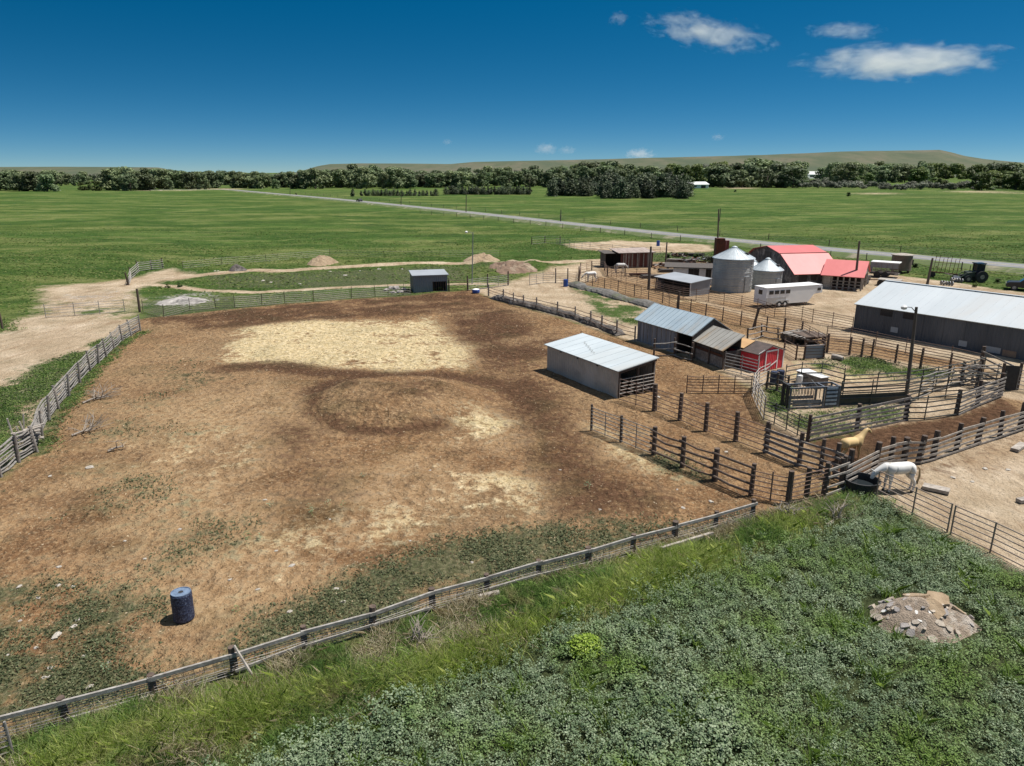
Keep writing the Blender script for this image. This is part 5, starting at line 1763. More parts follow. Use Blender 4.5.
for y in (-.05, 1.55):
    w_ = MB().tube([(Lt * .78, y, .8), (Lt * .78, y + .42, .8)], .8, 24).build('rear_wheel', M['black'], t)
    MB().tube([(Lt * .78, y - .02, .8), (Lt * .78, y - .003, .8)] if y < 0 else [(Lt * .78, y + .423, .8), (Lt * .78, y + .44, .8)], .3, 16).build('rim', M['palewood'], w_)
    w_ = MB().tube([(Lt * .28, y + .12, .48), (Lt * .28, y + .4, .48)], .48, 20).build('front_wheel', M['black'], t)
    MB().tube([(Lt * .28, y + .1, .48), (Lt * .28, y + .117, .48)] if y < 0 else [(Lt * .28, y + .403, .48), (Lt * .28, y + .42, .48)], .24, 14).build('rim', M['palewood'], w_)
MB().tube([(Lt * .4, .95, 1.5), (Lt * .4, .95, 2.3)], .05, 8).build('exhaust', M['black'], t)
for y in (.3, 1.5):
    MB().tube([(Lt * .55, y, 1.5), (Lt * .2, y, 1.3), (-.2, y, .5)], .07, 8).build('loader_arm', TG, t)
MB().prism([(-.7, .1, .1), (-.1, .1, .1), (-.1, .1, .8)], (0, 1.7, 0)).build('bucket', M['steel'], t)
# wheel rake
f = Fr(G(930, 277), G(957, 280))
t = f.thing('hay_rake', 'tall wheel rake with raised tines standing left of the tractor', 'farm implement')
Lx = f.L
MB().tube([(0, 0, .8), (Lx, 0, .8)], .08, 8).build('beam', M['rust'], t)
MB().tube([(Lx * .5, 0, .8), (Lx * 1.1, -.6, .5)], .07, 8).build('drawbar', M['palewood'], t)
for k in range(7):
    x = Lx * (.06 + .145 * k)
    MB().tube([(x, .1, .7), (x + .08, .3, 3.1 + .25 * math.sin(k * 2.1))], .035, 6).build('tine_arm', M['rust'], t)
mb = MB()
mb.tube([(Lx * .05, .25, 2.2), (Lx * .95, .25, 2.25)], .03, 6)
mb.tube([(Lx * .05, .3, 3.0), (Lx * .6, .3, 3.05)], .03, 6)
mb.build('cross_bar', M['rust'], t)
for x in (.3, Lx - .3):
    MB().tube([(x, -.1, .4), (x, .08, .4)], .4, 16).build('wheel', M['black'], t)
for (pa, lab) in (((888, 262.5), 'x'),):
    pass
# small implements on the yard's far edge
for i, (px, py) in enumerate([(940, 284.5), (950, 281.5)]):
    f = Fr(G(px, py), G(px + 9, py + 1))
    t = f.thing('disc_harrow', ['low rusty harrow in the weeds by the wheel rake', 'second rusty harrow between rake and tractor'][i], 'farm implement')
    MB().beam((0, 0, .5), (1.6, 0, .5), .1, .1).build('frame', M['rust'], t)
    MB().beam((.8, 0, .5), (.8, -1.2, .4), .1, .1).build('drawbar', M['palewood'], t)
    for k in range(5):
        x = .1 + .35 * k
        MB().tube([(x, -.03, .3), (x + .05, .03, .3)], .3, 14).build('disc', M['steel'], t)

# ------------------------------------------------------------------ junk rows between board shed and stable
junk = [((633, 264), 'tyre'), ((672, 266), 'board_stack'), ((680, 262), 'board_stack'), ((690, 263), 'scrap_heap'), ((700, 262), 'scrap_heap'), ((640, 276.5), 'trough'), ((672, 272), 'board_stack'),
        ((705, 268), 'scrap_heap'), ((660, 268), 'scrap_heap'), ((655, 278), 'board_stack'), ((690, 256), 'board_stack'), ((676, 257.5), 'scrap_heap')]
jl = ['worn black tyre lying by the board shed', 'dark stack of old boards behind the run in shed', 'long stack of grey boards in the junk row', 'low heap of rusty scrap iron left of the hopper tower',
      'heap of mixed scrap iron just left of the hopper', 'long dark feed trough in the horse pen', 'dark timber stack against the stable end', 'small scrap heap behind the stable roof', 'scrap heap beside the short pole',
      'timber stack at the corner of the run in shed', 'board stack at the far edge of the junk yard', 'scattered scrap near the sandy pen']
for (q, k), lab in zip(junk, jl):
    p = gpos(q)
    if k == 'tyre':
        t = thing('tyre', lab, 'tyre', p)
        MB().lathe([(.3, 0), (.48, .03), (.5, .12), (.48, .22), (.3, .25), (.29, .12)], 20).build('rubber', M['black'], t)
        continue
    t = thing(k, lab, {'board_stack': 'boards', 'scrap_heap': 'scrap', 'trough': 'trough'}[k], p, R.uniform(-.3, .2))
    if k == 'board_stack':
        mb = MB()
        for j in range(16):
            z = .1 + .11 * (j // 4)
            mb.beam((-2 + R.uniform(-.3, .3), (j % 4) * .3 - .5, z), (2.2 + R.uniform(-.5, .5), (j % 4) * .3 - .5 + R.uniform(-.1, .1), z + R.uniform(-.02, .05)), .24, .09)
        mb.build('boards', M['dark_board'] if R.random() < .6 else M['graywood'], t)
    elif k == 'trough':
        MB().box(-1.6, 1.6, -.35, .35, .2, .5).build('trough', M['rust'], t)
        for x in (-1.3, 1.3):
            MB().box(x - .08, x + .08, -.3, .3, 0, .2).build('leg', M['darkwood'], t)
    else:
        mb = MB()
        for j in range(14):
            a = Vector((R.uniform(-1.5, 1.5), R.uniform(-1, 1), R.uniform(.1, .6)))
            d = Vector((R.uniform(-1, 1), R.uniform(-1, 1), R.uniform(-.25, .35)))
            mb.beam(a, a + d, R.uniform(.06, .3), R.uniform(.06, .2))
        mb.build('iron', M['rust'], t)
        mb = MB()
        for j in range(8):
            a = Vector((R.uniform(-1.5, 1.5), R.uniform(-1, 1), R.uniform(.2, .7)))
            mb.beam(a, a + Vector((R.uniform(-.8, .8), R.uniform(-.6, .6), R.uniform(-.1, .3))), R.uniform(.1, .5), .06)
        mb.build('sheet_scraps', M['patch'] if R.random() < .6 else M['graywood'], t)

# timber scrap heap at the left fence
p = gpos((17, 452))
t = thing('timber_heap', 'grey heap of split boards at the left fence corner', 'boards', p + Vector((0, .6, 0)), .5)
mb = MB()
for j in range(9):
    a = Vector((R.uniform(-.8, .6), R.uniform(-.4, .6), R.uniform(.1, 1.1)))
    mb.beam(a, a + Vector((R.uniform(.4, 1.4), R.uniform(-.3, .3), R.uniform(-.2, .3))), .22, .07)
for j in range(4):
    a = Vector((R.uniform(-.5, .3), R.uniform(-.1, .4), .2))
    mb.beam(a, a + Vector((R.uniform(-.25, .25), .1, R.uniform(1.0, 1.7))), .16, .06)
mb.build('boards', M['palewood'], t)

# planks lying in the horse yard
for i, (a_, b_, w_) in enumerate((((922.5, 488), (949, 494), .55), ((1014, 452), (1023, 446), .4), ((1018, 503), (1030, 501.5), .3))):
    p, q_ = gpos(a_), gpos(b_)
    tag(MB().beam(p + Vector((0, 0, .12)), q_ + Vector((0, 0, .14)), w_, .16).build('timber', M['palewood']), ['pale timber beam lying in the dirt right of the white horse', 'pale plank near the plank fence at the right edge', 'small pale plank at the right edge of the horse yard'][i], 'timber')

# tyre-ring of grey stone by the feed shed
M['rock'] = mat('pale_limestone', (.50, .46, .40), (.34, .30, .26), 3, .95, bstr=.6, bdist=.04)
M['rock2'] = mat('grey_rubble', (.33, .30, .28), (.2, .18, .17), 3, .95, bstr=.6, bdist=.04)


def rock_mesh(seed, flat=.6):
    bm = bmesh.new()
    bmesh.ops.create_icosphere(bm, subdivisions=2, radius=1)
    for v in bm.verts:
        n = 1 + .5 * noise.noise(v.co * 1.3 + Vector((seed * 7.1, 0, 0))) + .2 * noise.noise(v.co * 3 + Vector((0, seed * 3.3, 0)))
        v.co = Vector((v.co.x * n, v.co.y * n, v.co.z * n * flat))
        v.co.z = round(v.co.z * 3) / 3 * .3 + v.co.z * .7
    me = bpy.data.meshes.new('stone')
    bm.to_mesh(me)
    bm.free()
    return me


ROCKS = [rock_mesh(i) for i in range(6)]
for r_ in ROCKS:
    r_.materials.append(M['rock'])


def stone(q, px, label, group, m=None, name='stone', cat='stone', flat=1.0):
    p = gpos(q)
    dep = p.y * CP + CAM_H * SP
    s = px / 2 * dep / F
    o = bpy.data.objects.new(name, R.choice(ROCKS))
    if m:
        o.data = o.data.copy()
        o.data.materials[0] = m
    COL.objects.link(o)
    o.location = p + Vector((0, 0, s * .12))
    o.scale = (s, s * R.uniform(.6, .95), s * .55 * flat)
    o.rotation_euler.z = R.uniform(0, 6.28)
    return tag(o, label, cat, group)


st = [(57, 636, 12), (51, 667.5, 6), (44, 677, 5), (49, 676, 4), (90, 687, 7), (84, 656, 5), (36, 648, 5), (73, 627, 7), (78, 620, 5), (19, 587, 6), (38, 597, 5), (59, 567, 6), (58, 585, 5), (73, 586, 5), (109, 662, 4),
      (292, 566, 7), (258, 590, 5), (276, 551, 4), (337, 589, 6), (343, 602.5, 6), (290, 612, 6), (472, 561, 4), (683, 508.5, 5), (711, 502.5, 5), (677, 490, 3), (726, 452, 4), (658, 397.5, 5), (735, 440, 4), (90, 468, 8), (50, 476, 5),
      (230, 580, 4), (125, 541, 4), (180, 530, 4), (145, 560, 4), (330, 520, 3), (410, 540, 3), (20, 620, 4), (8, 655, 4), (430, 470, 3), (560, 470, 3), (600, 510, 3), (265, 500, 4)]
for i, (x, y, s) in enumerate(st):
    big = s >= 10
    stone((x, y), s, 'largest flat pale stone in the weedy corner of the arena' if big else 'small pale stone lying on the arena dirt', None if big else 'pale stones scattered over the arena')
for i, (x, y, s) in enumerate([(386, 291, 7), (391, 288.5, 8), (396, 289.5, 10), (400, 292.5, 8), (393, 293, 7), (404, 290, 7)]):
    stone((x, y), s, 'grey boulder in the rubble pile beside the small feed shed', 'boulders beside the feed shed', M['rock2'], flat=1.6)
for i, (x, y, s) in enumerate([(263, 281.5, 4), (271, 282.5, 4), (345, 276, 5), (379, 269, 4), (330, 272, 3), (402, 270, 3), (215, 271.5, 3), (218, 271.3, 3), (360, 271, 3), (300, 284, 3)]):
    stone((x, y), s, 'pale stone in the green strip between the dirt tracks', 'pale stones between the tracks')
for i, (x, y, s) in enumerate([(985, 469, 7), (953, 478, 6), (1003, 435.5, 7), (972, 482, 5), (1008, 470, 5)]):
    stone((x, y), s, 'pale stone on the dirt of the horse yard', 'pale stones in the horse yard')


# ------------------------------------------------------------------ soil heaps
def heap(name, label, cat, quad, h, m, seed, rough=.35):
    """mound over the pixel outline quad = (left, right, front, back)"""
    l, r, fr, bk = (G(*q) for q in quad)
    c = (l + r) / 2
    c.y = (fr.y + bk.y) / 2
    rx, ry = (r - l).length / 2, max(.5, (bk.y - fr.y) / 2)
    vs, fs = [], []
    n, m_ = 44, 12
    for j in range(m_ + 1):
        q = j / m_
        for k in range(n):
            a = 2 * math.pi * k / n
            e = 1 + .26 * noise.noise(Vector((math.cos(a) * 1.4, math.sin(a) * 1.4, seed))) + .10 * noise.noise(Vector((math.cos(a) * 4, math.sin(a) * 4, seed)))
            x, y = rx * q * e * math.cos(a), ry * q * e * math.sin(a)
            prof = (1 - q * q) ** 1.1 * (1 + rough * noise.fractal(Vector((x * .9, y * .9, seed)), .8, 2, 4))
            z = h * prof - .06 * q
            vs.append((x, y, z))
    for j in range(m_):
        for k in range(n):
            k2 = (k + 1) % n
            fs.append((j * n + k, j * n + k2, (j + 1) * n + k2, (j + 1) * n + k))
    c.z = float(gz(c.x, c.y)) if h < .9 else 0
    o = MB().add(vs, fs).build(name, m, loc=c)
    return tag(o, label, cat), c


M['soilheap'] = mat('tan_soil_heap', (.34, .255, .165), (.22, .155, .095), 1.6, 1, bstr=.7, bdist=.08)
M['redsoil'] = mat('brown_soil_heap', (.21, .14, .095), (.125, .08, .055), 1.2, 1, bstr=.7, bdist=.1, c3=(.30, .24, .17))
heap('dirt_pile', 'tan dirt pile beyond the track at left', 'dirt pile', ((305, 264.5), (336, 264.5), (320, 266.5), (320, 261)), 1.25, M['soilheap'], 2)
heap('dirt_pile', 'wide tan dirt pile behind the slender light pole', 'dirt pile', ((462, 262), (498, 262), (480, 263.5), (480, 257.5)), 1.1, M['soilheap'], 4)
heap('dirt_pile', 'long brown soil ridge beside the driveway', 'dirt pile', ((478, 270), (545, 270), (510, 274.5), (510, 265)), 1.2, M['redsoil'], 6)
heap('debris_pile', 'dark debris pile in the grass by the left track', 'debris', ((227, 270.5), (247, 270.5), (237, 271.5), (237, 269)), .9, M['bank'], 8)
heap('ash_pile', 'pale ash heap with dark scraps behind the arena corner', 'ash heap', ((155, 302), (205, 301), (180, 306), (180, 297)), .45, mat('ash_heap', (.42, .39, .36), (.18, .165, .155), 1.6, 1, bstr=.7, c3=(.10, .095, .09)), 9)
_, hc_ = heap('rubble_mound', 'grey brown rubble mound rising out of the green crop at right', 'mound', ((870, 620), (984, 630), (925, 643), (925, 600)), .82, mat('mound_soil', (.36, .285, .215), (.20, .155, .115), 3.2, 1, bstr=.9, bdist=.1, c3=(.46, .41, .35)), 12, .3)


MR = (G(984, 630) - G(870, 620)).length / 2
MD = max(.5, (G(925, 600).y - G(925, 643).y) / 2)


def on_mound(u, v, size, th, m, label, group, name, cat, rr):
    q2 = u * u + v * v
    z = .78 * (1 - q2) ** 1.1
    sl = 1.6 * .78
    pts = []
    n = rr.randint(5, 7)
    for k in range(n):
        a = 2 * math.pi * (k + rr.uniform(-.25, .25)) / n
        e = rr.uniform(.7, 1.15)
        pts.append((math.cos(a) * size * e, math.sin(a) * size * e * .7, 0))
    o = MB().prism(pts, (0, 0, th)).build(name, m)
    o.location = (hc_.x + u * MR, hc_.y + v * MD, z - .03)
    nrm = Vector((sl * u / MR + rr.uniform(-.25, .25), sl * v / MD + rr.uniform(-.25, .25), 1)).normalized()
    qd = nrm.to_track_quat('Z', 'Y') @ Matrix.Rotation(rr.uniform(0, 6), 3, 'Z').to_quaternion()
    o.rotation_euler = qd.to_euler()
    return tag(o, label, cat, group)


rr_ = random.Random(5)
M['chip'] = mat('broken_pale_concrete', (.50, .43, .35), (.33, .275, .22), 5, .95, bstr=.6, bdist=.03)
on_mound(.32, .18, .62, .1, M['soilheap'], 'large tan flat rock on top of the rubble mound', None, 'flat_rock', 'rock', rr_)
on_mound(.62, -.1, .4, .08, M['soilheap'], 'smaller tan flat rock on the right shoulder of the rubble mound', None, 'flat_rock', 'rock', rr_)
on_mound(.1, -.25, .45, .07, M['soilheap'], 'low flat tan rock near the front of the rubble mound', None, 'flat_rock', 'rock', rr_)
on_mound(-.05, .4, .5, .09, M['soilheap'], 'flat tan rock at the back of the rubble mound', None, 'flat_rock', 'rock', rr_)
for k in range(60):
    a, q = rr_.uniform(0, 6.28), rr_.uniform(.05, .92) ** .7
    on_mound(q * math.cos(a), q * math.sin(a), rr_.uniform(.05, .20), rr_.uniform(.04, .11), M['chip'] if k % 3 else M['rock2'], 'broken grey stone lying on the rubble mound', 'stones on the rubble mound', 'rubble_stone', 'stone', rr_)
for k in range(14):
    on_mound(rr_.uniform(-.75, .0), rr_.uniform(-.65, .1), rr_.uniform(.05, .13), .025, M['scrap'] if 'scrap' in M else M.setdefault('scrap', mat('dirty_white_scrap', (.62, .61, .58), (.45, .43, .4), 5, .7)), 'crumpled white scrap on the left of the rubble mound', 'white scraps on the mound', 'scrap_sheet', 'scrap', rr_)

# dry branches on the arena
M['deadwood'] = mat('bleached_dead_branch', (.34, .29, .24), (.2, .17, .14), 3, .9)


def branch(label, q0, q1, twigs, seed, spread=1.0):
    rr = random.Random(seed)
    a, b = gpos(q0), gpos(q1)
    t = MB()
    t.tube([Vector((0, 0, .08)), (b - a) * .5 + Vector((0, 0, .18)), b - a + Vector((0, 0, .15))], .07, 6, .04)
    for k in range(twigs):
        s = (b - a) * rr.uniform(.45, 1)
        e = s + Vector((rr.uniform(-1.2, 1.4) * spread, rr.uniform(-.6, 1.4) * spread, rr.uniform(.05, .95)))
        mid = (s + e) / 2 + Vector((rr.uniform(-.2, .2), rr.uniform(-.2, .2), rr.uniform(0, .25)))
        t.tube([s + Vector((0, 0, .1)), mid, e], .03, 5, .012)
        for j in range(3):
            e2 = mid.lerp(e, rr.random()) + Vector((rr.uniform(-.5, .5), rr.uniform(-.5, .5), rr.uniform(-.1, .35)))
            t.tube([mid, e2], .014, 4, .008)
    o = t.build('dead_branch', M['deadwood'], loc=a)
    return tag(o, label, 'branch')


branch('long bleached dead branch with upright twigs near the left fence', (83, 405), (104, 398), 14, 3)
branch('tangled grey dead branch lying below the longer one', (72, 437), (92, 432), 12, 5, .8)
branch('thin pale stick lying on the lower left arena dirt', (108, 452), (124, 448), 2, 8, .4)
branch('grey brush caught in the weeds at the near end of the arena fence', (780, 523), (792, 519), 12, 9, .35)
branch('pale brush and sticks at the right end of the verge', (826, 528), (842, 521), 10, 12, .35)
branch('grey dead weeds heap below the fence in the middle of the verge', (415, 650), (426, 645), 10, 14, .25)
p, q_ = gpos((478, 601)), gpos((499, 597))
tag(MB().tube([p + Vector((0, 0, .15)), q_ + Vector((0, 0, .22))], .11, 8, .1).build('log', M['palewood']), 'pale log lying in the verge grass under the fence', 'log')
p, q_ = gpos((660, 556)), gpos((712, 540))
tag(MB().beam(p + Vector((0, 0, .2)), q_ + Vector((0, 0, .2)), .12, .16).build('fallen_rail', M['palewood']), 'long pale fallen rail lying along the foot of the foreground fence', 'rail')
p, q_ = gpos((238, 676)), gpos((250, 683))
tag(MB().tube([p + Vector((.0, 0, 1.05)), q_ + Vector((.1, 0, .2))], .045, 6).build('brace_stick', M['palewood']), 'pale stick leaning against a post of the foreground fence', 'stick')
# ------------------------------------------------------------------ foliage
def leaf_mat(name, cols, rough=.6, nscale=.12, trans=.25, spec=.3, patch=None, each=False):
    """cols: dark, mid, light picked by the per leaf value v and a world noise"""
    m, nt, b = nodes_of(name)
    a = nt.nodes.new('ShaderNodeAttribute')
    a.attribute_name = 'v'
    n = noise_n(nt, coords(nt, (1, 1, 1), 'Position'), nscale, 4, .6)
    f = math_(nt, 'ADD', math_(nt, 'MULTIPLY', a.outputs['Fac'], .55), math_(nt, 'MULTIPLY', n, .45))
    c = ramp(nt, f, [(.25, cols[0]), (.5, cols[1]), (.75, cols[2])])
    if patch:
        n3_ = noise_n(nt, coords(nt, (1, 1, 1), 'Position'), patch[1], 4, .65)
        c = mixc(nt, ramp(nt, n3_, [(patch[2], (0, 0, 0)), (patch[2] + .14, (1, 1, 1))]), c, mixc(nt, a.outputs['Fac'], patch[0], patch[3]))
    if each:      # every plant its own tone
        oi = nt.nodes.new('ShaderNodeObjectInfo')
        hv = nt.nodes.new('ShaderNodeHueSaturation')
        L(nt, math_(nt, 'ADD', .65, math_(nt, 'MULTIPLY', oi.outputs['Random'], .95)), hv.inputs['Value'])
        L(nt, math_(nt, 'ADD', .478, math_(nt, 'MULTIPLY', math_(nt, 'FRACT', math_(nt, 'MULTIPLY', oi.outputs['Random'], 7.3)), .04)), hv.inputs['Hue'])
        L(nt, c, hv.inputs['Color'])
        c = hv.outputs[0]
    L(nt, c, b.inputs['Base Color'])
    b.inputs['Roughness'].default_value = rough
    b.inputs['Specular IOR Level'].default_value = spec
    if trans:
        tr = nt.nodes.new('ShaderNodeBsdfTranslucent')
        L(nt, c, tr.inputs['Color'])
        mx = nt.nodes.new('ShaderNodeMixShader')
        mx.inputs[0].default_value = trans
        L(nt, b.outputs[0], mx.inputs[1])
        L(nt, tr.outputs[0], mx.inputs[2])
        L(nt, mx.outputs[0], nt.nodes['Material Output'].inputs['Surface'])
    return m


def leaf_quads(C, N, size, asp=.6, rs=NR):
    """diamond leaves at centres C with normals N"""
    n = len(C)
    N = N / (np.linalg.norm(N, axis=1, keepdims=True) + 1e-9)
    T = rs.normal(size=(n, 3))
    T -= N * (T * N).sum(1, keepdims=True)
    T /= (np.linalg.norm(T, axis=1, keepdims=True) + 1e-9)
    Bv = np.cross(N, T)
    s = np.asarray(size).reshape(-1, 1)
    v = np.stack([C - T * s, C - Bv * s * asp + T * s * .1, C + T * s, C + Bv * s * asp + T * s * .1], 1)
    return v.reshape(-1, 3)


BARK = mat('tree_bark', (.12, .095, .075), (.07, .055, .045), 2, .95)
LM = {
    'cotton': leaf_mat('cottonwood_leaves', [(.056, .080, .038), (.118, .158, .070), (.21, .255, .125)], nscale=.05, each=True),
    'olive': leaf_mat('olive_grey_leaves', [(.060, .070, .046), (.120, .132, .092), (.20, .21, .16)], nscale=.05, each=True),
    'lime': leaf_mat('fresh_green_leaves', [(.036, .062, .014), (.080, .122, .028), (.14, .19, .05)], nscale=.05, each=True),
    'juniper': leaf_mat('juniper_needles', [(.024, .038, .019), (.050, .072, .035), (.10, .125, .062)], nscale=.1, trans=.1, each=True)}


def tree_proto(kind, seed):
    """unit tree (height 1): crown quads and trunk; returns (crown mesh, trunk mesh)"""
    rs = np.random.RandomState(seed)
    rr = random.Random(seed)
    lobes = []
    if kind in ('cotton', 'lime'):
        wdt = rr.uniform(.34, .48)
        for k in range(20):
            a, q = rr.uniform(0, 6.28), rr.uniform(.1, 1) ** .6
            z = rr.uniform(.08, .86)
            sp = wdt * max(.15, 1 - ((z - .42) / .58) ** 2) ** .5
            lobes.append((math.cos(a) * q * sp * .85, math.sin(a) * q * sp * .85, z, rr.uniform(.10, .19)))
        lobes.append((0, 0, .84, .14))
        nl, ls = 2000, .036
    elif kind == 'olive':
        for k in range(14):
            a, q = rr.uniform(0, 6.28), rr.uniform(.1, 1) ** .6
            lobes.append((math.cos(a) * q * .62, math.sin(a) * q * .62, rr.uniform(.2, .72), rr.uniform(.18, .28)))
        nl, ls = 1100, .06
    else:
        for k in range(16):
            z = .08 + .84 * k / 15
            w_ = .30 * (1 - z * .9) ** .75 if seed % 2 else .36 * (1 - (z - .25) ** 2 * 1.3)
            a = rr.uniform(0, 6.28)
            lobes.append((math.cos(a) * w_ * .45, math.sin(a) * w_ * .45, z, max(.06, w_ * .75)))
        nl, ls = 1300, .034
    Ls = np.array(lobes)
    w_ = Ls[:, 3] ** 2
    idx = rs.choice(len(Ls), nl, p=w_ / w_.sum())
    D_ = rs.normal(size=(nl, 3))
    D_ /= np.linalg.norm(D_, axis=1, keepdims=True)
    rad = Ls[idx, 3] * (.55 + .5 * rs.rand(nl) ** .5)
    C = Ls[idx, :3] + D_ * rad[:, None] * np.array([1, 1, .8])
    C[:, 2] = np.clip(C[:, 2], .03, 1.02)
    Nn = D_ + rs.normal(size=(nl, 3)) * .5 + np.array([.15, 0, .7])
    V_ = leaf_quads(C, Nn, ls * (.6 + .8 * rs.rand(nl)), .75, rs)
    o = np_mesh('crown', V_, 4, LM[kind], attrs={'v': rs.rand(nl)})
    cm = o.data
    bpy.data.objects.remove(o)
    mb = MB()
    mb.tube([(0, 0, -.03), (.01, .0, .2), (0, .01, .55)], .028, 7, .012)
    for (x, y, z, r) in lobes[:7]:
        mb.tube([(0, 0, min(.5, z * .55)), (x * .6, y * .6, z * .9), (x, y, z)], .012, 5, .004)
    o = mb.build('trunk', BARK)
    tm = o.data
    bpy.data.objects.remove(o)
    return cm, tm


PROT = {k: [tree_proto(k, 100 * i + s) for s in range(n)] for i, (k, n) in enumerate((('cotton', 7), ('olive', 4), ('lime', 3), ('juniper', 5)))}


def plant_tree(name, px, py, hpx, kind, label, group, wide=1.0, cat='tree', sub=True):
    p = G(px, py)
    dep = p.y * CP + CAM_H * SP
    h = hpx * dep / F
    cm, tm = R.choice(PROT[kind])
    t = thing(name, label, cat, p, R.uniform(0, 6.28), group)
    t.scale = (h * wide, h * wide, h)
    for nm, me_ in (('crown', cm), ('trunk', tm)):
        o = bpy.data.objects.new(nm, me_)
        COL.objects.link(o)
        o.parent = t
    return t


BELT = [
    # x0, x1, base y range, height px range, n, kind, name, label, wide
    (-150, 0, 189, 191.5, 16, 22, 16, 'cotton', 'cottonwood', 'dark cottonwood in the tree belt past the left edge', 1.1),
    (0, 54, 189.8, 191.6, 17, 22, 13, 'cotton', 'cottonwood', 'dark cottonwood in the clump at the far left edge', 1.1),
    (36, 92, 184, 186, 11, 15, 9, 'cotton', 'cottonwood', 'smaller cottonwood standing back below the left mesa', 1.1),
    (82, 96, 190, 191, 7, 10, 3, 'lime', 'bushy_tree', 'low bushy tree in the gap of the left tree belt', 1.3),
    (106, 150, 188.8, 190.8, 16, 22, 12, 'cotton', 'cottonwood', 'tall cottonwood in the clump before the left mesa end', 1.1),
    (144, 213, 187.8, 190, 16, 20, 18, 'cotton', 'cottonwood', 'cottonwood in the belt left of the road bend', 1.1),
    (200, 236, 184, 186, 11, 15, 8, 'cotton', 'cottonwood', 'farther cottonwood in the low gap of the skyline', 1.1),
    (232, 308, 186.6, 189, 13, 18, 20, 'cotton', 'cottonwood', 'cottonwood in the belt right of the road bend', 1.1),
    (304, 412, 186.6, 189, 17, 22, 27, 'cotton', 'cottonwood', 'tall cottonwood in the dense central tree belt', 1.05),
    (404, 462, 185.6, 187.8, 13, 18, 15, 'cotton', 'cottonwood', 'cottonwood behind the conifer windbreak rows', 1.1),
    (458, 560, 185, 187.6, 15, 19, 24, 'cotton', 'cottonwood', 'cottonwood left of the dark juniper grove', 1.1),
    (232, 560, 181.2, 183, 9, 14, 24, 'olive', 'willow', 'pale willow showing behind the central tree belt', .9),
    (556, 660, 184.5, 187.5, 17, 22, 22, 'cotton', 'cottonwood', 'cottonwood rising behind the dark juniper grove', 1.1),
    (686, 800, 186, 188, 18, 27, 26, 'cotton', 'cottonwood', 'tall cottonwood around the white roofed farm shed', 1.1),
    (792, 862, 182, 186, 16, 23, 15, 'cotton', 'cottonwood', 'cottonwood around the white roofed farmhouse', 1.1),
    (856, 930, 180, 183.5, 13, 20, 17, 'cotton', 'cottonwood', 'cottonwood below the highest mesa', 1.05),
    (640, 930, 178.5, 180.5, 11, 15, 22, 'cotton', 'cottonwood', 'far cottonwood at the foot of the mesa', 1.1),
    (925, 1030, 175.5, 177.2, 9, 13, 20, 'cotton', 'cottonwood', 'far cottonwood beyond the small green field at right', 1.1),
    (985, 1030, 184, 187, 18, 24, 7, 'cotton', 'cottonwood', 'large cottonwood at the right edge of the skyline', 1.1),
    (910, 920, 182.4, 183, 18, 20, 2, 'lime', 'bushy_tree', 'rounded fresh green tree before the dark right belt', 1.2),
    (845, 870, 185, 187.5, 10, 14, 4, 'lime', 'bushy_tree', 'bushy green tree left of the small green field', 1.4),
    (800, 885, 186.6, 188.8, 6, 10, 17, 'olive', 'willow_shrub', 'silver grey shrub along the right meadow edge', 1.1),
    (880, 985, 187.4, 190, 5, 9, 22, 'olive', 'willow_shrub', 'low silver shrub in the hedge below the green field', 1.1),
    (930, 946, 187.6, 188.6, 9, 12, 3, 'lime', 'bushy_tree', 'dark green bush in the silver hedge', 1.4),
    (974, 1030, 188, 190.6, 14, 19, 11, 'lime', 'bushy_tree', 'broad leafy tree at the right end of the hedge', 1.2),
    (1030, 1180, 184, 190, 15, 22, 18, 'cotton', 'cottonwood', 'dark cottonwood in the belt past the right edge', 1.1),
    (556, 700, 181, 183.5, 14, 18, 24, 'lime', 'elm', 'mid green elm behind the juniper grove', 1.1),
    (690, 800, 182.5, 185, 17, 22, 16, 'lime', 'elm', 'mid green elm behind the farm shed', 1.1),
    (640, 800, 178.2, 180, 10, 14, 22, 'olive', 'willow', 'pale willow far behind the farm shed', .9),
    (826, 932, 178.5, 182.5, 14, 19, 18, 'lime', 'elm', 'mid green elm right of the farmhouse', 1.1),
    (930, 1030, 178.2, 179.5, 12, 17, 15, 'lime', 'elm', 'mid green elm along the far edge of the green field', 1.1),
    (0, 230, 182.5, 184.5, 8, 12, 16, 'olive', 'willow', 'pale willow showing behind the left tree belt', .9),
    (549, 606, 193.8, 196.4, 14, 20, 22, 'juniper', 'juniper', 'dark juniper in the left part of the grove', 1.0),
    (600, 690, 195.5, 199, 16, 23, 40, 'juniper', 'juniper', 'dark juniper in the right part of the grove', 1.0),
    (560, 680, 191.5, 194, 16, 22, 18, 'juniper', 'juniper', 'juniper standing at the back of the grove', 1.0)]
for (x0, x1, y0, y1, h0_, h1_, n, kind, nm, lab, wd_) in BELT:
    for k in range(n):
        x = x0 + (x1 - x0) * (k + R.uniform(.1, .9)) / n
        if y1 > 181 and kind == 'cotton' and (686 < x < 711 or 804 < x < 827):
            continue
        plant_tree(nm, x, R.uniform(y0, y1), R.uniform(h0_, h1_) * R.choice((.72, .85, .95, 1, 1.02, 1.1)), kind, lab, 'trees: ' + lab, wd_ * R.uniform(.8, 1.35), 'shrub' if 'shrub' in nm else 'tree')
for k in range(19):
    plant_tree('windbreak_conifer', 361 + k * 4.15 + R.uniform(-.6, .6), 195.9 + R.uniform(-.1, .1), R.uniform(5.2, 7.4), 'juniper', 'small dark conifer in the left windbreak row', 'left windbreak row of conifers', 1.2)
plant_tree('windbreak_conifer', 353, 196.4, 8.4, 'juniper', 'lone dark conifer at the left end of windbreak rows', None, 1.1)
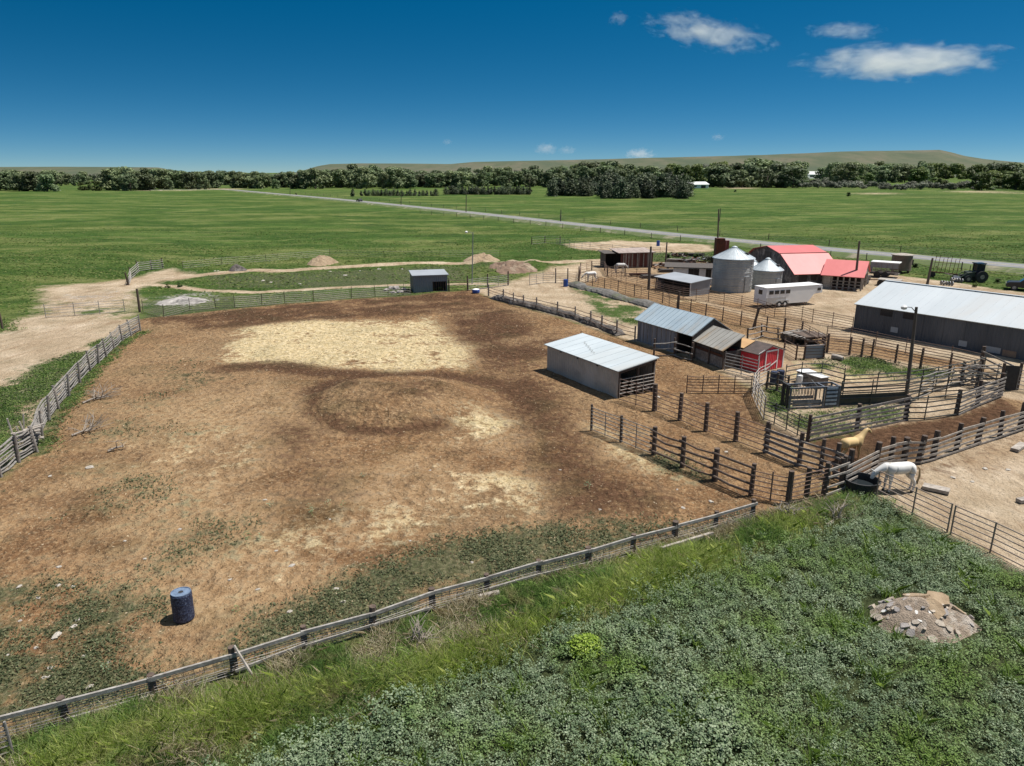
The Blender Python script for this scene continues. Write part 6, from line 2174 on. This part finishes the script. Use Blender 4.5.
for k in range(27):
    plant_tree('windbreak_conifer', 446.5 + k * 3.2 + R.uniform(-.4, .4), 194.6 + R.uniform(-.15, .15), R.uniform(7.2, 9.3), 'juniper', 'small dark conifer in the dense right windbreak row', 'right windbreak row of conifers', 1.2)
plant_tree('meadow_bush', 848, 196.4, 4.4, 'lime', 'lone round bush in the right meadow', None, 1.5, 'bush')
plant_tree('meadow_bush', 735, 192, 2.6, 'cotton', 'tiny dark bush in the meadow below farm shed', None, 1.4, 'bush')
plant_tree('meadow_bush', 296, 195, 2.2, 'cotton', 'tiny bush beside the far stretch of road', None, 1.4, 'bush')
plant_tree('leafy_bush', 425, 279, 11.5, 'cotton', 'dark upright bush behind the small feed shed', None, .7, 'bush')
for (x, y, h_, lab) in ((686, 257, 5, 'weedy bush in the junk row left of hopper'), (696, 259, 6, 'weedy bush at the right of the junk row'), (709, 262, 8, 'rusty brown bush beside the hopper tower'), (668, 258, 4.5, 'low weedy bush behind the short pole'),
                        (180, 287, 4.5, 'low green bush by the pale ash heap'), (168, 287.5, 4, 'smaller green bush left of the ash heap'), (975, 287, 4.5, 'weedy bush in front of the tractor'), (998, 283, 5, 'weedy bush between tractor and black truck'), (915, 268, 5, 'green weeds beside the brown tank')):
    plant_tree('weed_bush', x, y, h_, 'lime' if 'green' in lab or 'weedy' in lab else 'olive', lab, None, 1.6, 'bush')

# ------------------------------------------------------------------ crop in the foreground
def scatter(dens, x0, x1, y0, y1, attr, lo=.3, fall=None, rs=NR):
    """points at dens per square metre where the ground attribute exceeds lo; fall(y) thins with distance"""
    a = A[attr].reshape(SH)
    i0, i1 = np.searchsorted(xs, (x0, x1))
    j0, j1 = np.searchsorted(ys, (y0, y1))
    jj_, ii_ = np.meshgrid(np.arange(j0, j1), np.arange(i0, i1), indexing='ij')
    jj_, ii_ = jj_.ravel(), ii_.ravel()
    dx, dy = xs[ii_ + 1] - xs[ii_], ys[jj_ + 1] - ys[jj_]
    w_ = np.clip((a[jj_, ii_] - lo) / (1 - lo), 0, 1) * dx * dy * dens
    w_ *= (np.abs(xs[ii_]) < ys[jj_] * .80 + 6)
    if fall is not None:
        w_ = w_ * fall(ys[jj_])
    n = rs.poisson(w_)
    ii_, jj_ = np.repeat(ii_, n), np.repeat(jj_, n)
    x = xs[ii_] + (xs[ii_ + 1] - xs[ii_]) * rs.rand(len(ii_))
    y = ys[jj_] + (ys[jj_ + 1] - ys[jj_]) * rs.rand(len(ii_))
    return x, y


def vn2(x, y, scale, seed):
    r = np.random.RandomState(seed)
    T = r.rand(128, 128)
    out = 0
    for o_ in range(3):
        u, v = x * scale * 2 ** o_ + 50, y * scale * 2 ** o_ + 50
        i, j = np.floor(u).astype(int), np.floor(v).astype(int)
        fu, fv = u - i, v - j
        fu, fv = fu * fu * (3 - 2 * fu), fv * fv * (3 - 2 * fv)
        i0, j0, i1, j1 = i % 128, j % 128, (i + 1) % 128, (j + 1) % 128
        out = out + .5 ** o_ * ((T[i0, j0] * (1 - fu) + T[i1, j0] * fu) * (1 - fv) + (T[i0, j1] * (1 - fu) + T[i1, j1] * fu) * fv)
    return out / 1.75


x, y = scatter(34, -14, 36, 5, 36, 'crop', .2)
mx_, my_ = hc_.x, hc_.y
k = ((x - mx_ + .12) / 2.0) ** 2 + ((y - my_) / 1.5) ** 2 > 1
x, y = x[k], y[k]
np_ = len(x)
LPP = 24
big = .35 + 1.0 * vn2(x, y, .55, 5) * (.6 + .8 * vn2(x, y, .16, 6))
px_, py_ = np.repeat(x, LPP), np.repeat(y, LPP)
bg_ = np.repeat(big, LPP)
nL = len(px_)
D_ = NR.normal(size=(nL, 3))
D_[:, 2] = np.abs(D_[:, 2]) * 1.1 + .12
D_ /= np.linalg.norm(D_, axis=1, keepdims=True)
q = .35 + .65 * NR.rand(nL) ** .6
C = np.stack([px_ + D_[:, 0] * q * .19 * (.6 + .5 * bg_), py_ + D_[:, 1] * q * .19 * (.6 + .5 * bg_), gz(px_, py_) + .02 + (.08 + D_[:, 2] * q * .36) * bg_ * np.repeat(.7 + .6 * NR.rand(np_), LPP)], 1)
Nn = D_ * .5 + NR.normal(size=(nL, 3)) * .42 + np.array([.2, 0, 1.0])
hue = np.clip(np.repeat(NR.rand(np_), LPP) * .5 + NR.rand(nL) * .5, 0, 1)
crop_m = leaf_mat('broad_crop_leaves', [(.070, .115, .056), (.165, .228, .122), (.34, .40, .26)], rough=.55, nscale=.22, trans=.3, spec=.25, patch=((.070, .135, .024), .30, .49, (.20, .29, .065)))
tag(np_mesh('leafy_crop', leaf_quads(C, Nn, (.020 + .030 * NR.rand(nL)) * np.clip(bg_, .85, 1.2), .62), 4, crop_m, attrs={'v': hue}), kind='stuff')


# ------------------------------------------------------------------ grasses
def blades(name, x, y, h, wdt, m, v, lean=.5, kind='stuff'):
    n = len(x)
    a = NR.uniform(0, 6.28, n)
    z = gz(x, y)
    B0 = np.stack([x, y, z], 1)
    s = np.stack([np.cos(a), np.sin(a), np.zeros(n)], 1) * (np.asarray(wdt) * .5).reshape(-1, 1)
    la = NR.uniform(0, 6.28, n)
    l_ = h * lean * NR.rand(n)
    tip = B0 + np.stack([np.cos(la) * l_, np.sin(la) * l_, h], 1)
    mid = B0 * .5 + tip * .5 + np.stack([-np.cos(la) * l_ * .18, -np.sin(la) * l_ * .18, h * .08], 1)
    V_ = np.stack([B0 - s, B0 + s, mid + s * .8, tip, mid - s * .8], 1)
    return tag(np_mesh(name, V_.reshape(-1, 3), 5, m, attrs={'v': v}), kind=kind)


grass_m = leaf_mat('verge_grass_blades', [(.065, .125, .034), (.19, .31, .08), (.48, .58, .22)], rough=.6, nscale=.7, trans=.5, spec=.2, patch=((.22, .21, .08), .9, .50, (.54, .47, .29)))
x, y = scatter(2600, -32, 26, 9, 40, 'verge', .1)
nz_ = vn2(x, y, .55, 21)
k = NR.rand(len(x)) < np.clip(.22 + (nz_ - .3) * 2.2, .12, 1)
x, y, nz_ = x[k], y[k], nz_[k]
blades('verge_grass', x, y, (.08 + .40 * NR.rand(len(x)) ** 1.7) * (.25 + nz_ * 1.15), .011 + .013 * NR.rand(len(x)), grass_m, np.clip(NR.rand(len(x)) * .5 + (vn2(x, y, .33, 77) - .3) * 1.5, 0, 1), 1.5)
# bright yellow green band where the verge meets the crop
yg = leaf_mat('yellow_green_grass', [(.17, .26, .04), (.34, .43, .09), (.58, .62, .24)], rough=.6, nscale=.6, trans=.5, spec=.2)
bx, by = [], []
for (qx, qy, rx, n) in ((150, 742, 1.3, 3200), (230, 722, 1.5, 6000), (262, 716, 1.3, 4500), (310, 704, 1.0, 2500), (355, 690, 1.0, 2200), (420, 676, 1.2, 3200), (470, 660, 1.1, 3000), (515, 632, 1.0, 2500), (640, 590, 1.3, 4500), (660, 570, 1.4, 5000), (598, 600, 1.0, 3000), (700, 565, 1.2, 4000), (785, 527, 1.2, 2500), (100, 750, 1.2, 4000)):
    p = G(qx, qy)
    u, v_ = NR.normal(size=n) * rx * .75, NR.normal(size=n) * rx * .35
    bx.append(p.x + u * .9 - v_ * .1)
    by.append(p.y + v_ + u * .42)
x, y = np.concatenate(bx), np.concatenate(by)
k = (ga('brown', x, y) < .3)
x, y = x[k], y[k]
blades('tall_yellow_grass', x, y, .2 + .38 * NR.rand(len(x)), .010 + .011 * NR.rand(len(x)), yg, NR.rand(len(x)), 1.2)
# dry, straw coloured weeds along the foot of the fence and in bare spots of the verge
dry_m = leaf_mat('dry_weed_stalks', [(.22, .18, .10), (.40, .34, .22), (.58, .52, .38)], rough=.8, nscale=.6, trans=.3, spec=.1)
x, y = scatter(900, -32, 26, 9, 40, 'verge', .05)
nz_ = vn2(x, y, .7, 55)
# nearest the fence first
fl = np.array([[p.x, p.y] for p in (G(*q) for q in [(0, 742), (155, 702), (306, 653), (489, 595), (634, 555), (756, 520), (840, 500)])])
df = np.full(len(x), 1e9)
for a_, b_ in zip(fl, fl[1:]):
    e = b_ - a_
    t_ = np.clip(((x - a_[0]) * e[0] + (y - a_[1]) * e[1]) / (e @ e), 0, 1)
    df = np.minimum(df, np.hypot(x - a_[0] - t_ * e[0], y - a_[1] - t_ * e[1]))
k = NR.rand(len(x)) < np.clip((nz_ - .44) * 3.2 + np.clip(1 - df / .9, 0, 1) * .55 * np.clip((x + 12) / 14, .25, 1), 0, 1)
x, y = x[k], y[k]
blades('dry_weeds', x, y, .12 + .34 * NR.rand(len(x)), .012 + .012 * NR.rand(len(x)), dry_m, NR.rand(len(x)), 1.8)
# tall spiky green weeds standing out of the crop
cx_, cy_ = scatter(.5, -12, 34, 6, 34, 'crop', .8)
cx_, cy_ = np.repeat(cx_, 46), np.repeat(cy_, 46)
cx_, cy_ = cx_ + NR.normal(size=len(cx_)) * .10, cy_ + NR.normal(size=len(cx_)) * .10
blades('spiky_weeds', cx_, cy_, .25 + .40 * NR.rand(len(cx_)), .014 + .014 * NR.rand(len(cx_)), leaf_mat('spiky_weed_leaves', [(.07, .13, .02), (.16, .26, .045), (.30, .40, .10)], rough=.6, nscale=.4, trans=.4, spec=.2), NR.rand(len(cx_)), 1.6)
# one lime tussock
p = G(585, 650)
n = 2600
a, q = NR.uniform(0, 6.28, n), NR.rand(n) ** .6
lime_m = leaf_mat('lime_tussock_leaves', [(.15, .24, .022), (.28, .40, .05), (.44, .54, .13)], rough=.6, nscale=.6, trans=.35, spec=.2)
D_ = NR.normal(size=(n, 3))
D_[:, 2] = np.abs(D_[:, 2])
D_ /= np.linalg.norm(D_, axis=1, keepdims=True)
C = D_ * (.45 + .55 * NR.rand(n, 1)) * np.array([.68, .5, .55])
tb = thing('lime_bush', 'round bright lime green bush alone in the dark green crop', 'bush', p)
np_mesh('foliage', leaf_quads(C, D_ * .6 + NR.normal(size=(n, 3)) * .5 + np.array([.2, 0, .8]), .035 + .03 * NR.rand(n), .45), 4, lime_m, parent=tb, attrs={'v': NR.rand(n)})
MB().tube([(0, 0, -.05), (.02, 0, .3)], .03, 6).build('stem', BARK, tb)
# short weeds creeping over the arena and pens
weed_m = leaf_mat('short_weed_leaves', [(.036, .050, .022), (.082, .102, .045), (.18, .185, .10)], rough=.7, nscale=.6, trans=.2, spec=.2)
x, y = scatter(420, -50, 34, 15, 70, 'weed', .15, fall=lambda y: np.clip(22 / y, 0, 1) ** 1.5)
nz_ = vn2(x, y, .8, 33)
k = NR.rand(len(x)) < np.clip((nz_ - .30) * 3.0, 0, 1)
x, y = x[k], y[k]
n = len(x)
C = np.stack([x, y, gz(x, y) + .02 + .05 * NR.rand(n)], 1)
tag(np_mesh('short_weeds', leaf_quads(C, NR.normal(size=(n, 3)) * .5 + np.array([0, 0, .8]), (.03 + .035 * NR.rand(n)) * (1 + (y - 20) * .02), .5), 4, weed_m, attrs={'v': NR.rand(n)}), kind='stuff')
gl_m = leaf_mat('short_green_grass', [(.040, .085, .018), (.10, .17, .04), (.24, .30, .09)], rough=.7, nscale=.6, trans=.4, spec=.2)
x, y = scatter(420, -60, 40, 30, 75, 'lush', .25, fall=lambda y: np.clip(26 / y, 0, 1) ** 1.2)
n = len(x)
C = np.stack([x, y, gz(x, y) + .03 + .06 * NR.rand(n)], 1)
tag(np_mesh('short_grass', leaf_quads(C, NR.normal(size=(n, 3)) * .5 + np.array([.1, 0, .8]), (.03 + .03 * NR.rand(n)) * (1 + (y - 20) * .02), .4), 4, gl_m, attrs={'v': NR.rand(n)}), kind='stuff')
# dry litter and clods trodden into the arena
x, y = scatter(30, -60, 22, 14, 80, 'arena', .5, fall=lambda y: np.clip(26 / y, 0, 1))
n = len(x)
C = np.stack([x, y, gz(x, y) + .012], 1)
lit_m = leaf_mat('straw_litter', [(.060, .036, .021), (.15, .095, .055), (.46, .37, .25)], rough=.9, nscale=.3, trans=0, spec=.1)
tag(np_mesh('straw_litter', leaf_quads(C, NR.normal(size=(n, 3)) * .35 + np.array([0, 0, 1]), (.016 + .045 * NR.rand(n) ** 3) * (.7 + y * .016), .4), 4, lit_m, attrs={'v': NR.rand(n) ** 1.4}), kind='stuff')
# meadow: coarse tussocks that roughen the sward
mead_m = leaf_mat('meadow_tussocks', [(.042, .082, .014), (.080, .125, .024), (.155, .17, .06)], rough=.8, nscale=.05, trans=.2, spec=.15)
n = 260000
x = NR.uniform(-150, 150, n)
y = 62 + 150 * NR.rand(n) ** 1.1
k = (np.abs(x) < y * .8) & (ga('dirt', x, y) + ga('arena', x, y) < .25)
dr2 = np.full(len(x), 1e9)
for a_, b_ in zip(fine_p[::3], fine_p[3::3]):
    if min(a_.y, b_.y) > 320:
        continue
    e = np.array([b_.x - a_.x, b_.y - a_.y])
    t_ = np.clip(((x - a_.x) * e[0] + (y - a_.y) * e[1]) / (e @ e), 0, 1)
    dr2 = np.minimum(dr2, np.hypot(x - a_.x - t_ * e[0], y - a_.y - t_ * e[1]))
k &= (dr2 > 6.2) & (NR.rand(n) < np.clip(vn2(x * .4, y, .12, 9) * 2.4 - .55, .05, 1) * np.clip((215 - y) / 90, 0, 1))
x, y = x[k], y[k]
n = len(x)
C = np.stack([x, y, gz(x, y) + .03], 1)
tag(np_mesh('meadow_grass', leaf_quads(C, NR.normal(size=(n, 3)) * .22 + np.array([.1, 0, 1]), .10 + .16 * NR.rand(n), .7), 4, mead_m, attrs={'v': NR.rand(n)}), kind='stuff')


# ------------------------------------------------------------------ horses
def skin_body(name, verts, edges, m, parent, sub=2):
    me = bpy.data.meshes.new(name)
    me.from_pydata([v[:3] for v in verts], edges, [])
    o = bpy.data.objects.new(name, me)
    COL.objects.link(o)
    FAT = 1.24
    sk_ = o.modifiers.new('Skin', 'SKIN')
    for i, v in enumerate(verts):
        d = me.skin_vertices[0].data[i]
        d.radius = (v[3][0] * FAT, v[3][1] * FAT) if isinstance(v[3], tuple) else (v[3] * FAT, v[3] * FAT)
        d.use_root = i == 0
    sb = o.modifiers.new('Subdivision', 'SUBSURF')
    sb.levels = sb.render_levels = sub
    sm_ = o.modifiers.new('Smooth', 'SMOOTH')
    sm_.factor, sm_.iterations = .5, 7
    bpy.context.view_layer.update()
    ev = o.evaluated_get(bpy.context.evaluated_depsgraph_get())
    nm = bpy.data.meshes.new_from_object(ev)
    o.modifiers.clear()
    o.data = nm
    nm.name = name
    nm.polygons.foreach_set('use_smooth', [True] * len(nm.polygons))
    nm.materials.clear()
    nm.materials.append(m)
    o.parent = parent
    return o


def horse(label, q, rz, coat, mane, graze, sc=1.0, dark_leg=None):
    t = thing('horse', label, 'horse', gpos(q), rz)
    t.scale = (sc, sc, sc)
    if graze == 'down':
        neck = [(.70, 0, 1.27, .17), (.92, 0, 1.12, .125), (1.12, 0, .97, .105)]
        head = [(1.25, 0, .82, .10), (1.33, 0, .66, .075), (1.40, 0, .50, .06)]
    elif graze == 'drink':
        neck = [(.68, 0, 1.27, .19), (.88, 0, 1.16, .155), (1.04, 0, 1.06, .13)]
        head = [(1.17, 0, .97, .115), (1.25, 0, .80, .09), (1.30, 0, .64, .07)]
    else:
        neck = [(.66, 0, 1.45, .18), (.84, 0, 1.66, .14), (.98, 0, 1.84, .115)]
        head = [(1.10, 0, 1.86, .10), (1.27, 0, 1.72, .075), (1.40, 0, 1.58, .06)]
    V_ = [(-.10, 0, 1.16, (.30, .27)), (-.50, 0, 1.22, (.28, .27)), (-.74, 0, 1.20, (.20, .20)), (.28, 0, 1.18, (.29, .26)), (.52, 0, 1.25, (.26, .22))]
    E_ = [(0, 1), (1, 2), (0, 3), (3, 4)]
    prev = 4
    for v in neck + head:
        V_.append(v)
        E_.append((prev, len(V_) - 1))
        prev = len(V_) - 1
    st_ = {1: .02, -1: -.05}
    for s_ in (1, -1):
        off = st_[s_]
        for chain, root in (([(-.60, .15 * s_, 1.0, .15), (-.48, .17 * s_, .82, .105), (-.76 + off, .16 * s_, .52, .06), (-.72 + off, .16 * s_, .16, .042), (-.68 + off, .16 * s_, .03, .058)], 1),
                            ([(.46, .14 * s_, 1.0, .13), (.43, .16 * s_, .80, .085), (.46 - off, .16 * s_, .48, .055), (.45 - off, .16 * s_, .15, .042), (.49 - off, .16 * s_, .03, .056)], 4)):
            pr = root
            for v in chain:
                V_.append(v)
                E_.append((pr, len(V_) - 1))
                pr = len(V_) - 1
    body = skin_body('body', V_, E_, coat, t)
    # ears, eyes, mane, tail, hooves
    pl = Vector(neck[-1][:3])
    hd = Vector(head[-1][:3]) - Vector(head[0][:3])
    hd.normalize()
    upv = Vector((hd.z * -1, 0, hd.x)) if graze == 'up' else Vector((-hd.z, 0, hd.x))
    for s_ in (1, -1):
        b_ = Vector(head[0][:3]) - hd * .06 + Vector((0, .055 * s_, 0)) + upv * .07
        MB().tube([b_, b_ + upv * .09 + Vector((0, .02 * s_, 0)) - hd * .03, b_ + upv * .17 - hd * .05], .035, 6, .006).build('ear', coat, t, smooth=True)
        e_ = Vector(head[0][:3]) + hd * .10 + Vector((0, .085 * s_, 0)) + upv * .03
        MB().lathe([(.003, -.022), (.02, -.012), (.024, 0), (.02, .012), (.003, .022)], 10).build('eye', M['black'], t, loc=e_)
    mb = MB()
    ridge = [Vector(v[:3]) + Vector((0, 0, v[3] if not isinstance(v[3], tuple) else v[3][1])) * .86 for v in neck] + [pl + upv * .13]
    ridge = [Vector((.50, 0, 1.46))] + ridge
    for i in range(len(ridge) - 1):
        for j in range(7):
            a_ = ridge[i].lerp(ridge[i + 1], j / 7)
            mb.tube([a_, a_ + Vector((R.uniform(-.03, .03), .10, -.04)), a_ + Vector((R.uniform(-.05, .03), .15, -R.uniform(.16, .28)))], .03, 5, .008)
    mb.build('mane', mane, t)
    mb = MB()
    for j in range(9):
        s0 = Vector((-.86, R.uniform(-.03, .03), 1.24))
        mb.tube([s0, s0 + Vector((-.10, R.uniform(-.03, .03), -.10)), s0 + Vector((-.13 + R.uniform(-.03, .03), R.uniform(-.07, .07), -.45)), s0 + Vector((-.08 + R.uniform(-.05, .04), R.uniform(-.06, .06), -.85))], .04, 6, .012)
    mb.build('tail', dark_leg or mane, t)
    for s_ in (1, -1):
        off = st_[s_]
        for xx in (-.68 + off, .49 - off):
            MB().lathe([(.066, 0), (.055, .075)], 12).build('hoof', M['black'], t, loc=(xx + .01, .16 * s_, 0))
    return t


HW = mat('white_horse_coat', (.68, .67, .64), (.56, .54, .51), 1.6, .7, bstr=.05)
HG = mat('grey_horse_coat', (.50, .48, .46), (.34, .33, .32), 2.2, .7, bstr=.05)
HP = mat('palomino_coat', (.60, .43, .20), (.50, .34, .15), 1.4, .7, bstr=.05)
MW = mat('white_mane_hair', (.62, .58, .5), (.45, .4, .33), 6, .8)
MT = mat('yellowish_tail_hair', (.34, .25, .13), (.20, .15, .09), 6, .8)
horse('white horse drinking from the black stock tank', (896, 491.2), math.pi + .03, HW, MW, 'drink', 1.03, MT)
horse('palomino horse with raised head standing behind the dark plank fences', (849, 461), .35, HP, MW, 'up', .92)
horse('white horse grazing in the small pen by the blue barrel', (591, 282), math.pi + .15, HW, MW, 'down', 1.0)
horse('grey horse standing before the dark mouth of the board shed', (620, 272.6), .35, HG, MW, 'down', 1.0)

# ------------------------------------------------------------------ clouds
def cloud(label, cx, cy, wpx, hpx, dens, seed, dist=7000, thr=.0, depth=.7, tilt=0.0, lump=3.2):
    c = AT(cx, cy, dist)
    k = dist / F
    m = bpy.data.materials.new('cloud_vapour')
    m.use_nodes = True
    nt = m.node_tree
    for n_ in list(nt.nodes):
        if n_.type != 'OUTPUT_MATERIAL':
            nt.nodes.remove(n_)
    tc_ = nt.nodes.new('ShaderNodeTexCoord').outputs['Object']
    ln = nt.nodes.new('ShaderNodeVectorMath')
    ln.operation = 'LENGTH'
    L(nt, tc_, ln.inputs[0])
    mp_ = nt.nodes.new('ShaderNodeMapping')
    asp = max(1.0, wpx / hpx)
    mp_.inputs['Location'].default_value = (seed * 3.7, seed * 1.3, seed * 2.1)
    mp_.inputs['Scale'].default_value = (min(asp, 3.2) * .8, min(asp, 3.2) * .8 * depth, 1.0)
    L(nt, tc_, mp_.inputs['Vector'])
    nz = noise_n(nt, mp_.outputs[0], 1.7, 7, .62, .4)
    d = math_(nt, 'SUBTRACT', 1.0, ln.outputs['Value'])
    d = math_(nt, 'ADD', math_(nt, 'MULTIPLY', d, 1.25), math_(nt, 'MULTIPLY', math_(nt, 'SUBTRACT', nz, .58 + thr), lump))
    d = math_(nt, 'MULTIPLY', math_(nt, 'MINIMUM', math_(nt, 'MAXIMUM', d, 0), .8), dens)
    pv = nt.nodes.new('ShaderNodeVolumePrincipled')
    pv.inputs['Color'].default_value = (.985, .985, .985, 1)
    pv.inputs['Anisotropy'].default_value = .0
    L(nt, d, pv.inputs['Density'])
    L(nt, pv.outputs[0], nt.nodes['Material Output'].inputs['Volume'])
    bm = bmesh.new()
    bmesh.ops.create_icosphere(bm, subdivisions=3, radius=1.0)
    me = bpy.data.meshes.new('cloud')
    bm.to_mesh(me)
    bm.free()
    me.materials.append(m)
    o = bpy.data.objects.new('cloud', me)
    COL.objects.link(o)
    o.location = c
    o.scale = (wpx / 2 * k, wpx / 2 * k * depth, hpx / 2 * k)
    o.rotation_euler = (0, tilt, 0)
    return tag(o, label, 'cloud')


cloud('big lens shaped white cloud at the upper right', 902, 62, 208, 34, .0034, 1.0, thr=.035, lump=3.0)
cloud('long ragged white cloud at top right of centre', 708, 33, 146, 27, .0032, 2.3, thr=.06, tilt=.19)
cloud('thin wispy cloud above the big lens cloud', 845, 31, 78, 15, .0022, 3.1, thr=.02, tilt=.05)
cloud('faint small wisp near the top edge', 618, 18, 24, 16, .003, 4.9, thr=.04)
cloud('tiny puffy cloud low over the central skyline', 546, 148.5, 26, 13, .008, 5.7, 4500)
cloud('second tiny puff just right of the first low one', 567, 150, 20, 10, .006, 6.2, 4500)
cloud('small flat topped cloud resting on the mesa skyline', 640, 154, 36, 13, .010, 7.3, 4500)
cloud('minute puff above the mesa right of centre', 718, 137, 16, 8, .006, 8.8, 4500)
cloud('minute puff in the sky above the conifer rows', 447, 142, 12, 7, .006, 9.4, 4500)
SKY_STRETCH, SKY_AIR, SKY_DUST, SKY_OZ, SKY_GAMMA, SKY_HUE, SKY_SAT, SKY_STR, EXPOSURE = 2.2, 1.0, .5, 3.0, 1.0, .486, 1.42, .074, 0.55
# ------------------------------------------------------------------ sun, sky
SUN_AZ, SUN_EL = math.radians(12), math.radians(66)     # azimuth from +X towards +Y
sv = Vector((math.cos(SUN_EL) * math.cos(SUN_AZ), math.cos(SUN_EL) * math.sin(SUN_AZ), math.sin(SUN_EL)))
sl = bpy.data.lights.new('sun', 'SUN')
sl.energy = 4.6
sl.angle = math.radians(.5)
sl.color = (1, .955, .89)
so = bpy.data.objects.new('sun', sl)
COL.objects.link(so)
so.location = sv * 100
so.rotation_euler = sv.to_track_quat('Z', 'Y').to_euler()
w = bpy.data.worlds.new('World')
S.world = w
w.use_nodes = True
nt = w.node_tree
bg = nt.nodes['Background']
tc = nt.nodes.new('ShaderNodeTexCoord')
mp = nt.nodes.new('ShaderNodeMapping')
mp.inputs['Scale'].default_value = (1, 1, SKY_STRETCH)
mp.inputs['Location'].default_value = (0, 0, .045)
L(nt, tc.outputs['Generated'], mp.inputs['Vector'])
sk = nt.nodes.new('ShaderNodeTexSky')
sk.sky_type = 'NISHITA'
sk.sun_disc = False
sk.sun_elevation = SUN_EL
sk.sun_rotation = math.pi / 2 - SUN_AZ
sk.altitude = 1600
sk.air_density = SKY_AIR
sk.dust_density = SKY_DUST
sk.ozone_density = SKY_OZ
L(nt, mp.outputs[0], sk.inputs['Vector'])
gm = nt.nodes.new('ShaderNodeGamma')
gm.inputs['Gamma'].default_value = SKY_GAMMA
L(nt, sk.outputs[0], gm.inputs[0])
hs = nt.nodes.new('ShaderNodeHueSaturation')
hs.inputs['Hue'].default_value = SKY_HUE
hs.inputs['Saturation'].default_value = SKY_SAT
# deep colour in the low sky; overhead paled and brightened to fill shadows
sx = nt.nodes.new('ShaderNodeSeparateXYZ')
L(nt, tc.outputs['Generated'], sx.inputs[0])
mr = nt.nodes.new('ShaderNodeMapRange')
mr.inputs['From Min'].default_value = .28
mr.inputs['From Max'].default_value = .55
mr.inputs['To Min'].default_value = SKY_SAT
mr.inputs['To Max'].default_value = .72
L(nt, sx.outputs['Z'], mr.inputs['Value'])
L(nt, mr.outputs[0], hs.inputs['Saturation'])
mv = nt.nodes.new('ShaderNodeMapRange')
mv.inputs['From Min'].default_value = .28
mv.inputs['From Max'].default_value = .55
mv.inputs['To Min'].default_value = .72
mv.inputs['To Max'].default_value = 1.1
L(nt, sx.outputs['Z'], mv.inputs['Value'])
L(nt, mv.outputs[0], hs.inputs['Value'])
L(nt, gm.outputs[0], hs.inputs['Color'])
L(nt, hs.outputs[0], bg.inputs['Color'])
bg.inputs['Strength'].default_value = SKY_STR
S.view_settings.view_transform = 'Standard'
S.view_settings.look = 'None'
S.view_settings.exposure = EXPOSURE
S.view_settings.gamma = 1
S.cycles.max_bounces = 6
S.cycles.diffuse_bounces = 3
S.cycles.glossy_bounces = 2
S.cycles.transparent_max_bounces = 8
S.cycles.volume_bounces = 3
S.cycles.use_denoising = True
